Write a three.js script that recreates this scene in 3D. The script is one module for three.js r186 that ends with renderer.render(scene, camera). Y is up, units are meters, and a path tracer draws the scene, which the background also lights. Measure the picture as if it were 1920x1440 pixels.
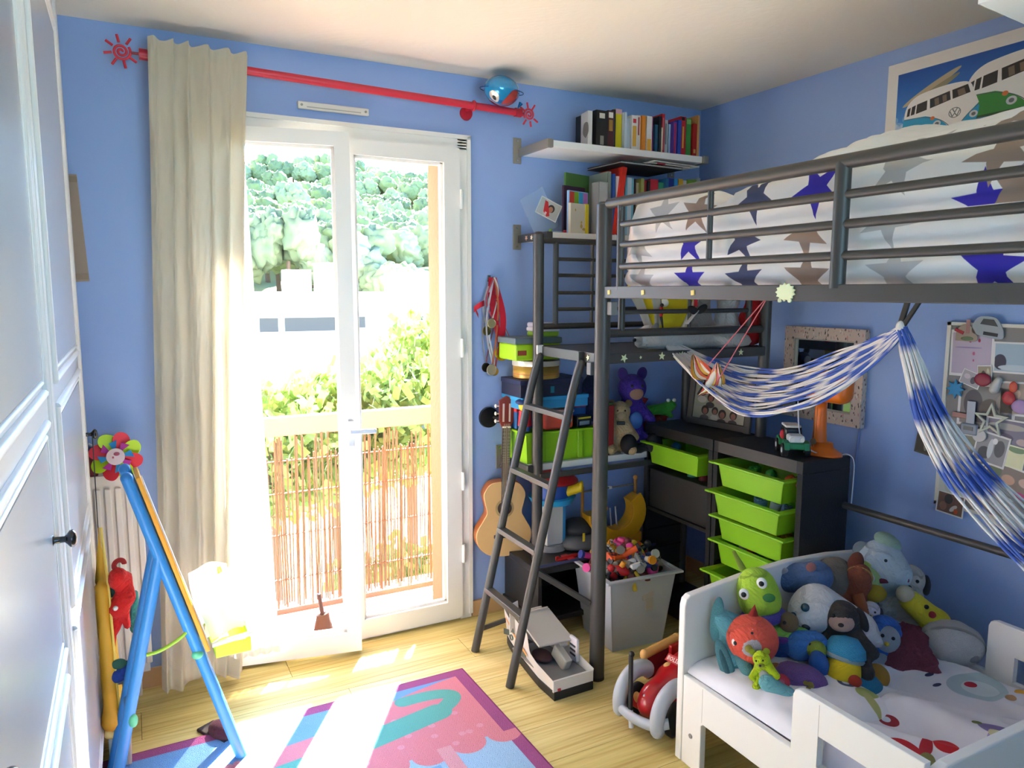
import * as THREE from 'three';
import { RoundedBoxGeometry } from 'three/addons/geometries/RoundedBoxGeometry.js';
import { mergeGeometries, mergeVertices } from 'three/addons/utils/BufferGeometryUtils.js';
import { MarchingCubes } from 'three/addons/objects/MarchingCubes.js';
import { ImprovedNoise } from 'three/addons/math/ImprovedNoise.js';
import { Sky } from 'three/addons/objects/Sky.js';

// ---------- camera, sky, sun, exposure ----------
const scene = new THREE.Scene();
const renderer = new THREE.WebGLRenderer({ antialias: true });
renderer.toneMapping = THREE.LinearToneMapping;
renderer.toneMappingExposure = 4.2;
renderer.shadowMap.enabled = true;
const camera = new THREE.PerspectiveCamera(55.17, 4 / 3, 0.05, 600);
camera.position.set(-2.733, 1.556, 3.096);
camera.rotation.order = 'YXZ';
camera.rotation.set(-0.1254, -0.4808, 0.0017);
const SUN = new THREE.Vector3(0.43, 0.562, -0.709).normalize();
const sky = new Sky();
sky.name = 'sky';
sky.scale.setScalar(500);
Object.assign(sky.material.uniforms.turbidity, { value: 7 });
sky.material.uniforms.rayleigh.value = 0.7;
sky.material.uniforms.mieCoefficient.value = 0.004;
sky.material.uniforms.mieDirectionalG.value = 0.75;
sky.material.uniforms.sunPosition.value.copy(SUN);
scene.add(sky);
const sun = new THREE.DirectionalLight(0xfff6e8, 27);
sun.position.copy(SUN).multiplyScalar(30);
sun.castShadow = true;
sun.shadow.radius = 1.5;
Object.assign(sun.shadow.camera, { left: -12, right: 12, top: 12, bottom: -12, near: 1, far: 80 });
sun.shadow.mapSize.set(2048, 2048);
scene.add(sun);

// ---------- helpers ----------
const D = Math.PI / 180, PI = Math.PI, noise3 = new ImprovedNoise(), nz = (x, y, z = 0) => noise3.noise(x, y, z);
let seed = 20240;
const rnd = (a = 1, b) => { seed = (seed + 0x6d2b79f5) | 0; let t = Math.imul(seed ^ (seed >>> 15), 1 | seed); t = (t + Math.imul(t ^ (t >>> 7), 61 | t)) ^ t; t = ((t ^ (t >>> 14)) >>> 0) / 4294967296; return b === undefined ? t * a : a + (b - a) * t; };
const V = (x, y, z) => new THREE.Vector3(x, y, z), used = {};
const numbered = (n) => { used[n] = (used[n] ?? -1) + 1; return used[n] ? n + '_' + String(used[n]).padStart(3, '0') : n; };
function tag(o, label, category, group) { o.userData.label = label; o.userData.category = category; if (group) o.userData.group = group; return o; }
function thing(name, label, category, pos = [0, 0, 0], turn = 0, group) {
  const o = new THREE.Group(); o.name = numbered(name); scene.add(o);
  o.position.set(...pos); if (Array.isArray(turn)) o.rotation.set(...turn, 'YXZ'); else o.rotation.y = turn;
  return tag(o, label, category, group);
}
function part(parent, name, geo, m, pos, rot, scl) {
  const o = new THREE.Mesh(geo, m); o.name = parent === scene ? numbered(name) : name;
  if (pos) o.position.set(...pos); if (rot) o.rotation.set(...rot); if (scl) Array.isArray(scl) ? o.scale.set(...scl) : o.scale.setScalar(scl);
  o.castShadow = o.receiveShadow = true; parent.add(o); return o;
}
function solo(name, label, category, geo, m, pos, rot, group) { return tag(part(scene, name, geo, m, pos, rot), label, category, group); }
function struct(name, geo, m, pos, rot, parent = scene) { const o = part(parent, name, geo, m, pos, rot); if (parent === scene) { o.name = name; used[name] = 0; o.userData.kind = 'structure'; } return o; }
function copyOf(o, pos, turn, label) { const c = o.clone(); c.name = numbered(o.name.replace(/_\d+$/, '')); scene.add(c); if (pos) c.position.set(...pos); if (turn !== undefined) Array.isArray(turn) ? c.rotation.set(...turn, 'YXZ') : c.rotation.y = turn; c.userData = { ...o.userData }; if (label) c.userData.label = label; return c; }
const mats = {};
function mat(color, rough = 0.6, x = {}) {
  const k = color + '|' + rough + '|' + Object.keys(x).map((n) => n + (x[n]?.uuid ?? x[n])).join();
  if (!mats[k]) { const P = { color, roughness: rough, ...x }; mats[k] = new THREE.MeshPhysicalMaterial(P); }
  return mats[k];
}
const box = (w, h, d, r = 0) => r ? new RoundedBoxGeometry(w, h, d, 2, Math.min(r, w / 2.01, h / 2.01, d / 2.01)) : new THREE.BoxGeometry(w, h, d);
const cyl = (a, b, h, n = 20, open = false) => new THREE.CylinderGeometry(a, b, h, n, 1, open);
const ball = (r, n = 16) => new THREE.SphereGeometry(r, n, Math.max(6, n * 0.7 | 0));
const at = (g, x = 0, y = 0, z = 0, rx = 0, ry = 0, rz = 0) => { if (rx || ry || rz) g.applyMatrix4(new THREE.Matrix4().makeRotationFromEuler(new THREE.Euler(rx, ry, rz))); return g.translate(x, y, z); };
const ell = (rx, ry, rz, n = 16) => ball(1, n).scale(rx, ry, rz);
const join = (...g) => mergeGeometries(g.flat().map((q) => { q = q.index ? q.toNonIndexed() : q; for (const k of Object.keys(q.attributes)) if (!['position', 'normal', 'uv'].includes(k)) q.deleteAttribute(k); return q; }));
const tube = (pts, r, seg = 24, rad = 8, closed = false, tension = 0.5) => new THREE.TubeGeometry(new THREE.CatmullRomCurve3(pts.map((p) => V(...p)), closed, 'catmullrom', tension), seg, r, rad, closed);
function rod(a, b, r, n = 14, r2 = r) { const p = V(...a), q = V(...b), d = q.clone().sub(p), g = cyl(r2, r, d.length(), n); g.applyQuaternion(new THREE.Quaternion().setFromUnitVectors(V(0, 1, 0), d.normalize())); const m = p.add(q).multiplyScalar(0.5); return g.translate(m.x, m.y, m.z); }
function bar(a, b, w, h, r = 0.003) { const p = V(...a), q = V(...b), d = q.clone().sub(p), L = d.length(), g = box(w, h, L, r); const m = new THREE.Matrix4().lookAt(q, p, V(0, 1, 0)); g.applyMatrix4(m); const c = p.add(q).multiplyScalar(0.5); return g.translate(c.x, c.y, c.z); }
const lathe = (pts, n = 28) => new THREE.LatheGeometry(pts.map((p) => new THREE.Vector2(...p)), n);
function shape(pts, curve) { const s = new THREE.Shape(); if (curve) { s.setFromPoints(new THREE.SplineCurve([...pts, pts[0]].map((p) => new THREE.Vector2(...p))).getPoints(pts.length * 6)); } else { pts.forEach((p, i) => i ? s.lineTo(...p) : s.moveTo(...p)); s.closePath(); } return s; }
const ext = (s, d, bev = 0, seg = 2) => new THREE.ExtrudeGeometry(s, { depth: d, bevelEnabled: bev > 0, bevelSize: bev, bevelThickness: bev, bevelSegments: seg, curveSegments: 10 });
function starShape(n, R, r, a0 = PI / 2) { const p = []; for (let i = 0; i < n * 2; i++) { const a = a0 + i * PI / n, q = i % 2 ? r : R; p.push([Math.cos(a) * q, Math.sin(a) * q]); } return shape(p); }
function grid(nu, nv, f) {                                    // a surface f(u, v) -> [x, y, z, s, t]
  const g = new THREE.PlaneGeometry(1, 1, nu, nv), p = g.attributes.position, uv = g.attributes.uv;
  for (let i = 0; i < p.count; i++) { const u = i % (nu + 1) / nu, v = Math.floor(i / (nu + 1)) / nv, q = f(u, v); p.setXYZ(i, q[0], q[1], q[2]); uv.setXY(i, q[3] ?? u, q[4] ?? v); }
  g.computeVertexNormals(); return g;
}
function bumpy(g, amp, f, ph = 0) { const p = g.attributes.position, n = g.attributes.normal; for (let i = 0; i < p.count; i++) { const x = p.getX(i), y = p.getY(i), z = p.getZ(i), k = amp * nz(x * f + ph, y * f + ph * 2, z * f - ph); p.setXYZ(i, x + n.getX(i) * k, y + n.getY(i) * k, z + n.getZ(i) * k); } g.computeVertexNormals(); return g; }
function metreUV(g, s = 1) { const p = g.attributes.position, n = g.attributes.normal, uv = new Float32Array(p.count * 2); for (let i = 0; i < p.count; i++) { const a = Math.abs(n.getX(i)), b = Math.abs(n.getY(i)), c = Math.abs(n.getZ(i)); const q = b >= a && b >= c ? [p.getX(i), p.getZ(i)] : a >= c ? [p.getZ(i), p.getY(i)] : [p.getX(i), p.getY(i)]; uv[i * 2] = q[0] * s; uv[i * 2 + 1] = q[1] * s; } g.setAttribute('uv', new THREE.BufferAttribute(uv, 2)); return g; }
function canvasTex(w, h, draw, repeat) { const c = document.createElement('canvas'); c.width = w; c.height = h; draw(c.getContext('2d'), w, h); const t = new THREE.CanvasTexture(c); t.colorSpace = THREE.SRGBColorSpace; if (repeat) { t.wrapS = t.wrapT = THREE.RepeatWrapping; t.repeat.set(...repeat); } return t; }
function noiseTex(n, f, lo = 0.5, hi = 1, oct = 3, sx = 1, sy = 1, data = true) {   // tiling grey noise
  const a = new Uint8Array(n * n * 4);
  for (let y = 0; y < n; y++) for (let x = 0; x < n; x++) { let s = 0, q = 1; for (let o = 0; o < oct; o++) { const F = f * 2 ** o, u = x / n * 2 * PI, v = y / n * 2 * PI, R = F / (2 * PI); s += q * nz(Math.cos(u) * R * sx + 7 * o, Math.sin(u) * R * sx + Math.cos(v) * R * sy, Math.sin(v) * R * sy + 3); q *= 0.5; } const c = 255 * (lo + (hi - lo) * Math.min(1, Math.max(0, 0.5 + s * 0.6))); const i = (y * n + x) * 4; a[i] = a[i + 1] = a[i + 2] = c; a[i + 3] = 255; }
  const t = new THREE.DataTexture(a, n, n); t.wrapS = t.wrapT = THREE.RepeatWrapping; t.magFilter = THREE.LinearFilter; t.minFilter = THREE.LinearMipmapLinearFilter; t.generateMipmaps = true; if (!data) t.colorSpace = THREE.SRGBColorSpace; t.needsUpdate = true; return t;
}
const rep = (t, x, y = x) => { const c = t.clone(); c.repeat.set(x, y); c.needsUpdate = true; return c; };
const NF = noiseTex(128, 14, 0, 1, 3), FUZZ = rep(NF, 6), CLOTH = rep(NF, 4, 4);
// soft body from capsules [x,y,z,r, x,y,z,r] joined with a smooth minimum, as one continuous surface
function body(bones, k = 0.02, n = 30) {
  const lo = [9, 9, 9], hi = [-9, -9, -9];
  for (const b of bones) for (let e = 0; e < b.length; e += 4) for (let c = 0; c < 3; c++) { lo[c] = Math.min(lo[c], b[e + c] - b[e + 3]); hi[c] = Math.max(hi[c], b[e + c] + b[e + 3]); }
  const mid = lo.map((l, c) => (l + hi[c]) / 2), half = Math.max(...hi.map((h, c) => h - lo[c])) / 2 * 1.16 + k;
  const mc = new MarchingCubes(n, mat('#fff'), false, false, 40000);
  mc.isolation = 0; mc.field.fill(0);
  for (let z = 0; z < n; z++) for (let y = 0; y < n; y++) for (let x = 0; x < n; x++) {
    const q = [x, y, z].map((i, c) => mid[c] + (i - n / 2) / (n / 2) * half); let d = 9;
    for (const b of bones) {
      let e; if (b.length === 4) e = Math.hypot(q[0] - b[0], q[1] - b[1], q[2] - b[2]) - b[3];
      else { const ab = [b[4] - b[0], b[5] - b[1], b[6] - b[2]], ap = [q[0] - b[0], q[1] - b[1], q[2] - b[2]], t = Math.max(0, Math.min(1, (ab[0] * ap[0] + ab[1] * ap[1] + ab[2] * ap[2]) / (ab[0] ** 2 + ab[1] ** 2 + ab[2] ** 2 + 1e-9))); e = Math.hypot(ap[0] - ab[0] * t, ap[1] - ab[1] * t, ap[2] - ab[2] * t) - (b[3] + (b[7] - b[3]) * t); }
      const h = Math.max(k - Math.abs(d - e), 0) / k; d = Math.min(d, e) - h * h * k / 4;
    }
    mc.field[x + y * n + z * n * n] = -d;
  }
  mc.update();
  const N = mc.count, g = new THREE.BufferGeometry(), p = Float32Array.from(mc.positionArray.subarray(0, N * 3)), nn = Float32Array.from(mc.normalArray.subarray(0, N * 3));
  for (let i = 0; i < N; i++) for (let c = 0; c < 3; c++) p[i * 3 + c] = mid[c] + p[i * 3 + c] * half;
  g.setAttribute('position', new THREE.BufferAttribute(p, 3)); g.setAttribute('normal', new THREE.BufferAttribute(nn, 3));
  return metreUV(g, 1);
}
// ---------- the room ----------
const wallBump = rep(noiseTex(256, 40, 0, 1, 3), 1);
const blue = mat('#97b1e2', 0.75, { bumpMap: wallBump, bumpScale: 0.0004 });
const ceilM = mat('#e9e2d2', 0.9, { bumpMap: wallBump, bumpScale: 0.0006 });
const plaster = mat('#d8cfc4', 0.9), terracotta = mat('#b86a48', 0.85, { bumpMap: wallBump, bumpScale: 0.002 });
const white = mat('#efece4', 0.35), whiteGloss = mat('#bfc0bf', 0.3, { specularIntensity: 0.45 });
const metal = mat('#454442', 0.42, { metalness: 0.25 }), chrome = mat('#b9bcc0', 0.2, { metalness: 1 }), black = mat('#141414', 0.5);
const W = (x0, x1, y0, y1, z0, z1) => metreUV(at(box(x1 - x0, y1 - y0, z1 - z0), (x0 + x1) / 2, (y0 + y1) / 2, (z0 + z1) / 2));
const XL = -3.5, ZB = 4.4, DL = -2.5, DR = -1.343, DT = 2.235;
struct('wall_back', join(W(XL, DL, 0, 2.5, -0.06, 0), W(DR, 0, 0, 2.5, -0.06, 0), W(DL, DR, DT, 2.5, -0.06, 0)), blue);
struct('wall_back_outside', join(W(-7, -2.42, -3, 5, -0.22, -0.06), W(-1.45, 4, -3, 5, -0.22, -0.06), W(-2.42, -1.45, 2.19, 5, -0.22, -0.06), W(-2.42, -1.45, -3, -0.03, -0.22, -0.06)), terracotta);
struct('wall_right', W(0, 0.2, 0, 2.5, -0.06, ZB), blue);
struct('wall_left', W(XL - 0.2, XL, 0, 2.5, -0.06, ZB), blue);
struct('wall_front', join(W(XL, -2.6, 0, 2.5, ZB, ZB + 0.2), W(-1.0, 0, 0, 2.5, ZB, ZB + 0.2), W(-2.6, -1.0, 0, 0.95, ZB, ZB + 0.2), W(-2.6, -1.0, 2.05, 2.5, ZB, ZB + 0.2)), mat('#e6e2da', 0.85));
{ const w4 = struct('window_4', join(W(-2.6, -2.54, 0.95, 2.05, ZB + 0.05, ZB + 0.11), W(-1.06, -1.0, 0.95, 2.05, ZB + 0.05, ZB + 0.11), W(-1.83, -1.77, 0.95, 2.05, ZB + 0.05, ZB + 0.11), W(-2.6, -1.0, 0.95, 1.01, ZB + 0.05, ZB + 0.11), W(-2.6, -1.0, 1.99, 2.05, ZB + 0.05, ZB + 0.11)), white); struct('window_sill', W(-2.65, -0.95, 0.93, 0.95, ZB - 0.04, ZB + 0.2), white, null, null, w4); }
struct('ceiling', W(XL - 0.2, 0.2, 2.5, 2.7, -0.06, ZB + 0.2), ceilM);
{ // laminate floor, board by board
  const fl = struct('floor', W(XL - 0.2, 0.2, -0.2, -0.012, -0.06, ZB + 0.2), mat('#5d4a2c', 0.8));
  const grainT = canvasTex(512, 256, (c, w, h) => { c.fillStyle = '#fff'; c.fillRect(0, 0, w, h); for (let i = 0; i < 300; i++) { c.strokeStyle = `rgba(${120 + rnd(60) | 0},${90 + rnd(40) | 0},40,${rnd(0.02, 0.1)})`; c.lineWidth = rnd(0.5, 2.5); const y = rnd(h), a = rnd(6); c.beginPath(); for (let x = 0; x <= w; x += 16) c.lineTo(x, y + Math.sin(x / w * 2 * PI + a) * 3); c.stroke(); } }, [1, 1]);
  const tones = ['#d6c384', '#d2be7c', '#dac88c', '#cebb78', '#d5c282'].map((c) => mat(c, 0.6, { map: grainT, specularIntensity: 0.22 }));
  const L = 1.28, w = 0.19, geo = [0.997, 0.5].map((f) => { const g = metreUV(box(L * f, 0.012, w - 0.0012, 0.0012)); return g; });
  for (let j = 0, z = 0; z < ZB; j++, z += w) for (let i = 0, x = XL - (j * 0.43 % 1) * L + 0; x < 0; i++, x += L) {
    const x0 = Math.max(x, XL), x1 = Math.min(x + L - 0.0015, 0); if (x1 - x0 < 0.02) continue;
    part(fl, 'floor_board', geo[0], tones[(i * 3 + j * 7 + (j % 3)) % 5], [(x0 + x1) / 2, -0.006, z + w / 2], null, [(x1 - x0) / (L * 0.997), 1, 1]);
  }
}
const beech = mat('#d0a878', 0.5);
struct('baseboard_back', join(W(-2.99, DL - 0.01, 0, 0.075, 0, 0.014), W(DR + 0.005, 0, 0, 0.075, 0, 0.014)), beech);
struct('baseboard_right', W(-0.014, 0, 0, 0.075, 0.014, ZB), beech);
// ---------- french window ----------
{
  const fr = struct('window_1', join(W(DL, DL + 0.055, 0, DT, -0.06, 0.012), W(DR - 0.055, DR, 0, DT, -0.06, 0.012), W(DL, DR, DT - 0.06, DT, -0.06, 0.012), W(DL, DR, -0.012, 0.02, -0.06, 0.004)), mat('#f0ede6', 0.35));
  struct('window_trim', join(W(DR - 0.012, DR + 0.006, 0.02, DT, 0, 0.02), W(DL - 0.006, DR + 0.006, DT - 0.012, DT + 0.006, 0, 0.02)), white, null, null, fr);
  const pane = mat('#ffffff', 0.02, { transmission: 1, thickness: 0, ior: 1.05 });
  const leaf = (name, w, y0, y1, gl, gr, gb, gt) => { // sash with its hinge edge at the group's origin
    const q = struct(name, join(W(0, gl, y0, y1, -0.03, 0.028), W(w - gr, w, y0, y1, -0.03, 0.028), W(gl, w - gr, y0, y0 + gb, -0.03, 0.028), W(gl, w - gr, y1 - gt, y1, -0.03, 0.028)), mat('#f0ede6', 0.35));
    struct('window_bead', join(W(gl, gl + 0.012, y0 + gb, y1 - gt, -0.01, 0.012), W(w - gr - 0.012, w - gr, y0 + gb, y1 - gt, -0.01, 0.012), W(gl, w - gr, y0 + gb, y0 + gb + 0.012, -0.01, 0.012), W(gl, w - gr, y1 - gt - 0.012, y1 - gt, -0.01, 0.012)), white, null, null, q);
    struct('window_pane', W(gl, w - gr, y0 + gb, y1 - gt, -0.006, -0.002), pane, null, null, q);
    return q;
  };
  const R = leaf('window_2', 0.51, 0.016, 2.18, 0.035, 0.075, 0.085, 0.065); R.position.set(-1.905, 0, 0);
  struct('window_gasket', W(-0.018, 0.004, 0.03, 2.17, -0.02, 0.022), black, null, null, R);
  for (const y of [0.33, 0.68, 1.3, 1.96]) { struct('window_hinge', at(cyl(0.008, 0.008, 0.085, 10), 0.515, y, 0.034), white, null, null, R); }
  const Lf = leaf('window_3', 0.545, 0.016, 2.18, 0.06, 0.06, 0.085, 0.055); Lf.position.set(-2.445, 0, 0); Lf.rotation.y = -11 * D;
  struct('window_handle', join(at(box(0.028, 0.11, 0.014, 0.005), 0.522, 0.97, 0.034), at(cyl(0.008, 0.008, 0.05, 10), 0.522, 0.985, 0.06, PI / 2), at(box(0.11, 0.02, 0.016, 0.006), 0.568, 0.985, 0.082)), mat('#dfe6f0', 0.25, { metalness: 0.4 }), null, null, Lf);
}
// ---------- balcony and what lies beyond it ----------
struct('ground', at(box(500, 0.4, 400), 40, -7.6, -205), mat('#a39a78', 0.95));
struct('balcony_slab', W(-7, 4, -0.4, -0.15, -0.95, -0.2), mat('#c9bfb2', 0.9));
struct('balcony_slab_above', W(-7, 4, 2.6, 2.8, -1.12, -0.2), plaster);
{
  const t = thing('balcony_railing', 'balcony railing with terracotta top board and reed screening outside the window', 'railing');
  part(t, 'handrail', W(-5, 2.5, 0.82, 0.915, -0.78, -0.72), mat('#b08478', 0.8));
  for (let x = -4.8; x < 2.5; x += 1.2) part(t, 'post', W(x, x + 0.04, -0.15, 0.82, -0.77, -0.735), mat('#8d6a52', 0.7));
  part(t, 'rail', W(-5, 2.5, -0.14, -0.11, -0.77, -0.74), mat('#8d6a52', 0.7));
  const reeds = []; for (let x = -3.6; x < 0.6; x += 0.0105) { if (rnd() < 0.12) continue; const h = nz(x * 16, 0.5) > -0.02 ? rnd(0.78, 0.825) : rnd(0.70, 0.73), g = rod([x + rnd(-0.004, 0.004), -0.1 + rnd(0.03), -0.72 + rnd(-0.008, 0.008)], [x + rnd(-0.016, 0.016), h, -0.72 + rnd(-0.008, 0.008)], rnd(0.0028, 0.0056), 5); reeds.push(g); }
  const r = part(t, 'reeds', join(reeds), mat('#6c6046', 0.9)); r.userData.kind = 'stuff';
  for (const y of [0.06, 0.3, 0.52, 0.69]) part(t, 'wire', at(box(4.2, 0.004, 0.02), -1.5, y, -0.72), mat('#6a5138', 0.9));
}
{
  const m = thing('balcony_mat', 'striped pink and pale blue mat lying on the balcony outside the left pane', 'mat', [-2.0, -0.15, -0.52]);
  [['#e88fa0', -0.14], ['#9fc4e6', -0.05], ['#f0dfd4', 0.04], ['#e88fa0', 0.12]].forEach(([c, z]) => part(m, 'stripe', at(box(0.9, 0.012, 0.088, 0.004), 0, 0.006, z), mat(c, 0.95)));
  const p = thing('hand_brush', 'dark brown hand brush with upright handle standing on the balcony', 'brush', [-1.97, -0.137, -0.36], 0.5);
  part(p, 'bristles', join(at(cyl(0.035, 0.07, 0.13, 12).scale(1, 1, 0.5), 0, 0.065, 0)), mat('#4a3626', 0.95)); part(p, 'handle', rod([0, 0.12, 0], [-0.02, 0.24, 0], 0.01), mat('#2e2118', 0.6));
}
{ // white flat-roofed building across the way
  const b = thing('building', 'long white flat roofed building opposite with a dark strip window', 'building', [0, 0, -44]);
  const wm = mat('#f4f1ea', 0.85), gl = mat('#56585a', 0.6);
  part(b, 'wall', W(-12, 40, -8, 0.2, -9, 0), wm); part(b, 'roof_slab', W(-13, 41, 0.2, 1.5, -9.5, 0.8), wm);
  part(b, 'chimney', W(6.9, 8.6, 1.5, 3.0, -6, -4.4), wm); part(b, 'chimney', W(8.9, 11.2, 1.5, 3.3, -5, -2.6), wm); part(b, 'roof_house', W(14.6, 20, 1.5, 2.9, -7, -2), wm); part(b, 'chimney_cap', W(8.8, 11.3, 3.3, 3.45, -5.1, -2.5), mat('#b98a74', 0.8));
  for (const [x0, x1, y0, y1] of [[4.4, 5.5, -0.95, -0.1], [5.9, 9.3, -0.95, -0.1], [9.9, 11, -0.8, -0.1], [4.0, 4.8, -5.2, -4.2]]) { const f = part(b, 'window', W(x0 - 0.08, x1 + 0.08, y0 - 0.08, y1 + 0.08, -0.1, 0.06), mat('#dcd8cf', 0.6)); part(f, 'pane', W(x0, x1, y0, y1, 0.05, 0.08), gl); }
  for (let i = 0; i < 4; i++) for (let j = 0; j < 4; j++) part(b, 'vent_block', W(14.2 + i * 0.5, 14.5 + i * 0.5, -0.4 - j * 0.55, -0.12 - j * 0.55, 0, 0.1), gl);
  for (const x of [12.1, 13.2]) part(b, 'drain_pipe', at(cyl(0.07, 0.07, 8, 8), x, -4, 0.12), mat('#b9b4aa', 0.6));
}
{ // wooded hill
  const hy = (x, d) => 1.2 + (d - 62) * 0.175 * Math.min(1.12, d / 190 + 0.18) + nz(x * 0.03, d * 0.03) * 3.5;
  struct('hill', grid(30, 24, (u, v) => { const x = -60 + u * 200, d = 56 + v * 160; return [x, d < 60 ? -7 : hy(x, d) - 1, 3.1 - d]; }), mat('#7c8a5c', 0.95));
  const ico = (q) => { const g = new THREE.IcosahedronGeometry(q, 4); g.deleteAttribute('uv'); g.deleteAttribute('normal'); const m = mergeVertices(g, q * 0.01); m.computeVertexNormals(); return metreUV(m); };
  const clump = (R, n, lumps, ph) => { const g = []; for (let i = 0; i < lumps; i++) { const a = rnd(6.28), e = rnd(-0.3, 1), q = R * rnd(0.3, 0.55); g.push(bumpy(at(ico(q), Math.cos(a) * R * 0.68 * Math.cos(e), Math.sin(e) * R * 0.58, Math.sin(a) * R * 0.68 * Math.cos(e)), q * 0.5, 2.6 / q, ph + i)); } return join(g); };
  const leafM = ['#84926a', '#748462', '#94a07a'].map((c) => mat(c, 0.95));
  const protos = [0, 1, 2].map((k) => { const t = thing('pine_tree', 'rounded green pine on the sunlit hillside beyond the buildings', 'tree', [0, -50, 0], 0, 'pines on the hill'); part(t, 'crown', at(clump(2.7, 2, 15, k * 5), 0, 4.6, 0), leafM[k]); part(t, 'trunk', rod([0, -1.5, 0], [0.2, 4, 0], 0.3, 8, 0.16), mat('#6f5b4a', 0.9)); return t; });
  let i = 0, row = 0; const rowNames = ['lowest row', 'second row up', 'third row up', 'fourth row up', 'fifth row up', 'sixth row up', 'seventh row up', 'eighth row up', 'ninth row up', 'tenth row up', 'eleventh row up', 'twelfth row up', 'thirteenth row up', 'fourteenth row up', 'row below the crest', 'row on the crest', 'row beyond the crest', 'farthest row', 'last row', 'outermost row', 'final row'];
  for (let d = 64; d < 205; d += 5.2 + d * 0.015) { const dx = 4.4 + d * 0.004; let col = 0; row++; for (let x = -2.7 + d * 0.09 + rnd(dx); x < -2.7 + d * 0.44; x += dx * rnd(0.8, 1.25)) { const dd = d + rnd(-2.5, 2.5), o = i < 3 ? protos[i] : copyOf(protos[i % 3]); o.position.set(x, hy(x, dd) - 1 - (d < 70 ? 2.2 : 0), 3.1 - dd); o.rotation.y = rnd(6.28); col++; o.userData.label = `rounded green pine on the sunlit hillside, ${rowNames[Math.min(row - 1, 20)]}, ${['first', 'second', 'third', 'fourth', 'fifth', 'sixth', 'seventh', 'eighth', 'ninth', 'tenth', 'eleventh', 'twelfth', 'thirteenth', 'fourteenth', 'fifteenth', 'sixteenth', 'seventeenth', 'eighteenth', 'nineteenth', 'twentieth'][col - 1] ?? 'last'} from left`; o.scale.set(rnd(0.8, 1.15), rnd(0.75, 1.2), rnd(0.8, 1.15)).multiplyScalar(d < 75 ? 1.25 : 1); i++; } }
}
{ // leafy trees just below the balcony
  const leaf = new THREE.PlaneGeometry(0.16, 0.09).translate(0.08, 0, 0), lm = mat('#8aa650', 0.8, { side: THREE.DoubleSide, transmission: 0.35, thickness: 0 });
  const spots = [[-0.95, -0.75, -8, 1.5, 'seen left in the left pane'], [0.15, -0.7, -8.6, 1.6, 'seen behind the meeting stiles'], [1.3, -0.5, -8.2, 1.6, 'seen left in the right pane'], [2.5, 0.15, -9.4, 1.7, 'tallest and furthest right'], [0.5, -2.7, -5.6, 1.6, 'lowest, behind the reed screen']];
  spots.forEach(([x, y, z, R, where], k) => {
    const t = thing('leafy_tree', 'yellow green leafy tree just below the balcony, ' + where, 'tree', [x, y, z]);
    part(t, 'trunk', rod([0, -7, 0], [0, 0, 0], 0.14, 8, 0.06), mat('#6f5b4a', 0.9));
    const n = 2200, im = new THREE.InstancedMesh(leaf, lm, n); im.name = 'crown'; im.userData.kind = 'stuff'; const o = new THREE.Object3D();
    for (let i = 0; i < n; i++) { const a = rnd(6.28), b = Math.acos(rnd(-1, 1)), r = R * Math.cbrt(rnd(0.15, 1)) * (0.8 + 0.35 * nz(Math.cos(a) * 2 + k, Math.cos(b) * 2, Math.sin(a) * 2)); o.position.set(r * Math.sin(b) * Math.cos(a), r * Math.cos(b) * 0.8, r * Math.sin(b) * Math.sin(a)); o.rotation.set(rnd(6), rnd(6), rnd(6)); o.scale.setScalar(rnd(0.7, 1.4)); o.updateMatrix(); im.setMatrixAt(i, o.matrix); }
    im.castShadow = im.receiveShadow = true; t.add(im);
  });
}
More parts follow.
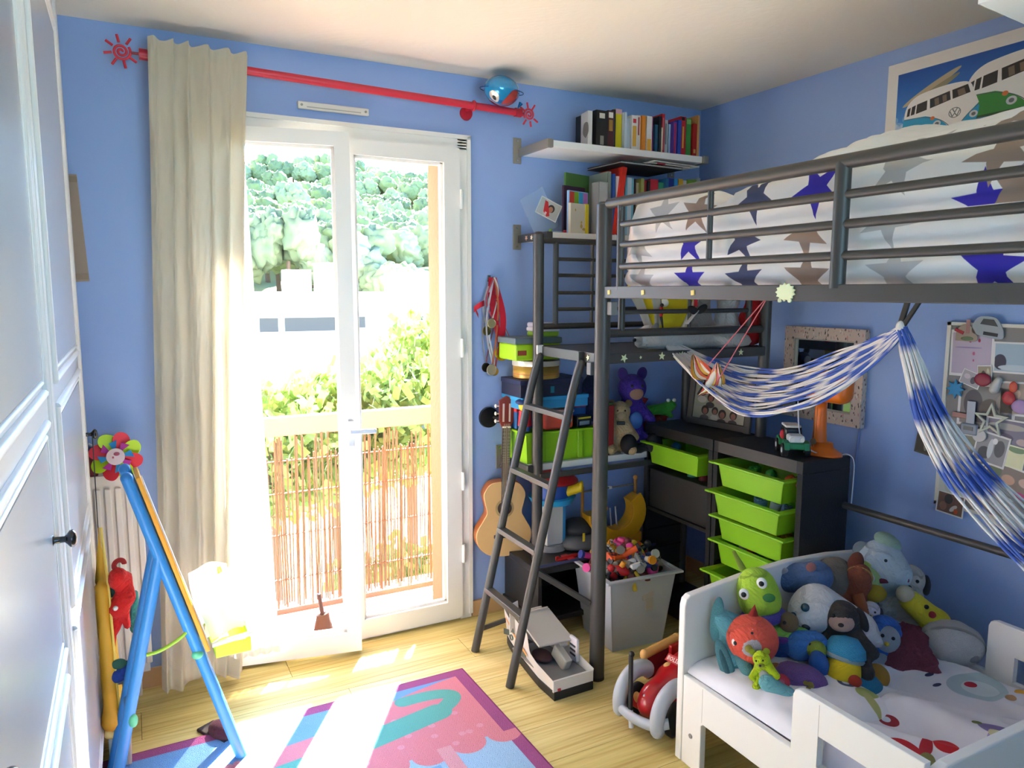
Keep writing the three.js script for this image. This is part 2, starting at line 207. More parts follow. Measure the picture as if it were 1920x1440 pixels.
// ---------- loft bed ----------
const fuzz = (c, x = {}) => mat(c, 1, { sheen: 0.5, sheenColor: new THREE.Color(c).lerp(new THREE.Color('#fff'), 0.3), sheenRoughness: 0.6, bumpMap: FUZZ, bumpScale: 0.004, ...x });
const FX = -1.128, BX = -0.262, FZ = 0.765, MZ = 0.268, RZ = 2.76;
{
  const t = thing('loft_bed', 'dark grey metal loft bed with round tube rails and a landing at its foot', 'bed');
  const g = (n, geo, m = metal) => part(t, n, geo, m), R = (n, a, b, r) => g(n, rod(a, b, r));
  const post = (x, z, h, r) => g('post', join(at(cyl(r, r, h, 24), x, h / 2, z), at(lathe([[0, 0.012], [r * 0.6, 0.01], [r, 0]], 20), x, h, z)));
  post(FX, FZ, 1.878, 0.03); post(FX, MZ, 1.803, 0.024); post(BX, MZ - 0.014, 1.803, 0.024); post(BX, FZ - 0.012, 1.878, 0.024); post(FX, RZ, 1.878, 0.03); post(BX, RZ, 1.878, 0.024);
  R('rail', [FX, 1.878, FZ + 0.03], [FX, 1.878, RZ], 0.019);
  for (const y of [1.797, 1.7245, 1.6465]) R('rail', [FX, y, 0.872], [FX, y, RZ], 0.0118);
  R('upright', [FX, 1.866, 0.872], [FX, 1.56, 0.872], 0.0145); R('upright', [FX, 1.874, 1.334], [FX, 1.6465, 1.334], 0.0095); R('upright', [FX, 1.876, 1.806], [FX, 1.565, 1.806], 0.02); R('upright', [FX, 1.874, 2.3], [FX, 1.6465, 2.3], 0.0095);
  g('side_rail', bar([FX, 1.553, 0.79], [FX, 1.553, RZ], 0.028, 0.044)); g('side_rail', bar([BX, 1.553, 0.78], [BX, 1.553, RZ], 0.028, 0.044));
  R('rail', [BX, 1.878, 0.78], [BX, 1.878, RZ], 0.016); R('rail', [BX, 0.72, 0.78], [BX, 0.72, RZ], 0.0135);
  for (const z of [FZ - 0.005, RZ]) g('cross_rail', bar([FX, 1.553, z], [BX, 1.553, z], 0.026, 0.04));
  for (let z = 0.95; z < 2.7; z += 0.2) g('slat', bar([FX + 0.01, 1.556, z], [BX - 0.01, 1.556, z], 0.035, 0.012));
  R('rail', [FX, 1.395, 0.75], [BX, 1.395, 0.75], 0.0165); R('rail', [-1.03, 1.477, 0.75], [-0.36, 1.477, 0.75], 0.0095);
  R('upright', [-1.03, 1.395, 0.75], [-1.03, 1.545, 0.75], 0.0135); R('upright', [-0.69, 1.395, 0.75], [-0.69, 1.545, 0.75], 0.008); R('upright', [-0.36, 1.395, 0.75], [-0.36, 1.545, 0.75], 0.0125);
  g('platform', W(FX + 0.02, BX - 0.02, 1.298, 1.318, MZ + 0.02, FZ - 0.015)); g('platform_beam', bar([FX, 1.299, FZ - 0.005], [BX, 1.299, FZ - 0.005], 0.024, 0.04)); g('platform_beam', bar([FX, 1.299, MZ], [BX, 1.299, MZ], 0.024, 0.04)); g('platform_beam', bar([FX, 1.299, MZ + 0.02], [FX, 1.299, FZ - 0.03], 0.026, 0.042)); g('platform_beam', bar([BX, 1.299, MZ], [BX, 1.299, FZ], 0.026, 0.042));
  for (const y of [1.777, 1.402]) R('rail', [FX, y, MZ], [BX, y, MZ], 0.0135);
  for (const y of [1.698, 1.627, 1.55, 1.477]) R('rail', [-1.04, y, MZ], [-0.36, y, MZ], 0.0085);
  for (const x of [-1.04, -0.848, -0.36]) R('upright', [x, 1.777, MZ], [x, 1.402, MZ], x === -0.848 ? 0.008 : 0.0125);
  g('rail', bar([FX, 0.729, MZ + 0.02], [BX, 0.729, MZ + 0.02], 0.02, 0.026));
  for (const [x, z] of [[FX, FZ], [FX, MZ], [BX, FZ], [BX, MZ]]) g('foot_cap', at(cyl(0.03, 0.031, 0.014, 20), x, 0.007, z), black);
  g('bracket', at(box(0.03, 0.05, 0.03, 0.004), FX + 0.012, 1.493, FZ + 0.045), mat('#74787a', 0.5)); g('bracket', at(box(0.03, 0.05, 0.03, 0.004), FX - 0.02, 1.26, FZ - 0.04), mat('#5a5d5f', 0.5));
}
{
  const t = thing('ladder', 'dark grey metal ladder leaning against the loft landing', 'ladder'), L = (z) => [[-1.15, 1.275, z], [-1.165, 1.235, z], [-1.19, 1.15, z], [-1.472, 0, z + 0.012]];
  part(t, 'side_rail', join(tube(L(0.322), 0.0178, 40, 12, false, 0), at(ball(0.018, 12), -1.15, 1.275, 0.322)), metal); part(t, 'side_rail', join(tube(L(0.652), 0.0178, 40, 12, false, 0), at(ball(0.018, 12), -1.15, 1.275, 0.652)), metal);
  for (const y of [1.062, 0.787, 0.527, 0.268]) { const x = -1.19 - (1.15 - y) * 0.2452; part(t, 'rung', bar([x, y, 0.325], [x, y, 0.655], 0.036, 0.022), metal); }
  part(t, 'foot_brace', bar([-1.448, 0.095, 0.335], [-1.15, 0.1, MZ + 0.01], 0.012, 0.02), metal); part(t, 'foot_brace', bar([-1.36, 0.46, 0.655], [-1.16, 0.32, FZ - 0.01], 0.02, 0.022), metal);
  part(t, 'hook', at(box(0.03, 0.04, 0.012, 0.003), -1.15, 1.305, 0.322), mat('#d8d8d4', 0.4)); part(t, 'hook', at(box(0.03, 0.04, 0.012, 0.003), -1.15, 1.3, 0.652), metal);
}
{ // bedding: a thin mattress and a duvet printed with stars
  const mt = thing('mattress', 'white mattress lying inside the loft bed rails', 'mattress');
  part(mt, 'core', W(-1.03, -0.3, 1.565, 1.645, 0.84, 2.72), mat('#ece9e6', 0.9));
  const cols = { i: '#3a30b0', s: '#4a5072', t: '#a08a7c', g: '#bcbcbc' };
  const PX = 1000, stars = 'i1.693,1.828,.2 i1.2,1.717,.5 i1.202,1.594,.43 i2.134,1.745,.4 i2.16,1.61,.47 s1.467,1.828,.1 s1.432,1.71,.6 s1.444,1.592,.4 t1.225,1.812,.5 t1.666,1.715,.2 t1.673,1.596,.45 t2.15,1.855,.2 g1.056,1.825,.4 g1.914,1.852,.5 g1.909,1.733,.1 g1.932,1.602,.41 g.93,1.711,.2 g.948,1.592,.44 g1.895,1.975,.6 t2.08,2.02,.3 t2.2,1.77,.6 i2.42,1.85,.4 s2.5,1.72,.1 g2.6,1.62,.3 t2.65,1.85,.6 i1.0,2.2,.3 s1.5,2.3,.5 g2.0,2.4,.2 t2.4,2.25,.1 s2.3,2.05,.4'.split(' ').map((q) => { const [z, y, a] = q.slice(1).split(',').map(Number); return [q[0], z - 0.78, y - 1.575, a]; });
  const tex = canvasTex(2000, 1200, (c, w, h) => {
    c.fillStyle = '#f1efec'; c.fillRect(0, 0, w, h);
    for (const [k, z, s, a] of stars) { c.save(); c.beginPath(); const b = s < 0.085 ? [-0.1, 0.082] : s < 0.17 ? [0.086, 0.165] : s < 0.33 ? [0.169, 0.34] : [0.3, 1.2]; c.rect(0, h - b[1] * PX, w, (b[1] - b[0]) * PX); c.clip(); c.fillStyle = cols[k]; c.beginPath(); for (let i = 0; i < 10; i++) { const A = a * 2.2 + i * PI / 5, r = (i % 2 ? 0.031 : 0.079) * PX; c.lineTo(z * PX + Math.cos(A) * r, h - s * PX + Math.sin(A) * r); } c.fill(); c.restore(); }
  });
  const lip = (z) => 1.868 + 0.02 * Math.exp(-(((z - 1.0) / 0.12) ** 2)) - 0.035 * Math.exp(-(((z - 1.31) / 0.06) ** 2)) + 0.038 * Math.exp(-(((z - 1.66) / 0.09) ** 2)) - 0.1 * Math.exp(-(((z - 0.79) / 0.05) ** 2));
  const heap = (z) => 0.005 + 0.125 / (1 + Math.exp(-(z - 1.46) * 12)) + 0.075 * Math.max(0, z - 1.55);
  const q = grid(200, 90, (u, v) => {
    const z = 0.8 + u * 1.92, e = Math.min(1, Math.min(u, 1 - u) * 22), L = lip(z) - 1.575, s = v * 1.2; let x, y;
    const wr = nz(z * 9, s * 22, 3) * 0.008 + nz(z * 22, s * 40, 7) * 0.003;
    if (s < L) { const b = s < 0.084 ? s / 0.084 : s < 0.167 ? (s - 0.084) / 0.083 : (s - 0.167) / (L - 0.167), bulge = Math.pow(Math.max(0, Math.sin(PI * Math.min(1, Math.max(0, b)))), 0.5); x = -1.062 - 0.03 * bulge * (s > 0.167 && b > 0.5 ? 1 - (b - 0.5) * 0.9 : 1) - wr; y = 1.575 + s; }
    else { const k = Math.min(1, (s - L) / 0.72), rise = Math.sin(Math.min(1, k / 0.62) * PI / 2); x = -1.05 + k * 0.74; y = lip(z) + rise * heap(z) + 0.012 * Math.sin(PI * Math.min(1, k * 8)) - Math.max(0, k - 0.72) * 1.1 * (0.24 + heap(z)) + wr * 1.5; }
    return [x + (1 - e) * 0.1 * (x < -0.7 ? 1 : -1) * 0.4, 1.575 + (y - 1.575) * (0.62 + 0.38 * Math.sqrt(e)), z, (z - 0.78) / 2, s / 1.2];
  });
  solo('duvet', 'crumpled white duvet printed with blue, grey and brown stars on the loft bed', 'duvet', q, mat('#ffffff', 0.9, { map: tex, side: THREE.DoubleSide }));
  const pl = solo('pillow', 'plump white pillow at the foot end of the loft bed behind the rails', 'pillow', bumpy(ell(0.3, 0.075, 0.17, 28), 0.014, 9), mat('#f1efec', 0.9), [-0.72, 1.82, 1.0], [0.1, 0.1, 0.05]);
}
{ // stickers
  const glow = mat('#dde6b8', 0.6), gold = mat('#d8c06a', 0.5), st = (R) => ext(starShape(5, R, R * 0.42), 0.002, 0.0006, 1);
  const G = 'star stickers on the loft frame';
  for (const [x, y, r, w] of [[-1.03, 1.299, 0.017, 'nearest the post'], [-0.95, 1.299, 0.006, 'tiny one'], [-0.845, 1.3, 0.016, 'third from the post'], [-0.745, 1.3, 0.016, 'last before the hammock'], [-0.42, 1.3, 0.014, 'under the red plush']]) solo('star_sticker', 'pale glow star sticker on the landing front beam, ' + w, 'sticker', st(r), glow, [x, y, FZ + 0.0075], [0, 0, x * 9], G);
  solo('star_sticker', 'pale star sticker on the short landing beam beside the ladder', 'sticker', st(0.012), glow, [FX - 0.0135, 1.299, 0.69], [0, -PI / 2, 0.3]);
  for (const [z, w] of [[0.825, 'beside the corner post'], [1.028, 'above the cloth tie'], [1.283, 'above the red cords']]) solo('square_sticker', 'small yellow square sticker on the loft side rail ' + w, 'sticker', ext(shape([[-0.007, -0.007], [0.007, -0.007], [0.007, 0.007], [-0.007, 0.007]]), 0.002, 0.001, 1), gold, [FX - 0.0145, 1.553, z], [0, -PI / 2, 0.1]);
  const tu = thing('turtle_sticker', 'pale green turtle shaped sticker on the loft side rail', 'sticker', [FX - 0.0145, 1.555, 1.655], -PI / 2);
  const sp = []; for (let i = 0; i < 26; i++) { const a = i / 26 * 2 * PI, r = 0.024 + (i % 2 ? 0.006 : 0); sp.push([Math.cos(a) * r * 1.1, Math.sin(a) * r * 0.8]); }
  part(tu, 'shell', ext(shape(sp), 0.003, 0.001, 1), glow); part(tu, 'foot', join(at(cyl(0.006, 0.006, 0.004, 10), -0.018, -0.022, 0.002, PI / 2), at(cyl(0.006, 0.006, 0.004, 10), 0.016, -0.022, 0.002, PI / 2)), glow);
}
// ---------- string hammock slung under the loft ----------
{
  const cB = new THREE.Color('#4a68b8'), cW = new THREE.Color('#e6e2da'), str = mat('#ffffff', 0.85, { vertexColors: true });
  const t = thing('toy_hammock', 'blue and white string hammock sagging under the loft bed between two ties', 'hammock');
  const ns = 40, line = (f, n, r, dye) => { const pts = []; for (let i = 0; i <= n; i++) pts.push(f(i / n)); const g = new THREE.TubeGeometry(new THREE.CatmullRomCurve3(pts), n * 2, r, 5), p = g.attributes.position, c = new Float32Array(p.count * 3); for (let i = 0; i < p.count; i++) (dye(Math.floor(i / 6) / (n * 2)) ? cB : cW).toArray(c, i * 3); g.setAttribute('color', new THREE.BufferAttribute(c, 3)); return g; };
  const A = [-0.77, 1.385, 0.63], B = [-0.75, 1.455, 1.728];
  const cu = new THREE.CatmullRomCurve3([A, [-0.7, 1.326, 0.74], [-0.67, 1.291, 0.88], [-0.66, 1.269, 1.05], [-0.66, 1.288, 1.25], [-0.67, 1.354, 1.44], [-0.7, 1.411, 1.6], B].map((q) => V(...q))), cl = new THREE.CatmullRomCurve3([A, [-0.8, 1.262, 0.86], [-0.83, 1.18, 1.06], [-0.84, 1.136, 1.23], [-0.84, 1.177, 1.41], [-0.83, 1.24, 1.56], [-0.79, 1.35, 1.68], [-0.76, 1.43, 1.74]].map((q) => V(...q)));
  for (let i = 0; i < ns; i++) {
    const s = i / (ns - 1) * 2 - 1, ph = rnd(6), w0 = Math.floor((s + 1) * 4.2), lo = (s > 0.55 ? rnd(0.02) : 0);
    const f = (k) => { const w = (s + 1) / 2, p = cu.getPoint(k).lerp(cl.getPoint(k), w); p.y -= (0.015 * (1 - s * s) + lo) * Math.sin(PI * k) - 0.004 * Math.sin(k * 22 + ph); return p; };
    part(t, 'string', line(f, 20, 0.0033, (k) => k > 0.2 && Math.sin(k * 30 + w0 * PI + 0.5 * Math.sin(ph)) > 0.25), str);
  }
  const C = [[-0.75, 1.455, 1.728], [-0.75, 1.36, 1.768], [-0.75, 1.21, 1.835], [-0.75, 1.08, 1.935], [-0.75, 0.93, 2.12], [-0.78, 0.86, 2.35], [-0.78, 0.95, 2.6]].map((p) => V(...p)), cc = new THREE.CatmullRomCurve3(C);
  for (let i = 0; i < 30; i++) { const a = i * 2.4, r = Math.sqrt((i + 0.5) / 30), ph = rnd(6); part(t, 'string', line((k) => { const p = cc.getPoint(k), w = 0.012 + 0.026 * Math.min(1, k * 3) + 0.075 * Math.max(0, k - 0.3); return p.add(V(Math.cos(a) * r * w, Math.sin(a + k * 1.5) * r * w * 0.55 + 0.004 * Math.sin(k * 30 + ph), Math.sin(a) * r * w * 0.9)); }, 22, 0.0036, (k) => Math.sin(k * 34 + Math.floor(r * 2) * 1.2) > 0.15 + 0.3 * Math.sin(ph)), str); }
  part(t, 'knot', at(ell(0.016, 0.02, 0.014), ...B), mat('#e6e2da', 0.9)); part(t, 'knot', at(ell(0.018, 0.018, 0.018), ...A), mat('#ddd3c0', 0.9));
  const st = thing('hammock_strap', 'pair of black straps holding the hammock knot to the bed slats', 'strap');
  part(st, 'strap', bar([-0.75, 1.548, 1.748], [-0.75, 1.45, 1.722], 0.01, 0.016), black); part(st, 'strap', bar([-0.75, 1.548, 1.79], [-0.75, 1.46, 1.735], 0.01, 0.013), black);
  const tie = thing('cloth_tie', 'beige cloth strip tying the hammock corner to the loft slats', 'tie');
  const rib = (a, b, w, bow) => grid(4, 12, (u, v) => [a[0] + (b[0] - a[0]) * v + (u - 0.5) * w * (1 - v * 0.55), a[1] + (b[1] - a[1]) * v, a[2] + (b[2] - a[2]) * v + bow * Math.sin(PI * v) + 0.004 * Math.sin(u * 9)]), cm = mat('#cfc3b0', 0.95, { side: THREE.DoubleSide });
  part(tie, 'strip', rib([-0.9, 1.545, 0.66], [-0.82, 1.395, 0.65], 0.06, 0.01), cm); part(tie, 'strip', rib([-0.82, 1.545, 0.69], [-0.77, 1.385, 0.64], 0.05, 0.012), cm); part(tie, 'loose_end', rib([-0.77, 1.385, 0.645], [-0.87, 1.366, 0.65], 0.04, 0.02), cm);
  const sc = thing('cloth_butterfly', 'orange and pink butterfly shaped cloth hanging on red cords over the hammock', 'ornament', [-0.8, 1.262, 0.985], -0.75);
  const bt = canvasTex(128, 128, (c) => { const g = ['#d8503c', '#e8a03c', '#f0d8c8', '#d87888', '#e87040', '#f4ead8', '#e0b040']; for (let i = 0; i < 16; i++) { c.fillStyle = g[i % 7]; c.beginPath(); c.ellipse(10 + i * 8, 64 + 30 * Math.sin(i), 9, 60, 0.5, 0, 7); c.fill(); } });
  const wing = (sx, h) => grid(12, 12, (u, v) => { const k = Math.sin(PI * Math.min(1, v * 1.05)), w = (0.012 + 0.06 * k) * u; return [sx * w, h * (0.5 - v), 0.02 * Math.sin(u * 3) * (sx > 0 ? 1 : -1.4) + 0.008 * Math.sin(v * 9), u, v]; });
  const bm = mat('#ffffff', 0.5, { map: bt, side: THREE.DoubleSide }); part(sc, 'wing', wing(1, 0.14), bm, [0, -0.03, 0], [0, 0, -0.5]); part(sc, 'wing', wing(-1, 0.13), bm, [0, 0.02, 0], [0, 0, 0.9]); part(sc, 'body', bumpy(ell(0.012, 0.06, 0.012), 0.003, 60), mat('#e9dccb', 0.9), [0.02, -0.03, 0.01], [0, 0, -0.5]);
  const cm2 = mat('#c4686c', 0.8); part(sc, 'cord', rod([0.005, 0.02, 0], [0.2, 0.285, 0.17], 0.0022, 6), cm2); part(sc, 'cord', rod([0.035, -0.05, 0.01], [0.2, 0.285, 0.17], 0.0022, 6), cm2);
}
{ // soft toys lying on the landing
  const y0 = 1.318;
  const k = thing('cloth_bag', 'bright yellow triangular cloth bag standing on the loft landing', 'bag', [-0.68, y0, 0.56], -0.3);
  part(k, 'cloth', bumpy(at(ext(shape([[-0.02, 0], [0.03, 0], [0.14, 0.24], [-0.13, 0.24]]), 0.05, 0.02, 3), 0, 0.022, -0.02), 0.006, 14), mat('#d8c41c', 0.85)); part(k, 'badge', at(ball(0.018, 14), -0.01, 0.19, 0.055), mat('#e8e6e0', 0.4)); part(k, 'trim', join(rod([0.055, 0.02, 0.05], [0.155, 0.25, 0.05], 0.012), rod([-0.04, 0.02, 0.05], [-0.14, 0.25, 0.05], 0.012)), mat('#d9d2c6', 0.9));
  const p = thing('bird_ornament', 'small red and black bird ornament hanging beside the cloth tie', 'ornament', [-0.795, 1.475, 0.7]);
  part(p, 'body', at(ell(0.009, 0.022, 0.009), 0, 0, 0), mat('#c8201c', 0.5)); part(p, 'tail', rod([0, -0.02, 0], [0.012, -0.075, 0], 0.006, 8, 0.003), mat('#2a2420', 0.6)); part(p, 'cord', rod([0, 0.02, 0], [-0.005, 0.062, 0], 0.0015, 6), black); part(p, 'head', at(ball(0.008, 10), 0, 0.026, 0.003), black);
  const gr = thing('plush_rabbit', 'grey fluffy plush rabbit slumped on the loft landing behind the bars', 'plush toy', [-0.48, y0, 0.54]);
  part(gr, 'body', body([[0, 0.09, 0, 0.085, 0, 0.16, 0, 0.07], [0, 0.225, 0.01, 0.062], [-0.14, 0.04, 0.06, 0.038, -0.03, 0.06, 0, 0.05], [0.13, 0.04, 0.06, 0.038, 0.03, 0.06, 0, 0.05]], 0.03), fuzz('#a89e98')); part(gr, 'ear', at(ell(0.02, 0.07, 0.012), 0.05, 0.24, 0.02, 0, 0, 1.2), fuzz('#a89e98')); part(gr, 'ear', at(ell(0.02, 0.07, 0.012), -0.05, 0.24, 0.02, 0, 0, -1.4), fuzz('#a89e98')); part(gr, 'muzzle', at(ell(0.03, 0.024, 0.02), 0, 0.21, 0.065), fuzz('#d4cec8'));
  const wr = thing('plush_bear', 'white fluffy plush bear sitting between the grey rabbit and red plush', 'plush toy', [-0.345, y0, 0.6]);
  part(wr, 'body', body([[0, 0.07, 0, 0.06, 0, 0.13, 0, 0.05], [0, 0.2, 0.01, 0.05], [-0.09, 0.03, 0.05, 0.03, 0, 0.05, 0, 0.04], [0.07, 0.03, 0.05, 0.03, 0, 0.05, 0, 0.04]], 0.03), fuzz('#d6d4d2')); for (const s of [-1, 1]) { part(wr, 'ear', at(ball(0.018, 10), s * 0.038, 0.24, 0), fuzz('#d6d4d2')); part(wr, 'eye', at(ball(0.006, 8), s * 0.018, 0.205, 0.058), black); }
  const rd = thing('plush_heart', 'round red plush cushion with two lobes at the right end of the landing', 'plush toy', [-0.262, y0, 0.675]);
  part(rd, 'cushion', body([[0, 0.05, 0, 0.05], [-0.02, 0.12, 0, 0.045], [0.012, 0.16, 0.0, 0.045], [0, 0.21, 0, 0.03]], 0.03), fuzz('#b0141c'));
  const dg = thing('plush_dog', 'long white plush dog lying flat along the landing edge', 'plush toy', [-0.6, y0, 0.69]);
  part(dg, 'body', body([[-0.2, 0.045, 0, 0.045, 0.2, 0.045, 0, 0.05], [-0.26, 0.055, 0.01, 0.05], [-0.31, 0.04, 0.02, 0.026], [0.1, 0.03, 0.05, 0.028, 0.24, 0.028, 0.05, 0.026]], 0.03), fuzz('#bdb7b0')); part(dg, 'ear', at(ell(0.018, 0.034, 0.01), -0.25, 0.085, 0.035, 0.6), fuzz('#9d948c')); part(dg, 'nose', at(ball(0.008, 8), -0.335, 0.045, 0.02), black);
  const bf = thing('bow', 'black bow with red ribbon tied to the landing upright', 'bow', [-0.66, 1.485, 0.765]);
  part(bf, 'loop', at(ell(0.03, 0.016, 0.01), 0.024, 0, 0, 0, 0, 0.5), mat('#161418', 0.8)); part(bf, 'loop', at(ell(0.03, 0.016, 0.01), -0.024, -0.004, 0, 0, 0, -0.4), mat('#161418', 0.8)); part(bf, 'ribbon', bar([-0.01, 0.01, 0], [-0.012, 0.05, 0.0], 0.022, 0.003), mat('#b8182a', 0.8)); part(bf, 'tail', bar([0, -0.005, 0], [-0.06, -0.06, 0.004], 0.02, 0.004), mat('#c9c4c4', 0.8));
}
// ---------- wall shelves, books ----------
const galv = mat('#9c978c', 0.5, { metalness: 0.6 });
function shelf(label, x0, x1, y, dark) {            // y: top face
  const t = thing('shelf', label, 'shelf', [0, y, 0]);
  part(t, 'board', at(box(x1 - x0, 0.03, 0.258, 0.002), (x0 + x1) / 2, -0.015, 0.131), mat('#eceae4', 0.45));
  for (const x of [x0 - 0.008, x1 + 0.008]) {
    const b = part(t, 'bracket', join(at(box(0.016, 0.036, 0.262, 0.003), x, -0.016, 0.134), at(box(0.03, 0.036, 0.02, 0.003), x + (x < -0.7 ? 0.008 : -0.008), -0.016, 0.264)), dark ? metal : galv);
    part(b, 'wall_plate', at(box(0.042, 0.115, 0.006, 0.002), x < -0.7 ? x - 0.012 : x, -0.008, 0.003), galv); for (const yy of [-0.052, 0.036]) part(b, 'screw', at(cyl(0.005, 0.005, 0.004, 10), x < -0.7 ? x - 0.012 : x, yy, 0.007, PI / 2), chrome);
  }
  return t;
}
shelf('white wall shelf nearest the ceiling with a row of upright books', -1.075, -0.2, 2.207);
shelf('white wall shelf just behind the loft bed holding leaning books', -1.075, -0.15, 1.815, true);
shelf('white wall shelf under the loft landing holding the green crate', -1.165, -0.3, 0.777, true);
const pageM = mat('#e9e2d0', 0.9);
function book(label, x0, x1, y, h, col, zf, d = 0.17, lean = 0, deco) {   // spine towards +z
  const w = x1 - x0, t = thing('book', label, 'book', [(x0 + x1) / 2, y, zf - d / 2], [0, 0, lean]), c = Math.min(0.0025, w * 0.2), cm = mat(col, 0.5);
  part(t, 'cover', join(at(box(c, h, d, 0.0008), -w / 2 + c / 2 + 0.0003, h / 2, 0), at(box(c, h, d, 0.0008), w / 2 - c / 2 - 0.0003, h / 2, 0), at(box(w - 0.0006, h, c * 1.2, 0.0008), 0, h / 2, d / 2 - c * 0.6)), cm);
  part(t, 'pages', at(box(w - 2 * c - 0.0006, h - 0.006, d - 0.006), 0, h / 2, -0.002), pageM);
  for (const [y0, y1, dc, ww = 0.8] of deco ?? []) part(t, 'spine_print', at(box(w * ww, h * (y1 - y0), 0.0006), 0, h * (y0 + y1) / 2, d / 2 + 0.0004), mat(dc, 0.5));
  return t;
}
{
  const UP = [[-0.818, -0.753, 0.158, '#1d1a1a', 'thick black book with a white star near the top of its spine', [[0.78, 0.92, '#d8d0c4', 0.45], [0.05, 0.3, '#8d8a80', 0.3]]], [-0.751, -0.717, 0.164, '#4a1d1e', 'dark maroon book with a gold panel on its spine', [[0.45, 0.75, '#a0742c', 0.6], [0.8, 0.95, '#e4ddd0', 0.7]]], [-0.716, -0.699, 0.173, '#15151a', 'thin black book left of the yellow one', [[0.1, 0.9, '#4a4a50', 0.2]]], [-0.698, -0.662, 0.179, '#d6c318', 'bright yellow book with a pink top band', [[0.88, 1, '#d8a8b0', 1]]],
    [-0.660, -0.645, 0.165, '#c9d3dc', 'thin white book right of the yellow one'], [-0.644, -0.617, 0.145, '#bcc7cf', 'pale blue grey book between two white ones'], [-0.616, -0.581, 0.158, '#e8e4de', 'white book with red mark and yellow panel on spine', [[0.78, 0.9, '#c4303a', 0.5], [0.12, 0.7, '#dba63c', 0.6]]], [-0.580, -0.559, 0.162, '#e4dcd2', 'white book with a thin red stripe on its spine', [[0.45, 0.95, '#b8342c', 0.35]]], [-0.558, -0.534, 0.162, '#e08a2c', 'plain orange book on the top shelf'], [-0.533, -0.500, 0.162, '#e6dfd6', 'white book with a yellow block low on its spine', [[0.04, 0.36, '#dda53a', 0.7]]],
    [-0.499, -0.482, 0.168, '#a03a72', 'purple pink book in the middle of the top row', [[0.6, 0.95, '#c86c9c', 0.4]]], [-0.481, -0.462, 0.129, '#27566e', 'short dark teal book beside the purple one'], [-0.461, -0.446, 0.169, '#1c2024', 'tall narrow black book in the middle of the top row'], [-0.445, -0.438, 0.118, '#d8cba8', 'very thin cream booklet beside the red book'], [-0.437, -0.417, 0.184, '#b81f2a', 'tall red book with white lettering in mid row', [[0.1, 0.9, '#d87078', 0.3]]], [-0.416, -0.391, 0.160, '#b9bcbe', 'light grey book with dark script down its spine', [[0.3, 0.9, '#70767c', 0.3]]],
    [-0.390, -0.375, 0.143, '#a9cbe2', 'thin pale blue book right of the grey one'], [-0.374, -0.349, 0.154, '#5a3fa0', 'violet book with a red stripe on its spine', [[0.05, 0.95, '#b02848', 0.4]]], [-0.348, -0.326, 0.164, '#2c4aa6', 'royal blue book on the top shelf'], [-0.325, -0.289, 0.184, '#c8242c', 'thick red book with yellow writing along its spine', [[0.2, 0.75, '#e2b43c', 0.25], [0.9, 0.98, '#2a1a1a', 0.5]]], [-0.285, -0.252, 0.181, '#3f8f3a', 'green book near the right end of the top shelf', [[0.85, 0.97, '#7fb864', 0.8]]], [-0.248, -0.222, 0.157, '#b3201c', 'red book last but one on the top shelf', [[0.12, 0.24, '#d8a05c', 0.5]]], [-0.221, -0.205, 0.2, '#d79a56', 'tan orange book at the right end of the top shelf']];
  for (const [a, b, h, c, l, dc] of UP) book(l, a, b, 2.2072, h, c, 0.225 + rnd(-0.012, 0.012), rnd(0.13, 0.18), 0, dc);
  const wt = book('white patterned picture book facing out at the left end of the top shelf', -0.012, 0.012, 2.2072, 0.152, '#d9d5cf', 0.0, 0.075, 0); wt.position.set(-0.838, 2.2072, 0.19); wt.rotation.y = -0.16;
  part(wt, 'cover_print', join(at(ext(shape([[0, 0.035], [0.03, 0.06], [0.02, 0.1], [-0.02, 0.1], [-0.03, 0.06]], true), 0.0006), 0, 0, 0)), mat('#8d867c', 0.7), [-0.0126, 0, 0.02], [0, -PI / 2, 0]);
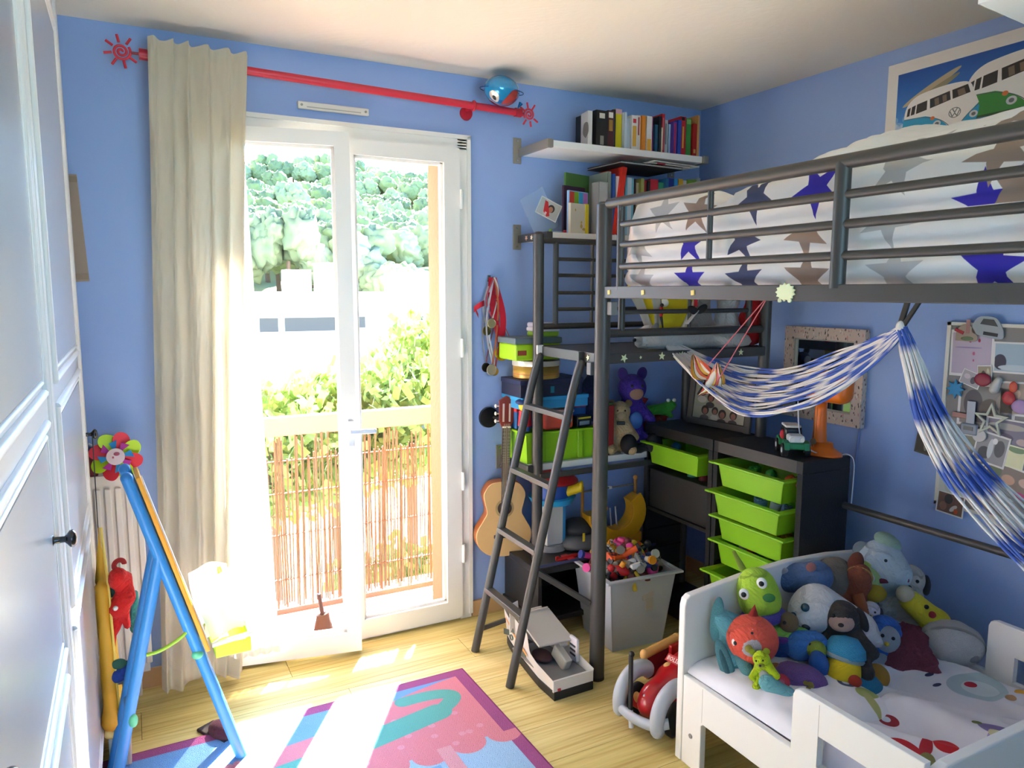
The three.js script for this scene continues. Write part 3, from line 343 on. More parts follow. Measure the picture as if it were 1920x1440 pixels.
  const Y = 1.8152, LO = [[-0.788, -0.737, 0.24, '#a9aaa6', 'grey ring file leaning left behind the corner post', [[0.1, 0.5, '#e8e6e0', 0.6]]], [-0.734, -0.714, 0.29, '#8f9688', 'tall grey green book beside the ring file'], [-0.713, -0.696, 0.28, '#2f5aa8', 'thin mid blue book left of the leaning red one'], [-0.695, -0.672, 0.27, '#d4d6da', 'white book against the leaning red one', [[0.4, 0.6, '#9aa4b8', 0.5]]], [-0.662, -0.642, 0.255, '#b9bfc6', 'silver grey book right of the leaning red one'], [-0.641, -0.589, 0.27, '#6fb4cc', 'thick sky blue book with a pale right half', [[0, 1, '#c4d2da', 0.45]]], [-0.588, -0.58, 0.265, '#3a2624', 'thin dark brown book on the middle shelf'], [-0.579, -0.555, 0.25, '#d3c7a4', 'cream book on the middle shelf'], [-0.554, -0.533, 0.27, '#9a9a52', 'olive green book next to a small red one'], [-0.532, -0.514, 0.262, '#a8282c', 'small dark red book next to the olive one'], [-0.513, -0.496, 0.262, '#17191c', 'narrow black book in the middle of the leaning row'],
    [-0.494, -0.444, 0.272, '#c01f2c', 'thick crimson book in the middle of the leaning row'], [-0.442, -0.408, 0.26, '#37936a', 'sea green book right of the crimson one'], [-0.407, -0.388, 0.28, '#2c6a9c', 'steel blue book on the middle shelf'], [-0.387, -0.349, 0.285, '#20308c', 'dark navy book on the middle shelf'], [-0.348, -0.322, 0.285, '#3a94d8', 'light blue book above the bed rail'], [-0.321, -0.292, 0.285, '#dcae2c', 'yellow orange book beside the light blue one'], [-0.291, -0.268, 0.28, '#c4c2c0', 'whitish grey book right of the yellow orange one'], [-0.267, -0.212, 0.285, '#6f9a26', 'wide lime green box file near the wall corner', [[0.0, 0.6, '#94c02c', 0.9]]], [-0.21, -0.19, 0.296, '#a9b8b0', 'pale grey green book near the wall corner'], [-0.189, -0.166, 0.285, '#2a2630', 'blackish book last but one on the middle shelf']];
  for (const [a, b, h, c, l, dc] of LO) book(l, a, b, Y, h, c, 0.222 + rnd(-0.01, 0.01), (a === -0.788 ? 0.06 : rnd(0.17, 0.2)), 0, dc);
  const red = book('tall bright red book leaning right behind the bed rail', -0.012, 0.012, 0, 0.31, '#d8301c', 0, 0.19, 0, [[0.3, 0.4, '#e8d8c8', 0.6]]); red.position.set(-0.7, Y + 0.003, 0.152); red.rotation.z = -0.13;
  const gb = thing('picture_book', 'big dark green picture book standing behind the rainbow book', 'book', [-0.83, Y, 0.1], 0.3); part(gb, 'cover', at(box(0.17, 0.285, 0.012, 0.002), 0, 0.1425, 0), mat('#4f7a3c', 0.6)); part(gb, 'pages', at(box(0.164, 0.279, 0.008), 0.004, 0.1425, -0.001), pageM);
  const pb = thing('picture_book', 'dark purple book standing just behind the rainbow striped one', 'book', [-0.868, Y, 0.135], 0.3); part(pb, 'cover', at(box(0.15, 0.222, 0.012, 0.002), 0, 0.111, 0), mat('#3a1c38', 0.6)); part(pb, 'pages', at(box(0.144, 0.216, 0.008), 0.004, 0.111, -0.001), pageM);
  const rb = thing('picture_book', 'rainbow striped picture book standing behind the cream booklet', 'book', [-0.872, Y, 0.175], 0.3); part(rb, 'cover', at(box(0.135, 0.195, 0.014, 0.002), 0, 0.0975, 0), mat('#8ab4e0', 0.6)); ['#d0402c', '#7fb030', '#3ca4dc', '#c07cc8'].forEach((c, i) => part(rb, 'stripe', at(box(0.031, 0.18, 0.001), -0.048 + i * 0.0315, 0.1, 0.0075), mat(c, 0.6))); part(rb, 'pages', at(box(0.13, 0.19, 0.01), 0.004, 0.0975, -0.001), pageM);
  const cb = thing('picture_book', 'cream booklet with yellow spine standing at the left of the middle shelf', 'book', [-0.892, Y, 0.215], 0.3); part(cb, 'cover', at(box(0.125, 0.135, 0.016, 0.002), 0, 0.0675, 0), mat('#d8d0bc', 0.7)); part(cb, 'spine', at(box(0.026, 0.137, 0.018, 0.002), 0.05, 0.0685, 0.0005), mat('#e2cc28', 0.6)); part(cb, 'picture', join(at(ell(0.008, 0.01, 0.001), 0.012, 0.035, 0.0085), at(ell(0.006, 0.006, 0.001), 0.012, 0.052, 0.0085), at(ell(0.012, 0.006, 0.001), 0.03, 0.022, 0.0085), at(ell(0.004, 0.006, 0.001), -0.03, 0.105, 0.0085)), mat('#b89a4c', 0.7));
  const fo = thing('folder', 'large flat black folder lying across the tops of the leaning books', 'folder', [-0.54, 2.132, 0.16], [0.0, 0.06, 0.0]); part(fo, 'cover', join(at(box(0.38, 0.003, 0.25, 0.001), 0, 0, 0), at(box(0.38, 0.003, 0.25, 0.001), 0, 0.009, 0)), mat('#17181c', 0.6)); part(fo, 'sheets', at(box(0.37, 0.006, 0.245), 0.003, 0.0045, 0), mat('#bdb6a6', 0.8));
  [['red edged comic lying on the black folder', '#c8413a', -0.5, 2.139, 0.3], ['white magazine with red print lying second from top', '#e2dcd4', -0.42, 2.148, 0.26], ['white magazine topmost under the upper shelf', '#eeece6', -0.38, 2.157, 0.3]].forEach(([l, c, x, y, w], i) => { const q = thing('magazine', l, 'magazine', [x, y, 0.165], 0.03 * i + 0.05); part(q, 'cover', at(box(w, 0.006, 0.2, 0.001), 0, 0.003, 0), mat(c, 0.5)); part(q, 'pages', at(box(w - 0.006, 0.004, 0.203), 0, 0.003, 0), mat('#d9cfc0', 0.8)); if (i < 2) part(q, 'print', at(box(0.05, 0.0062, 0.2045), 0.03 - i * 0.09, 0.003, 0), mat('#b02430', 0.5)); });
  const ph = thing('photo_stand', 'tilted glass photo stand with a portrait in red on the middle shelf', 'photo', [-1.02, Y, 0.19], [0, -0.25, 0]);
  const pt = canvasTex(160, 110, (c) => { c.fillStyle = '#b9b8b4'; c.fillRect(0, 0, 160, 110); c.fillStyle = '#3a2c28'; c.beginPath(); c.arc(96, 46, 27, 0, 7); c.fill(); c.fillStyle = '#b8785c'; c.beginPath(); c.ellipse(94, 54, 18, 22, 0.2, 0, 7); c.fill(); c.fillStyle = '#c8202c'; c.beginPath(); c.moveTo(30, 10); c.lineTo(56, 12); c.lineTo(104, 96); c.lineTo(84, 108); c.lineTo(48, 84); c.fill(); c.fillStyle = '#e0b8bc'; c.fillRect(60, 80, 16, 20); });
  const glassM = mat('#f4fbff', 0.03, { transmission: 0.9, thickness: 0, ior: 1.3 });
  part(ph, 'glass', at(box(0.13, 0.19, 0.004, 0.001), 0, 0.1, 0), glassM, [-0.012, 0, 0], [0.05, 0.25, 0.5]); part(ph, 'photograph', at(new THREE.PlaneGeometry(0.1, 0.072), 0, 0, 0), mat('#ffffff', 0.4, { map: pt }), [-0.015, 0.105, 0.012], [0, 0.1, -0.42]); part(ph, 'mount', at(box(0.108, 0.08, 0.002, 0.0008), 0, 0, 0), mat('#dcdad4', 0.5), [-0.015, 0.105, 0.0105], [0, 0.1, -0.42]); part(ph, 'base', at(box(0.08, 0.008, 0.04, 0.002), 0.01, 0.004, 0.01), glassM);
  solo('red_bead', 'tiny red bead beside the photo stand', 'bead', ell(0.008, 0.007, 0.008, 10), mat('#c02030', 0.5), [-0.975, Y + 0.007, 0.235]); solo('green_clip', 'tiny green clip at the foot of the photo stand', 'clip', box(0.012, 0.016, 0.008, 0.003), mat('#6aa03c', 0.5), [-1.05, Y + 0.008, 0.235]);
  for (const [z, c, w] of [[0.09, '#d8a890', 'nearest the wall'], [0.14, '#e0dcc0', 'in the middle'], [0.2, '#e4e0c8', 'nearest the front']]) solo('star_sticker', 'small star sticker on the middle shelf bracket, ' + w, 'sticker', ext(starShape(5, 0.012, 0.005), 0.0015, 0.0005, 1), mat(c, 0.6), [-1.092, Y - 0.017, z], [0, -PI / 2, z * 7]);
}
// ---------- things on the shelf under the landing ----------
{
  const Y = 0.7772, cardboard = (c) => mat(c, 0.6);
  // translucent-green crate with a folded rim
  const lime = '#8cc41c', limeM = mat(lime, 0.4);
  const cr = thing('toy_crate', 'lime green plastic crate on the white shelf behind the ladder', 'crate', [-0.985, Y, 0.13]);
  const tub = (w, h, d, tw, m, o, rim = 0.02, th = 0.004) => { // tapered open tub, w x d at the rim
    const sh = (a, b, y0, y1) => { const g = new THREE.BoxGeometry(a, y1 - y0, b); return g.translate(0, (y0 + y1) / 2, 0); }, walls = [];
    for (const [sx, sz] of [[1, 0], [-1, 0], [0, 1], [0, -1]]) { const g = sx ? new THREE.BoxGeometry(th, h, d) : new THREE.BoxGeometry(w, h, th), p = g.attributes.position; g.translate(sx * (w / 2 - th / 2), h / 2, sz * (d / 2 - th / 2)); for (let i = 0; i < p.count; i++) { const k = 1 - tw * (1 - p.getY(i) / h); p.setX(i, p.getX(i) * k); p.setZ(i, p.getZ(i) * k); } g.computeVertexNormals(); walls.push(g); }
    part(o, 'wall', join(walls), m); part(o, 'bottom', sh(w * (1 - tw), d * (1 - tw), 0, th), m);
    part(o, 'rim', join(at(box(w + rim * 2, 0.01, rim, 0.004), 0, h, d / 2 + rim / 2 - 0.002), at(box(w + rim * 2, 0.01, rim, 0.004), 0, h, -d / 2 - rim / 2 + 0.002), at(box(rim, 0.01, d, 0.004), w / 2 + rim / 2 - 0.002, h, 0), at(box(rim, 0.01, d, 0.004), -w / 2 - rim / 2 + 0.002, h, 0)), m);
  };
  globalThis.tub = tub;
  tub(0.37, 0.14, 0.22, 0.05, limeM, cr, 0.012);
  part(cr, 'grip', join(at(box(0.03, 0.13, 0.016, 0.006), -0.1, 0.07, 0.112), at(box(0.03, 0.13, 0.016, 0.006), 0.1, 0.07, 0.112)), limeM);
  const tin = thing('tin_box', 'pinkish red rounded tin standing at the front of the lime crate', 'tin', [-0.985, Y + 0.144, 0.195]); part(tin, 'body', box(0.15, 0.085, 0.07, 0.016).translate(0, 0.043, 0), mat('#d8503e', 0.35)); part(tin, 'lid', box(0.154, 0.018, 0.074, 0.008).translate(0, 0.084, 0), mat('#e0b8a8', 0.3, { metalness: 0.4 })); part(tin, 'emblem', at(ell(0.028, 0.02, 0.001), 0.035, 0.043, 0.0355), mat('#b8c4d0', 0.5)); cr.userData.label = 'lime green plastic crate on the white shelf behind the ladder';
  const cas = thing('cassette', 'black flat case with yellow stripe beside the red tin', 'case', [-0.845, Y + 0.144, 0.19], 0.1); part(cas, 'case', box(0.085, 0.05, 0.05, 0.004).translate(0, 0.026, 0), mat('#20242c', 0.4)); part(cas, 'stripe', box(0.075, 0.008, 0.051).translate(0, 0.042, 0), mat('#d8c43a', 0.5)); part(cas, 'label', box(0.06, 0.018, 0.051).translate(0, 0.018, 0), mat('#8a97a8', 0.5));
  const tb = thing('toy_box', 'dark blue printed toy box lying behind the red tin', 'box', [-0.98, Y + 0.146, 0.08]); part(tb, 'carton', box(0.38, 0.1, 0.13, 0.003).translate(0, 0.05, 0), cardboard('#1f5a94')); part(tb, 'picture', join(at(box(0.08, 0.05, 0.001), 0.07, 0.05, 0.0655), at(box(0.05, 0.03, 0.001), -0.05, 0.06, 0.0655)), mat('#3c8c5c', 0.6)); part(tb, 'band', box(0.381, 0.02, 0.131).translate(0, 0.091, 0), mat('#b8242c', 0.5));
  const rob = thing('toy_figure', 'small red and yellow toy figure peeping over the crate left of the ladder', 'toy', [-1.165, Y + 0.15, 0.215]); part(rob, 'head', at(ball(0.028, 14), 0, 0.115, 0), mat('#e8c42c', 0.5)); part(rob, 'body', at(cyl(0.026, 0.032, 0.07, 14), 0, 0.06, 0), mat('#b8202c', 0.5)); part(rob, 'cap', at(ell(0.034, 0.014, 0.03), -0.012, 0.135, 0), mat('#1c3c78', 0.5)); part(rob, 'leg', at(cyl(0.012, 0.014, 0.03, 10), 0.012, 0.014, 0), mat('#2858a0', 0.5)); part(rob, 'leg', at(cyl(0.012, 0.014, 0.03, 10), -0.012, 0.014, 0), mat('#2858a0', 0.5));
  const bb = thing('game_box', 'bright blue flat game box second below the round tin', 'box', [-1.01, Y + 0.247, 0.13]); part(bb, 'base', box(0.35, 0.05, 0.2, 0.003).translate(0, 0.025, 0), cardboard('#2a88bc')); part(bb, 'lid', box(0.356, 0.018, 0.206, 0.003).translate(0, 0.047, 0), cardboard('#2f94c8'));
  const nb = thing('game_box', 'navy blue box directly under the round tin', 'box', [-1.03, Y + 0.304, 0.135]); part(nb, 'base', box(0.33, 0.075, 0.19, 0.003).translate(0, 0.0375, 0), cardboard('#161d3a')); part(nb, 'lid', box(0.335, 0.022, 0.195, 0.003).translate(0, 0.068, 0), cardboard('#1a2346')); part(nb, 'print', join(at(box(0.02, 0.03, 0.001), 0.0, 0.03, 0.0958), at(box(0.02, 0.02, 0.001), -0.12, 0.03, 0.0958)), mat('#1c7c9c', 0.6));
  const rt = thing('round_tin', 'round yellow biscuit tin with a white lid under the landing', 'tin', [-1.065, Y + 0.384, 0.14]); part(rt, 'can', at(lathe([[0, 0], [0.105, 0], [0.108, 0.004], [0.108, 0.06], [0, 0.06]], 36), 0, 0, 0), mat('#d0a650', 0.35, { metalness: 0.3 })); part(rt, 'lid', at(lathe([[0, 0.085], [0.109, 0.083], [0.112, 0.08], [0.112, 0.058], [0.108, 0.058]], 36), 0, 0, 0), mat('#dcd8d0', 0.25, { metalness: 0.4 })); part(rt, 'band', at(cyl(0.1085, 0.1085, 0.006, 36, true), 0, 0.02, 0), mat('#c0803c', 0.4));
  const gb = thing('block_box', 'lime green building brick box with red badge and dark lid', 'box', [-1.1, Y + 0.471, 0.14]); part(gb, 'tub', box(0.235, 0.075, 0.17, 0.01).translate(0, 0.0375, 0), mat('#9ccc1c', 0.4)); part(gb, 'lid', box(0.245, 0.028, 0.178, 0.006).translate(0, 0.088, 0), mat('#5c6c70', 0.5)); for (const x of [-0.085, 0.045]) part(gb, 'badge', at(box(0.045, 0.022, 0.001, 0.0004), x, 0.035, 0.0855), mat('#8c3a24', 0.5));
  const lb = thing('lunch_box', 'small white and lime lidded box on top of the green brick box', 'box', [-1.03, Y + 0.573, 0.14]); part(lb, 'base', box(0.12, 0.025, 0.1, 0.01).translate(0, 0.0125, 0), mat('#9cc83c', 0.4)); part(lb, 'body', box(0.124, 0.02, 0.104, 0.008).translate(0, 0.033, 0), mat('#e8e6f0', 0.4)); part(lb, 'lid', box(0.118, 0.022, 0.098, 0.008).translate(0, 0.053, 0), mat('#d2d2e4', 0.4));
  const bat = thing('plush_bat', 'dark blue and black plush animal slumped right of the box pile', 'plush toy', [-0.74, Y + 0.146, 0.12]);
  part(bat, 'body', body([[0, 0.05, 0, 0.05, 0, 0.17, 0, 0.045], [0.01, 0.25, 0.01, 0.042], [-0.07, 0.12, 0.03, 0.02, 0, 0.18, 0, 0.03], [0.06, 0.1, 0.03, 0.02, 0, 0.18, 0, 0.03]], 0.03), fuzz('#232846')); part(bat, 'face', at(ell(0.026, 0.026, 0.01), 0.012, 0.245, 0.046), fuzz('#8a8890')); part(bat, 'ear', at(ell(0.02, 0.03, 0.012), 0.05, 0.29, 0, 0, 0, -0.4), fuzz('#16182a')); part(bat, 'ear', at(ell(0.02, 0.03, 0.012), -0.03, 0.295, 0, 0, 0, 0.4), fuzz('#16182a'));
  const rbx = thing('toy_box', 'tall narrow red box standing on the shelf behind the loft corner post', 'box', [-0.722, Y, 0.2]); part(rbx, 'carton', box(0.05, 0.24, 0.1, 0.002).translate(0, 0.12, 0), cardboard('#8c1c1c')); part(rbx, 'flap', box(0.046, 0.014, 0.09, 0.002).translate(0, 0.247, 0), cardboard('#3c5a2c'));
  const tn = thing('plush_bear', 'purple plush doll with pale face and black shoes sitting on the shelf', 'plush toy', [-0.535, Y, 0.17], -0.25);
  part(tn, 'body', body([[0, 0.09, 0, 0.062, 0, 0.19, 0, 0.05], [0, 0.305, 0, 0.07], [-0.09, 0.15, 0.04, 0.022, -0.03, 0.22, 0, 0.03], [0.09, 0.15, 0.04, 0.022, 0.03, 0.22, 0, 0.03], [-0.06, 0.045, 0.1, 0.035, -0.03, 0.06, 0, 0.045], [0.06, 0.045, 0.1, 0.035, 0.03, 0.06, 0, 0.045]], 0.025), fuzz('#4a3094'));
  part(tn, 'muzzle', at(ell(0.036, 0.032, 0.02), 0, 0.285, 0.056), fuzz('#d0a284')); for (const s of [-1, 1]) { part(tn, 'ear', at(ell(0.026, 0.034, 0.014), s * 0.05, 0.375, 0, 0, 0, -s * 0.3), fuzz('#4a3094')); part(tn, 'eye', at(ball(0.008, 10), s * 0.026, 0.322, 0.062), black); part(tn, 'shoe', at(ell(0.042, 0.05, 0.034), s * 0.066, 0.05, 0.13), mat('#121214', 0.7)); }
  part(tn, 'bib', at(ell(0.036, 0.045, 0.012), 0, 0.15, 0.054), mat('#3c6cb0', 0.4)); tn.userData.label = 'purple plush bear with pale snout and big black shoes on the shelf';
  const br = thing('plush_bear', 'beige plush bear with a black bow tie leaning on the purple doll', 'plush toy', [-0.625, Y, 0.195], -0.5);
  part(br, 'body', body([[0, 0.06, 0, 0.055, 0, 0.12, 0, 0.045], [0, 0.2, 0.01, 0.05], [-0.07, 0.08, 0.05, 0.02, -0.02, 0.14, 0, 0.028], [0.07, 0.08, 0.05, 0.02, 0.02, 0.14, 0, 0.028], [-0.05, 0.025, 0.09, 0.024, -0.02, 0.04, 0, 0.035], [0.05, 0.025, 0.09, 0.024, 0.02, 0.04, 0, 0.035]], 0.025), fuzz('#b39a70')); for (const s of [-1, 1]) { part(br, 'ear', at(ball(0.018, 12), s * 0.042, 0.238, 0), fuzz('#a88c62')); part(br, 'eye', at(ball(0.005, 8), s * 0.018, 0.21, 0.056), black); } part(br, 'muzzle', at(ell(0.022, 0.018, 0.018), 0, 0.188, 0.052), fuzz('#cbb48c')); part(br, 'bow_tie', at(box(0.04, 0.018, 0.01, 0.004), 0, 0.148, 0.05), black);
  const pg = thing('plush_penguin', 'small black plush penguin with a yellow beak lying on the shelf edge', 'plush toy', [-0.585, Y, 0.275], -0.3); part(pg, 'body', body([[-0.045, 0.024, 0, 0.024, 0.02, 0.026, 0, 0.026], [0.06, 0.034, 0.005, 0.022]], 0.02, 24), fuzz('#18181c')); part(pg, 'beak', at(ell(0.014, 0.007, 0.01), 0.055, 0.055, 0.02), mat('#d8b42c', 0.6)); part(pg, 'foot', at(ell(0.02, 0.01, 0.012), -0.06, 0.012, 0.012), fuzz('#9aa0b0'));
  const bk = thing('toy_basket', 'red plastic basket full of soft toys next to the purple doll', 'basket', [-0.385, Y + 0.078, 0.14]); tub(0.12, 0.07, 0.1, 0.15, mat('#b01c20', 0.45), bk, 0.008);
  const cb = thing('block', 'dark grey carton standing under the red toy basket', 'box', [-0.385, Y, 0.14]); part(cb, 'carton', box(0.13, 0.076, 0.14, 0.003).translate(0, 0.038, 0), cardboard('#2a2c30')); part(cb, 'tape', box(0.03, 0.077, 0.1405).translate(0, 0.038, 0), cardboard('#3a3c40'));
  const fr = thing('plush_frog', 'bright green plush frog lying across the red basket', 'plush toy', [-0.365, Y + 0.155, 0.15], -0.3); part(fr, 'body', body([[-0.07, 0.02, 0, 0.022, 0.05, 0.03, 0, 0.03], [0.075, 0.05, 0.01, 0.026], [-0.09, 0.01, 0.03, 0.012, -0.04, 0.02, 0, 0.016], [0.06, 0.0, 0.05, 0.012, 0.04, 0.02, 0, 0.016]], 0.02, 28), fuzz('#4fa83a')); for (const s of [-1, 1]) part(fr, 'eye', at(ball(0.01, 10), 0.07 + s * 0.016, 0.076, 0.022), mat('#e8e8dc', 0.4));
  const cu = thing('plush_bear', 'small brown plush bear with pale snout in front of the red basket', 'plush toy', [-0.41, Y + 0.076, 0.215], -0.4); part(cu, 'body', body([[0, 0.024, 0, 0.024], [0, 0.055, 0.004, 0.026]], 0.02, 24), fuzz('#7c2c1c')); part(cu, 'muzzle', at(ell(0.016, 0.012, 0.012), 0, 0.046, 0.028), fuzz('#d0b090')); for (const s of [-1, 1]) part(cu, 'ear', at(ball(0.009, 8), s * 0.02, 0.078, 0), fuzz('#7c2c1c'));
  const rs = thing('plush_star', 'small red plush star poking up behind the green frog', 'plush toy', [-0.44, Y + 0.22, 0.1], -0.2); part(rs, 'body', ext(starShape(5, 0.04, 0.022), 0.012, 0.008, 3), fuzz('#b02c28')); part(rs, 'stitching', at(new THREE.TorusGeometry(0.012, 0.002, 6, 16), 0, 0, 0.02), fuzz('#d89088'));
}
// ---------- low black bench with toys, behind the ladder ----------
{
  const b = thing('low_bench', 'low black bench on castors behind the ladder', 'bench', [-0.86, 0, 0.21]);
  part(b, 'top', box(0.66, 0.03, 0.34, 0.004).translate(0, 0.318, 0), mat('#17181d', 0.4)); part(b, 'back_panel', at(box(0.62, 0.22, 0.01), 0, 0.195, -0.16), mat('#111216', 0.6)); for (const s of [-1, 1]) part(b, 'side_panel', at(box(0.02, 0.22, 0.33, 0.003), s * 0.31, 0.195, 0), mat('#15161a', 0.5)); part(b, 'shelf', at(box(0.66, 0.025, 0.34, 0.004), 0, 0.085, 0), mat('#15161a', 0.5)); part(b, 'edge_strip', at(box(0.662, 0.012, 0.006, 0.002), 0, 0.345, 0.168), mat('#3a4470', 0.4));
  for (const [x, z] of [[-0.26, 0.12], [0.26, 0.12], [-0.26, -0.12], [0.26, -0.12]]) part(b, 'castor', join(at(cyl(0.026, 0.026, 0.022, 18), x, 0.03, z, 0, 0, PI / 2), at(cyl(0.008, 0.008, 0.03, 8), x, 0.06, z)), mat('#8c8f92', 0.35));
  const y = 0.334;
  const tw = thing('toy_tower', 'white and blue toy tower with red roof on the black bench', 'toy', [-0.99, y, 0.15]);
  part(tw, 'base', at(cyl(0.075, 0.085, 0.025, 24), 0, 0.0125, 0), mat('#8c8e92', 0.4)); part(tw, 'column', join(at(box(0.09, 0.2, 0.1, 0.006), 0, 0.125, 0)), mat('#d8d6d2', 0.4)); part(tw, 'blue_edge', at(box(0.018, 0.2, 0.102, 0.004), 0.05, 0.125, 0), mat('#2f84bc', 0.4)); part(tw, 'deck', at(cyl(0.115, 0.1, 0.03, 28), 0.01, 0.24, 0), mat('#2a9ad4', 0.4)); part(tw, 'cabin', at(cyl(0.08, 0.085, 0.07, 24), 0.01, 0.29, 0), mat('#1e4aa0', 0.4)); part(tw, 'roof', at(lathe([[0, 0.055], [0.04, 0.05], [0.09, 0.03], [0.115, 0.01], [0.118, 0], [0, 0]], 28), 0.02, 0.325, 0), mat('#b0181c', 0.4)); part(tw, 'spout', join(rod([0.05, 0.275, 0.05], [0.115, 0.305, 0.09], 0.024, 16), at(new THREE.TorusGeometry(0.02, 0.008, 8, 18), 0.117, 0.306, 0.091, 0, 0.9)), mat('#e2c41c', 0.4));
  const gr = thing('toy_track', 'grey plastic toy landing pad ring behind the white tower', 'toy', [-0.84, y, 0.17]); part(gr, 'ramp', at(lathe([[0.05, 0], [0.12, 0], [0.125, 0.02], [0.1, 0.05], [0.05, 0.055]], 32), 0, 0, 0), mat('#55585c', 0.5)); part(gr, 'bowl', at(ell(0.09, 0.045, 0.08), 0.01, 0.075, -0.02), mat('#34363a', 0.6)); part(gr, 'flag', at(box(0.012, 0.04, 0.004, 0.001), -0.04, 0.07, 0.11), mat('#d8c42c', 0.5));
  const rp = thing('toy_plane', 'flat red toy plane lying at the front of the bench', 'toy', [-1.0, y, 0.335], 0.15); part(rp, 'fuselage', at(ell(0.075, 0.011, 0.014), 0, 0.011, 0), mat('#c01c1c', 0.4)); part(rp, 'wing', at(box(0.035, 0.006, 0.07, 0.003), 0.0, 0.012, 0), mat('#c82420', 0.4)); part(rp, 'tail', at(box(0.02, 0.02, 0.006, 0.002), -0.065, 0.02, 0), mat('#a01818', 0.4));
  const rc = thing('toy_car', 'tiny red toy car parked on the bench beside the corner post', 'toy', [-0.865, y, 0.335], 0.6); part(rc, 'body', box(0.05, 0.014, 0.026, 0.006).translate(0, 0.013, 0), mat('#b81c24', 0.35)); part(rc, 'cabin', box(0.024, 0.011, 0.022, 0.005).translate(-0.004, 0.024, 0), mat('#2a2c34', 0.2)); for (const [sx, sz] of [[1, 1], [1, -1], [-1, 1], [-1, -1]]) part(rc, 'wheel', at(cyl(0.006, 0.006, 0.005, 12), sx * 0.015, 0.0062, sz * 0.012, PI / 2), black);
  const ar = thing('toy_garage', 'yellow curved ramp of a toy garage standing behind the toy bin', 'toy', [-0.67, y, 0.22], -0.15);
  const C = (R, r, a0, a1, h, n = 40) => { const s = new THREE.Shape(); s.absarc(0, 0, R, a0, a1, false); s.absarc(0, 0, r, a1, a0, true); return ext(s, h, 0.002, 1); };
  part(ar, 'ramp', at(C(0.145, 0.095, PI * 1.02, PI * 2.16, 0.09), 0, 0.155, -0.05), mat('#d0980c', 0.45)); part(ar, 'lip', at(C(0.15, 0.085, PI * 1.0, PI * 2.2, 0.012), 0, 0.155, 0.04), mat('#c08a0c', 0.45)); part(ar, 'foot', at(box(0.25, 0.05, 0.1, 0.008), 0.01, 0.025, 0), mat('#b87a0a', 0.5));
  part(ar, 'pole', join(rod([-0.14, 0.1, -0.06], [-0.14, 0.27, -0.06], 0.008), rod([0.15, 0.1, -0.06], [0.15, 0.29, -0.06], 0.008)), mat('#a06a20', 0.5)); part(ar, 'axle', rod([-0.14, 0.245, -0.06], [0.15, 0.262, -0.06], 0.0045), mat('#6c6458', 0.5)); part(ar, 'clip', at(cyl(0.008, 0.008, 0.014, 10), 0.01, 0.254, -0.06, 0, 0, PI / 2), mat('#c8c8c4', 0.4)); part(ar, 'lift', join(rod([-0.01, 0.08, 0], [-0.02, 0.17, 0], 0.004), rod([0.02, 0.08, 0], [0.01, 0.175, 0], 0.004)), mat('#a8aaac', 0.4)); part(ar, 'cap', at(ball(0.012, 12), 0.15, 0.295, -0.06), mat('#c88a3c', 0.5)); part(ar, 'cap', at(ball(0.01, 12), -0.04, 0.17, 0.0), mat('#d07a2c', 0.5));
}
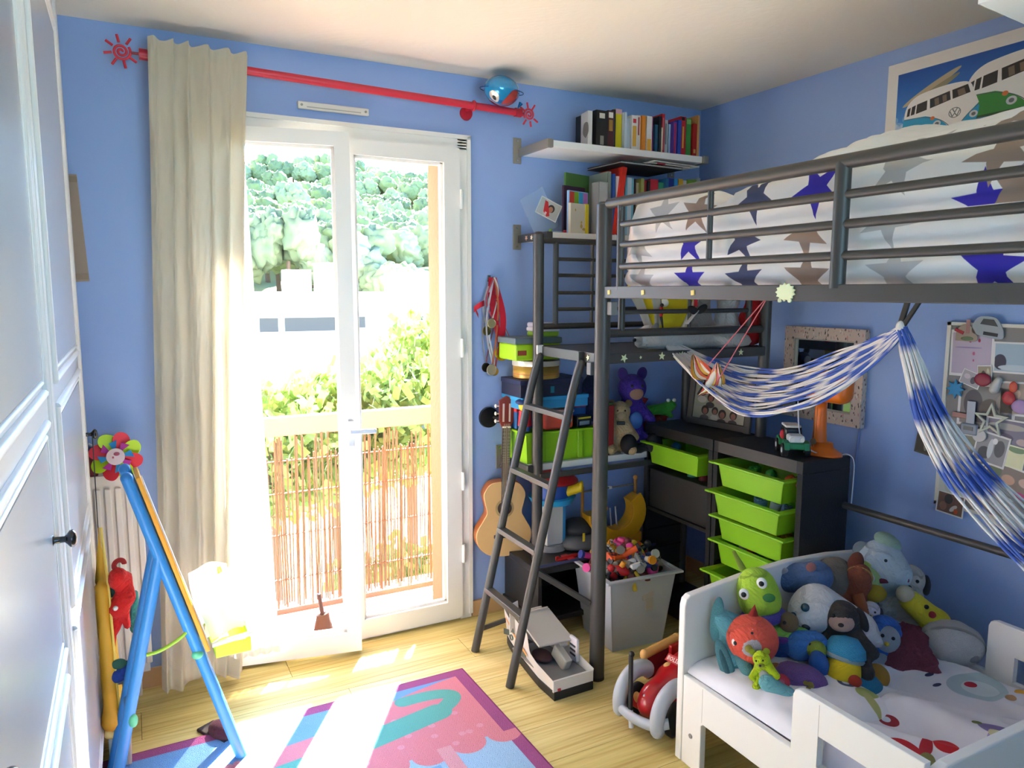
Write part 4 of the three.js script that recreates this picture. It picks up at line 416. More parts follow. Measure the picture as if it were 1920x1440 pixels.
// ---------- black drawer units ----------
const cupM = mat('#1a1918', 0.5, { bumpMap: FUZZ, bumpScale: 0.0004 }), limeD = mat('#86c01a', 0.42);
{
  const unit = (label, z0, z1) => {
    const t = thing('drawer_unit', label, 'drawer unit', [-0.3725, 0, (z0 + z1) / 2]), w = z1 - z0;
    part(t, 'top', box(0.265, 0.05, w, 0.003).translate(0, 0.893, 0), cupM); part(t, 'bottom', box(0.262, 0.05, w - 0.04).translate(0, 0.04, 0), cupM);
    for (const s of [-1, 1]) { const p = part(t, 'side_panel', box(0.265, 0.868, 0.026, 0.002).translate(0, 0.434, s * (w / 2 - 0.013)), cupM); for (let y = 0.18; y < 0.84; y += 0.1) part(p, 'groove', at(box(0.24, 0.008, 0.003), 0, y, s * (w / 2 - 0.0275)), mat('#0c0c0c', 0.8)); }
    return t;
  };
  const R = unit('black drawer unit with five lime bins beside the white bed', 0.722, 1.2), L = unit('black drawer unit in the corner holding only one lime bin', 0.24, 0.716);
  part(R, 'fascia', box(0.004, 0.048, 0.42).translate(-0.131, 0.893, 0), mat('#3a3833', 0.5));
  const bin = (u, y, dx, m, name = 'drawer') => { const d = new THREE.Group(); d.name = name; u.add(d); d.position.set(-dx, y - 0.1, 0); tub(0.235, 0.1, 0.355, 0.1, m, d, 0.03); return d; };
  [[0.836, 0.045], [0.713, 0.062], [0.6, 0.035], [0.492, 0.035], [0.362, 0.075]].forEach(([y, dx]) => bin(R, y, dx, limeD));
  bin(L, 0.835, 0.04, limeD); part(L, 'black_drawer', at(box(0.24, 0.19, 0.415, 0.006), 0.0, 0.6, 0), mat('#201f1e', 0.55)).userData.label = 'plain black drawer'; part(L, 'shelf', at(box(0.255, 0.016, 0.42), 0, 0.495, 0), cupM);
  const bits = [['green plastic block', '#3c9c2c', R, 0.836, -0.06, 'b'], ['small green ball', '#2f8c2c', R, 0.836, 0.03, 's'], ['orange ball', '#d8641c', R, 0.836, 0.13, 's'], ['dark red brick', '#8c2a20', R, 0.836, 0.165, 'b'], ['pale blue block', '#8cb8c8', R, 0.713, -0.02, 'b'], ['white toy cup', '#c4d0d4', R, 0.713, 0.06, 'c'], ['clear blue box', '#7c9cb4', R, 0.713, 0.12, 'b'], ['orange brick', '#c8741c', R, 0.6, 0.07, 'b'], ['yellow brick', '#c8a42c', R, 0.6, 0.13, 'b'], ['navy brick', '#1c2c5c', R, 0.6, -0.08, 'b'], ['white toy wheel', '#d0d4d0', R, 0.492, -0.1, 'c'], ['orange toy ring', '#c8581c', R, 0.492, -0.055, 'c'], ['teal toy shell', '#2c7c8c', L, 0.835, -0.1, 's'], ['mint toy arch', '#5cb49c', L, 0.703, 0.02, 'c'], ['maroon ball', '#6c1c24', L, 0.703, 0.1, 's']];
  for (const [n, c, u, y, z, k] of bits) { const p = [u.position.x - 0.05 - (u === R ? 0.02 : 0), y < 0.71 && u === L ? 0.7 : y - 0.022, u.position.z + z]; const g = k === 's' ? bumpy(ball(0.024, 14), 0.002, 60) : k === 'c' ? at(lathe([[0.01, 0], [0.022, 0.004], [0.025, 0.04], [0.019, 0.04], [0.014, 0.01]], 18), 0, -0.015, 0) : join(box(0.04, 0.026, 0.05, 0.003), at(cyl(0.008, 0.008, 0.006, 10), 0.01, 0.016, 0.012), at(cyl(0.008, 0.008, 0.006, 10), 0.01, 0.016, -0.012), at(cyl(0.008, 0.008, 0.006, 10), -0.01, 0.016, 0.012)); solo('toy_piece', n + (u === L ? (y > 0.8 ? ' in the lone lime bin of the corner unit' : ' on the black drawer of the corner unit') : ' in the lime bin, ' + { 0.836: 'topmost', 0.713: 'second from top', 0.6: 'third from top', 0.492: 'fourth from top' }[y]), 'toy', g, mat(c, 0.45), p, [0.2, z * 20, 0.15]); }
}
{ // on top of the units
  const Y = 0.9182;
  const pf = thing('framed_photo', 'grey framed group photo leaning at the back of the black units', 'picture', [-0.285, Y, 0.52], [0, -PI / 2 + 0.12, 0]);
  const pt = canvasTex(256, 200, (c, w, h) => { c.fillStyle = '#9c9884'; c.fillRect(0, 0, w, h); for (let i = 0; i < 60; i++) { c.fillStyle = `rgba(${rnd(110, 190) | 0},${rnd(110, 180) | 0},${rnd(90, 160) | 0},.3)`; c.fillRect(rnd(w), rnd(h * 0.6), rnd(10, 50), rnd(8, 30)); } for (const [x, y, r] of [[40, 70, 20], [84, 96, 18], [62, 158, 19], [112, 156, 16], [150, 166, 19], [204, 164, 18]]) { c.fillStyle = '#241a18'; c.beginPath(); c.ellipse(x, y, r, r * 1.15, 0, 0, 7); c.fill(); c.fillStyle = '#8c5c4c'; c.beginPath(); c.ellipse(x, y + 5, r * 0.66, r * 0.8, 0, 0, 7); c.fill(); c.fillStyle = ['#3a3434', '#b8b0a4', '#5c5048'][x % 3]; c.beginPath(); c.ellipse(x, y + r * 2, r * 1.2, r * 0.8, 0, 0, 7); c.fill(); } });
  const tl = new THREE.Group(); part(pf, 'photograph', at(new THREE.PlaneGeometry(0.3, 0.2), 0, 0.135, 0.006, -0.14), mat('#ffffff', 0.4, { map: pt })); part(pf, 'frame', join(at(box(0.37, 0.03, 0.018, 0.004), 0, 0.24, -0.01), at(box(0.37, 0.03, 0.018, 0.004), 0, 0.018, 0.015), at(box(0.032, 0.26, 0.018, 0.004), -0.17, 0.13, 0.003, -0.11), at(box(0.032, 0.26, 0.018, 0.004), 0.17, 0.13, 0.003, -0.11)), mat('#5a554e', 0.6)); part(pf, 'back_board', at(box(0.33, 0.24, 0.006), 0, 0.13, -0.004, -0.11), mat('#4c453c', 0.8));
  const j = thing('toy_jeep', 'green and white toy jeep parked on the drawer unit by the lamp', 'toy car', [-0.42, Y, 1.07], -2.2); j.scale.setScalar(1.22);
  part(j, 'chassis', box(0.13, 0.022, 0.058, 0.006).translate(0, 0.036, 0), mat('#1f7a4c', 0.4)); for (const s of [-1, 1]) for (const x of [-0.045, 0.045]) part(j, 'fender', at(ext(shape([[-0.026, 0], [-0.02, 0.02], [0, 0.026], [0.02, 0.02], [0.026, 0], [0.02, 0], [0.014, 0.014], [0, 0.019], [-0.014, 0.014], [-0.02, 0]]), 0.014, 0.001, 1), x, 0.026, s * 0.03 - 0.007), mat('#1f7a4c', 0.4));
  part(j, 'hood', box(0.052, 0.024, 0.048, 0.008).translate(0.036, 0.058, 0), mat('#d8dcd8', 0.4)); part(j, 'cabin', box(0.07, 0.038, 0.052, 0.008).translate(-0.028, 0.066, 0), mat('#22262a', 0.2)); part(j, 'roof', box(0.066, 0.008, 0.05, 0.004).translate(-0.028, 0.089, 0), mat('#d8d6cc', 0.5)); part(j, 'roll_bar', join(rod([0.006, 0.05, 0.026], [-0.004, 0.088, 0.024], 0.003), rod([0.006, 0.05, -0.026], [-0.004, 0.088, -0.024], 0.003)), black); part(j, 'driver', at(ell(0.01, 0.016, 0.01), -0.01, 0.062, 0.029), mat('#b8202c', 0.5));
  for (const [x, s] of [[-0.045, 1], [-0.045, -1], [0.045, 1], [0.045, -1]]) { const w = part(j, 'wheel', at(cyl(0.021, 0.021, 0.016, 22), x, 0.021, s * 0.034, PI / 2), mat('#17181a', 0.7)); part(w, 'hub', at(cyl(0.009, 0.009, 0.017, 14), x, 0.021, s * 0.0345, PI / 2), mat('#c8ccd0', 0.3)); }
  part(j, 'spare_wheel', at(cyl(0.018, 0.018, 0.01, 18), -0.07, 0.058, 0, 0, 0, PI / 2), black); for (const s of [-1, 1]) part(j, 'headlight', at(cyl(0.007, 0.007, 0.004, 12), 0.064, 0.058, s * 0.015, 0, 0, PI / 2), mat('#e8e8e0', 0.2));
  const org = mat('#e0701a', 0.35), lp = thing('desk_lamp', 'orange plastic desk lamp with a rounded boxy head standing on the drawer unit', 'lamp', [-0.325, Y, 1.118], 0.0);
  part(lp, 'base', at(lathe([[0, 0], [0.062, 0], [0.062, 0.008], [0.05, 0.018], [0.034, 0.03], [0.03, 0.05], [0, 0.05]], 36).scale(1, 1, 1.25), 0, 0, 0.02), org); part(lp, 'stem', at(lathe([[0.03, 0.03], [0.025, 0.09], [0.022, 0.17], [0.023, 0.205], [0.0, 0.206]], 28), 0, 0, 0), org); part(lp, 'shade', at(box(0.09, 0.125, 0.2, 0.04), 0, 0.272, 0.03, 0, 0, 0), org); part(lp, 'panel', at(box(0.02, 0.07, 0.13, 0.009), -0.041, 0.28, 0.03), mat('#cdc9c0', 0.4)); part(lp, 'seam', rod([-0.031, 0.03, 0.0], [-0.024, 0.2, 0.0], 0.0014, 6), mat('#f0a050', 0.4)); part(lp, 'switch', at(cyl(0.012, 0.012, 0.006, 16), -0.034, 0.052, 0.0, 0, 0, PI / 2), mat('#a08060', 0.5));
  solo('lamp_cord', 'thin white cord curling down from the orange lamp over the unit edge', 'cord', tube([[-0.43, Y + 0.28, 1.09], [-0.42, Y + 0.1, 1.1], [-0.4, Y + 0.035, 1.12], [-0.36, Y + 0.006, 1.17], [-0.3, Y + 0.004, 1.19], [-0.26, Y + 0.006, 1.2], [-0.24, Y - 0.02, 1.215], [-0.238, Y - 0.1, 1.216], [-0.24, Y - 0.2, 1.214]], 0.0025, 60, 6), mat('#c8d0dc', 0.5));
  solo('hanging_cable', 'thin grey cord hanging straight down the wall beside the mirror', 'cord', tube([[-0.006, 1.3, 1.07], [-0.006, 1.1, 1.06], [-0.007, 0.9, 1.05], [-0.006, 0.66, 1.04]], 0.003, 30, 6), mat('#7c8cb4', 0.6));
}
// ---------- white child bed and its soft toys ----------
const paintW = mat('#e9e6de', 0.45);
{
  const t = thing('child_bed', 'low white wooden child bed with arched headboard and cut-out side guards', 'bed');
  const X0 = -1.17, X1 = -0.24, hb = shape([[X0, 0], [X0, 0.535], [X0 + 0.006, 0.556], [X0 + 0.02, 0.566], [X0 + 0.25, 0.592], [(X0 + X1) / 2, 0.605], [X1 - 0.25, 0.596], [X1 - 0.02, 0.572], [X1, 0.54], [X1, 0], [X1 - 0.07, 0], [X1 - 0.07, 0.2], [X0 + 0.07, 0.2], [X0 + 0.07, 0]]);
  part(t, 'headboard', ext(hb, 0.02, 0.004, 2).translate(0, 0, 1.306), paintW);
  const fb = shape([[X0, 0], [X0, 0.44], [X0 + 0.02, 0.468], [X0 + 0.05, 0.476], [X1 - 0.05, 0.476], [X1 - 0.02, 0.468], [X1, 0.44], [X1, 0], [X1 - 0.07, 0], [X1 - 0.07, 0.17], [X0 + 0.07, 0.17], [X0 + 0.07, 0]]);
  part(t, 'footboard', ext(fb, 0.02, 0.004, 2).translate(0, 0, 2.152), paintW);
  for (const x of [X0, X1 - 0.02]) {
    const s = new THREE.Shape(), p = [[1.335, 0], [1.335, 0.3], [1.776, 0.3], [1.776, 0.462], [1.782, 0.476], [1.796, 0.482], [2.148, 0.482], [2.148, 0], [2.07, 0], [2.07, 0.18], [1.428, 0.18], [1.418, 0.17], [1.418, 0]]; p.forEach((q, i) => i ? s.lineTo(...q) : s.moveTo(...q)); s.closePath();
    const h = new THREE.Path(); [[1.861, 0.3], [1.861, 0.387], [2.11, 0.387], [2.11, 0.3]].forEach((q, i) => i ? h.lineTo(...q) : h.moveTo(...q)); h.closePath(); s.holes.push(h);
    const g = ext(s, 0.018, 0.0025, 2).rotateY(-PI / 2).translate(x + 0.018, 0, 0); part(t, 'side_guard', g, paintW);
    if (x === X0) { part(t, 'bolt', at(cyl(0.008, 0.008, 0.004, 14), x - 0.003, 0.11, 1.375, 0, 0, PI / 2), mat('#8c8c88', 0.4)); part(t, 'panel_joint', join(at(box(0.001, 0.115, 0.0016), x - 0.0022, 0.24, 1.424), at(box(0.001, 0.29, 0.0016), x - 0.0022, 0.33, 1.861)), mat('#b4b0a6', 0.8)); }
  }
  for (let z = 1.42; z < 2.12; z += 0.14) part(t, 'slat', W(X0 + 0.02, X1 - 0.02, 0.165, 0.18, z, z + 0.07), mat('#cbb48a', 0.6));
  const mt = thing('child_mattress', 'thin mattress under the printed sheet of the white child bed', 'mattress'); part(mt, 'core', W(X0 + 0.025, X1 - 0.025, 0.182, 0.265, 1.335, 2.145), mat('#e2e0e4', 0.9));
  const pr = canvasTex(1024, 1024, (c, w) => { // u = x, v = z on the sheet: loose coloured figures on white cotton
    c.fillStyle = '#d6d4dc'; c.fillRect(0, 0, w, w); const P = (x, z) => [(x - X0) / (X1 - X0) * w, w - (z - 1.33) / 0.82 * w], blob = (col, x, z, rx, rz, a = 0) => { const [px, py] = P(x, z); c.fillStyle = col; c.beginPath(); c.ellipse(px, py, rx / 0.93 * w, rz / 0.82 * w, a, 0, 7); c.fill(); };
    blob('#b3202c', -0.93, 1.93, 0.045, 0.045); blob('#a82430', -0.87, 1.96, 0.05, 0.016, 0.5); blob('#b8202a', -0.81, 1.98, 0.034, 0.032); blob('#7c7a48', -0.93, 2.0, 0.05, 0.02, 0.6); blob('#8c2430', -0.84, 1.83, 0.03, 0.026); blob('#c9ccd8', -0.84, 1.82, 0.014, 0.012);
    blob('#8474a8', -0.62, 2.03, 0.05, 0.06, 0.4); blob('#9c8cc0', -0.67, 2.06, 0.045, 0.04); blob('#c01f24', -0.6, 2.085, 0.026, 0.026); blob('#c9c49c', -0.66, 2.03, 0.02, 0.016); blob('#8a5c54', -0.7, 2.11, 0.05, 0.012); blob('#6c7440', -0.64, 1.97, 0.022, 0.01);
    blob('#a9bcc4', -0.4, 1.84, 0.1, 0.08); blob('#c9d4d8', -0.4, 1.85, 0.06, 0.05); blob('#b01c34', -0.4, 1.82, 0.024, 0.016); blob('#d8a03c', -0.31, 1.93, 0.024, 0.022); blob('#b8906c', -0.38, 1.93, 0.02, 0.014); blob('#3c3c5c', -0.46, 1.72, 0.022, 0.008); blob('#3c3c5c', -0.4, 1.7, 0.022, 0.008, 0.4); blob('#3c3c60', -0.5, 1.77, 0.02, 0.008); blob('#a02430', -0.8, 2.09, 0.016, 0.014);
    blob('#6c5c54', -1.1, 1.52, 0.012, 0.01); c.fillStyle = '#9ca4d0'; for (let i = 0; i < 40; i++) c.fillRect(i * w / 40, 0, w / 90, 34);
  });
  const sheet = grid(130, 140, (u, v) => { const x = X0 + 0.03 + u * (X1 - X0 - 0.06), z = 1.34 + v * 0.8; const e = Math.min(1, Math.min(u, 1 - u) * 14) * Math.min(1, Math.min(v, 1 - v) * 16), y = 0.262 + 0.055 * Math.sqrt(e) + 0.014 * nz(x * 7 + z * 3, z * 5, 2) + 0.012 * Math.pow(Math.max(0, 1 - Math.abs(nz((x - z * 0.6) * 7, (x + z) * 2, 5)) * 3), 2) * (z > 1.6 ? 1 : 0.4) + 0.035 * Math.exp(-(((z - 1.42) / 0.1) ** 2)) + 0.02 * Math.exp(-(((x + 0.72 - (z - 1.8) * 0.3) / 0.05) ** 2)) * (z > 1.75 ? 1 : 0); return [x, y * (e > 0 ? 1 : 0.98), z, u, (v * 0.8 + 0.01) / 0.82]; });
  solo('bed_sheet', 'rumpled pale sheet printed with red, violet and teal figures on the child bed', 'sheet', sheet, mat('#ffffff', 0.95, { map: pr, side: THREE.DoubleSide }));
  const pt = canvasTex(256, 256, (c) => { c.fillStyle = '#e0dee2'; c.fillRect(0, 0, 256, 256); const b = (f, x, y, a, d, r = 0) => { c.fillStyle = f; c.beginPath(); c.ellipse(x, y, a, d, r, 0, 7); c.fill(); }; b('#d0b48c', 60, 96, 26, 20); b('#d8a8b0', 92, 116, 20, 10, 0.6); b('#b87c4c', 104, 134, 12, 14); b('#50546c', 186, 206, 13, 13); b('#c9ccd4', 186, 206, 6, 6); b('#9aa45c', 214, 222, 14, 26); b('#a9a86c', 232, 204, 26, 9, -0.6); });
  const pg = grid(40, 40, (u, v) => { const a = (u - 0.5) * 2, b = (v - 0.5) * 2, k = Math.pow(Math.max(0, (1 - a ** 4) * (1 - b ** 4)), 0.5); return [a * 0.2, 0.055 * k + 0.008 * nz(a * 4, b * 4, 1) * k, b * 0.26, v, 1 - u]; });
  const pw = thing('child_pillow', 'white pillow with a small printed figure at the head of the child bed', 'pillow', [-0.95, 0.305, 1.56], [0.0, 0.02, 0.0]);
  part(pw, 'case', pg, mat('#ffffff', 0.95, { map: pt, side: THREE.DoubleSide })); part(pw, 'underside', pg.clone().scale(1, -0.35, 1), mat('#d8d6da', 0.95, { side: THREE.DoubleSide }));
}
{
  const FACE = -0.96, toy = (name, label, p, tilt = [0, 0], turn = FACE, cat = 'plush toy') => thing(name, label, cat, p, [tilt[0], turn, tilt[1]]);
  const eye = (t, x, y, z, r = 0.009, white) => { if (white) part(t, 'eye', at(ell(r * 1.9, r * 2.1, r), x, y, z - r * 0.5), mat('#e8e6e2', 0.4)); part(t, white ? 'pupil' : 'eye', at(ball(r, 10), x, y, z + (white ? r * 0.3 : 0)), black); };
  // sitting soft toy 0.2 m tall: one continuous body, then ears, eyes, muzzle, nose
  const sitGeo = body([[0, 0.055, 0, 0.05, 0, 0.095, 0, 0.04], [0, 0.155, 0.006, 0.05], [-0.075, 0.07, 0.05, 0.018, -0.025, 0.105, 0, 0.026], [0.075, 0.07, 0.05, 0.018, 0.025, 0.105, 0, 0.026], [-0.055, 0.024, 0.08, 0.023, -0.022, 0.035, 0, 0.034], [0.055, 0.024, 0.08, 0.023, 0.022, 0.035, 0, 0.034]], 0.025, 34);
  function sitter(name, label, p, sc, col, o = {}, tilt, turn) {
    const t = toy(name, label, p, tilt, turn); t.scale.setScalar(sc); part(t, 'body', sitGeo, fuzz(col));
    const ec = fuzz(o.earCol ?? col), E = o.ear ?? 'round';
    for (const s of [-1, 1]) { part(t, 'ear', E === 'round' ? at(ell(0.02, 0.02, 0.01), s * 0.042, 0.2, 0) : E === 'long' ? at(ell(0.014, 0.045, 0.009), s * 0.025, 0.24, -0.005, 0, 0, -s * 0.25) : E === 'floppy' ? at(ell(0.014, 0.036, 0.022), s * 0.054, 0.15, 0.0, 0, 0, s * 0.25) : at(new THREE.ConeGeometry(0.02, 0.045, 12), s * 0.034, 0.21, 0, 0, 0, -s * 0.5), ec); eye(t, s * 0.02, 0.17, 0.05, 0.006, o.whiteEyes); }
    if (o.face) part(t, 'face', at(ell(0.036, 0.03, 0.02), 0, 0.15, 0.038), fuzz(o.face)); part(t, 'muzzle', at(ell(0.022, 0.016, 0.018), 0, 0.142, 0.05), fuzz(o.muzzle ?? o.face ?? '#d8d0c4')); part(t, 'nose', at(ell(0.008, 0.006, 0.005), 0, 0.148, 0.068), mat(o.nose ?? '#1a1818', 0.4));
    if (o.shirt) part(t, 'shirt', at(ell(0.055, 0.045, 0.05), 0, 0.075, 0.004), fuzz(o.shirt)); if (o.belly) part(t, 'belly', at(ell(0.03, 0.036, 0.012), 0, 0.07, 0.046), fuzz(o.belly));
    return t;
  }
  const fg = toy('plush_frog', 'fat lime green plush frog with bulging white eyes against the headboard', [-0.885, 0.44, 1.4], [-0.1, 0.25]);
  part(fg, 'body', body([[0, 0.085, 0, 0.07], [0, 0.135, 0.01, 0.062]], 0.03), fuzz('#a3c83c')); eye(fg, -0.032, 0.125, 0.075, 0.009, 1); eye(fg, 0.03, 0.155, 0.068, 0.009, 1); part(fg, 'snout', at(ell(0.02, 0.014, 0.01), 0.045, 0.108, 0.07), fuzz('#3f9a4c')); part(fg, 'horn', rod([-0.035, 0.19, 0], [-0.055, 0.255, 0], 0.012, 10, 0.006), fuzz('#9cb43c')); part(fg, 'collar', at(new THREE.TorusGeometry(0.06, 0.018, 10, 24), 0, 0.03, 0, PI / 2), fuzz('#5a50b0'));
  const bl = toy('plush_worm', 'deep blue and purple plush worm squeezed under the lime frog', [-0.86, 0.35, 1.44], [0, 0], FACE); part(bl, 'body', body([[0, 0.05, 0, 0.06, 0.05, 0.06, 0, 0.05]], 0.03, 26), fuzz('#28508c')); part(bl, 'stripe', at(new THREE.TorusGeometry(0.056, 0.012, 8, 22), 0, 0.075, 0, PI / 2), fuzz('#6a3c9c'));
  const nv = toy('plush_hat', 'navy plush cap with a pink pompom and a white patch by the headboard', [-0.665, 0.5, 1.365], [0, 0.15]); part(nv, 'cap', body([[-0.04, 0.05, 0, 0.05, 0.05, 0.06, 0, 0.055]], 0.03, 26), fuzz('#506890')); part(nv, 'pompom', at(ball(0.018, 12), 0.04, 0.1, 0.03), fuzz('#d8908c')); part(nv, 'patch', at(ell(0.02, 0.014, 0.01), -0.055, 0.085, 0.03), fuzz('#c9c8cc')); part(nv, 'ear', at(ell(0.014, 0.04, 0.02), -0.095, 0.045, 0.02, 0, 0, 0.3), fuzz('#b87c84'));
  const gb = toy('plush_mole', 'grey brown plush mole half buried between the navy cap and brown pony', [-0.52, 0.45, 1.37], [0, 0]); part(gb, 'body', body([[0, 0.07, 0, 0.075], [0.01, 0.11, 0.02, 0.05]], 0.03, 26), fuzz('#6c665c')); eye(gb, -0.02, 0.1, 0.075, 0.006); part(gb, 'button', at(ball(0.008, 10), -0.045, 0.07, 0.06), mat('#c4c08c', 0.5));
  const sl = toy('plush_seal', 'large white plush seal with blue eyes lying in the middle of the pile', [-0.71, 0.41, 1.46], [0.1, -0.25], -0.75); part(sl, 'body', body([[-0.02, 0.08, 0, 0.082, 0.14, 0.05, -0.03, 0.05], [-0.05, 0.06, 0.03, 0.06], [0.2, 0.03, -0.02, 0.028]], 0.03), fuzz('#cdccca')); part(sl, 'eye', at(ball(0.014, 12), -0.075, 0.105, 0.075), mat('#1f4a5c', 0.2)); part(sl, 'eye', at(ball(0.012, 12), -0.1, 0.06, 0.07), mat('#1f4a5c', 0.2)); part(sl, 'nose', at(ell(0.014, 0.01, 0.008), -0.055, 0.045, 0.09), mat('#26282c', 0.4));
  const po = toy('plush_pony', 'reddish brown and orange plush pony leaning on the headboard', [-0.5, 0.42, 1.41], [0.1, -0.2]); part(po, 'body', body([[0, 0.06, 0, 0.045, 0.02, 0.12, 0.01, 0.04], [-0.04, 0.03, 0.05, 0.024, -0.06, 0.1, 0.02, 0.03], [0.05, 0.0, 0.06, 0.022, 0.03, 0.06, 0.02, 0.03], [0.01, 0.16, 0.02, 0.04]], 0.02), fuzz('#8c4c34')); part(po, 'mane', at(ell(0.026, 0.045, 0.03), -0.01, 0.185, 0.0), fuzz('#7c3c28')); part(po, 'leg', rod([0.02, 0.1, 0.05], [0.07, 0.03, 0.08], 0.02, 12, 0.018), fuzz('#b8683c')); part(po, 'hoof', at(ell(0.02, 0.03, 0.014), -0.01, 0.02, 0.085), fuzz('#c9bcbc')); part(po, 'bridle', at(new THREE.TorusGeometry(0.04, 0.005, 8, 20), 0.012, 0.155, 0.02, 0.4), fuzz('#c8a04c'));
  const du = toy('plush_duck', 'pale green plush duck with a broad yellow beak near the back', [-0.385, 0.44, 1.425], [0, 0.1]); part(du, 'body', body([[0, 0.03, 0, 0.045], [0, 0.085, 0.01, 0.05]], 0.03, 28), fuzz('#a4c07c')); part(du, 'eye', at(ell(0.022, 0.02, 0.012), 0.0, 0.1, 0.052), mat('#c9c4d0', 0.5)); part(du, 'pupil', at(ball(0.008, 10), 0.002, 0.1, 0.063), mat('#24204c', 0.4)); part(du, 'beak', at(ell(0.04, 0.03, 0.036), 0.02, 0.05, 0.065), fuzz('#c8aa2c')); part(du, 'wing', at(ell(0.03, 0.05, 0.014), -0.05, 0.03, 0.04, 0, 0, 0.5), fuzz('#8cb870')); part(du, 'tuft', at(ell(0.04, 0.014, 0.03), -0.01, 0.135, 0), fuzz('#b4d060'));
  const el = toy('plush_hippo', 'big pale blue plush hippo with a mint cap propped in the bed corner', [-0.32, 0.46, 1.4], [0, -0.1]); part(el, 'body', body([[0, 0.06, 0, 0.09], [0, 0.12, 0.02, 0.075], [0.055, 0.095, 0.06, 0.05]], 0.04), fuzz('#a9bcc4')); eye(el, 0.012, 0.145, 0.09, 0.006); part(el, 'cap', at(ell(0.05, 0.03, 0.04), 0.01, 0.19, 0.01, 0, 0, -0.4), fuzz('#a4c8b4')); part(el, 'mouth', bar([0.0, 0.07, 0.105], [0.095, 0.095, 0.085], 0.016, 0.018, 0.006), fuzz('#8c2c44')); part(el, 'ear', at(ell(0.03, 0.034, 0.014), -0.07, 0.14, 0.02), fuzz('#9cb0ba'));
  sitter('plush_dog', 'shaggy cream plush dog with a dark patch beside the pale blue hippo', [-0.275, 0.36, 1.46], 1.05, '#b4b0a4', { ear: 'floppy', earCol: '#3c3c38', muzzle: '#d0c8b8' }, [0, -0.2]);
  const ye = toy('plush_banana', 'long yellow plush figure with a red button lying along the wall side', [-0.31, 0.4, 1.58], [0.2, -0.75], -0.7); part(ye, 'body', body([[-0.09, 0.03, 0, 0.038, 0.02, 0.035, 0.01, 0.045], [0.02, 0.035, 0.01, 0.045, 0.11, 0.02, 0, 0.03], [0.135, 0.01, 0.0, 0.02]], 0.02), fuzz('#c4b42c')); part(ye, 'button', at(ball(0.012, 12), -0.035, 0.055, 0.042), fuzz('#c02c34')); eye(ye, -0.065, 0.06, 0.034, 0.008); part(ye, 'cap', at(ell(0.03, 0.03, 0.03), -0.125, 0.035, 0), fuzz('#d8d0b4'));
  const cu = toy('cushion', 'round greyish white fluffy cushion behind the yellow plush', [-0.3, 0.365, 1.68], [0.4, 0], -0.9, 'cushion'); part(cu, 'cover', bumpy(ell(0.1, 0.085, 0.07, 26), 0.005, 30), fuzz('#b9b8b4')); part(cu, 'piping', at(new THREE.TorusGeometry(0.095, 0.006, 8, 36).scale(1, 0.86, 1), 0, 0, 0.01), fuzz('#a4a29c'));
  const ge = toy('plush_mouse', 'small dull grey plush mouse in front of the fluffy cushion', [-0.32, 0.325, 1.7], [0, 0]); part(ge, 'body', body([[-0.03, 0.026, 0, 0.026, 0.03, 0.024, 0, 0.024], [0.06, 0.02, 0.01, 0.016]], 0.02, 26), fuzz('#85858a')); part(ge, 'ear', at(ell(0.018, 0.018, 0.006), 0.03, 0.05, 0.0), fuzz('#94949a'));
  const mb = solo('crochet_blanket', 'crumpled maroon crochet blanket draped over the edge of the pile', 'blanket', grid(44, 44, (u, v) => { const a = u * 2 * PI, r = Math.pow(v, 0.8); const R = 0.12 + 0.025 * Math.sin(a * 5) * v; return [-0.445 + Math.cos(a) * R * r * 0.95, 0.43 - 0.14 * v * v + 0.02 * nz(u * 9, v * 4, 2) - 0.02 * Math.cos(a * 7) * v, 1.615 + Math.sin(a) * R * r * 0.85 + 0.012 * nz(u * 12, v * 12)]; }), mat('#8c4454', 1, { side: THREE.DoubleSide, bumpMap: rep(NF, 8), bumpScale: 0.01 }));
  const pe = toy('plush_penguin', 'blue plush penguin with a pale grey face in the middle of the pile', [-0.52, 0.27, 1.565], [-0.1, -0.1]); part(pe, 'body', body([[0, 0.06, 0, 0.06], [0, 0.135, 0.005, 0.058], [-0.07, 0.06, 0.02, 0.018, -0.03, 0.09, 0, 0.025], [0.07, 0.06, 0.02, 0.018, 0.03, 0.09, 0, 0.025]], 0.02), fuzz('#2c5aa8')); part(pe, 'face', at(ell(0.04, 0.046, 0.022), 0.012, 0.128, 0.046), fuzz('#a4b0bc')); part(pe, 'beak', at(new THREE.ConeGeometry(0.01, 0.022, 10), 0.012, 0.118, 0.074, PI / 2), mat('#c8b43c', 0.6)); part(pe, 'belly', at(ell(0.034, 0.034, 0.014), 0.0, 0.05, 0.05), fuzz('#b4c0cc')); eye(pe, -0.004, 0.142, 0.066, 0.006); eye(pe, 0.028, 0.142, 0.066, 0.006);
  sitter('plush_monkey', 'charcoal plush monkey with a pinkish beige face and red shorts', [-0.7, 0.32, 1.585], 1.12, '#383230', { face: '#c8a498', muzzle: '#cfae9f', shirt: '#8c1c24', ear: 'floppy' }, [-0.15, 0.15]);
  sitter('plush_fox', 'small bright orange plush fox tucked behind the charcoal monkey', [-0.73, 0.39, 1.49], 0.55, '#d8803c', { ear: 'cone', earCol: '#c03028', muzzle: '#e0a068' }, [0, 0.2]);
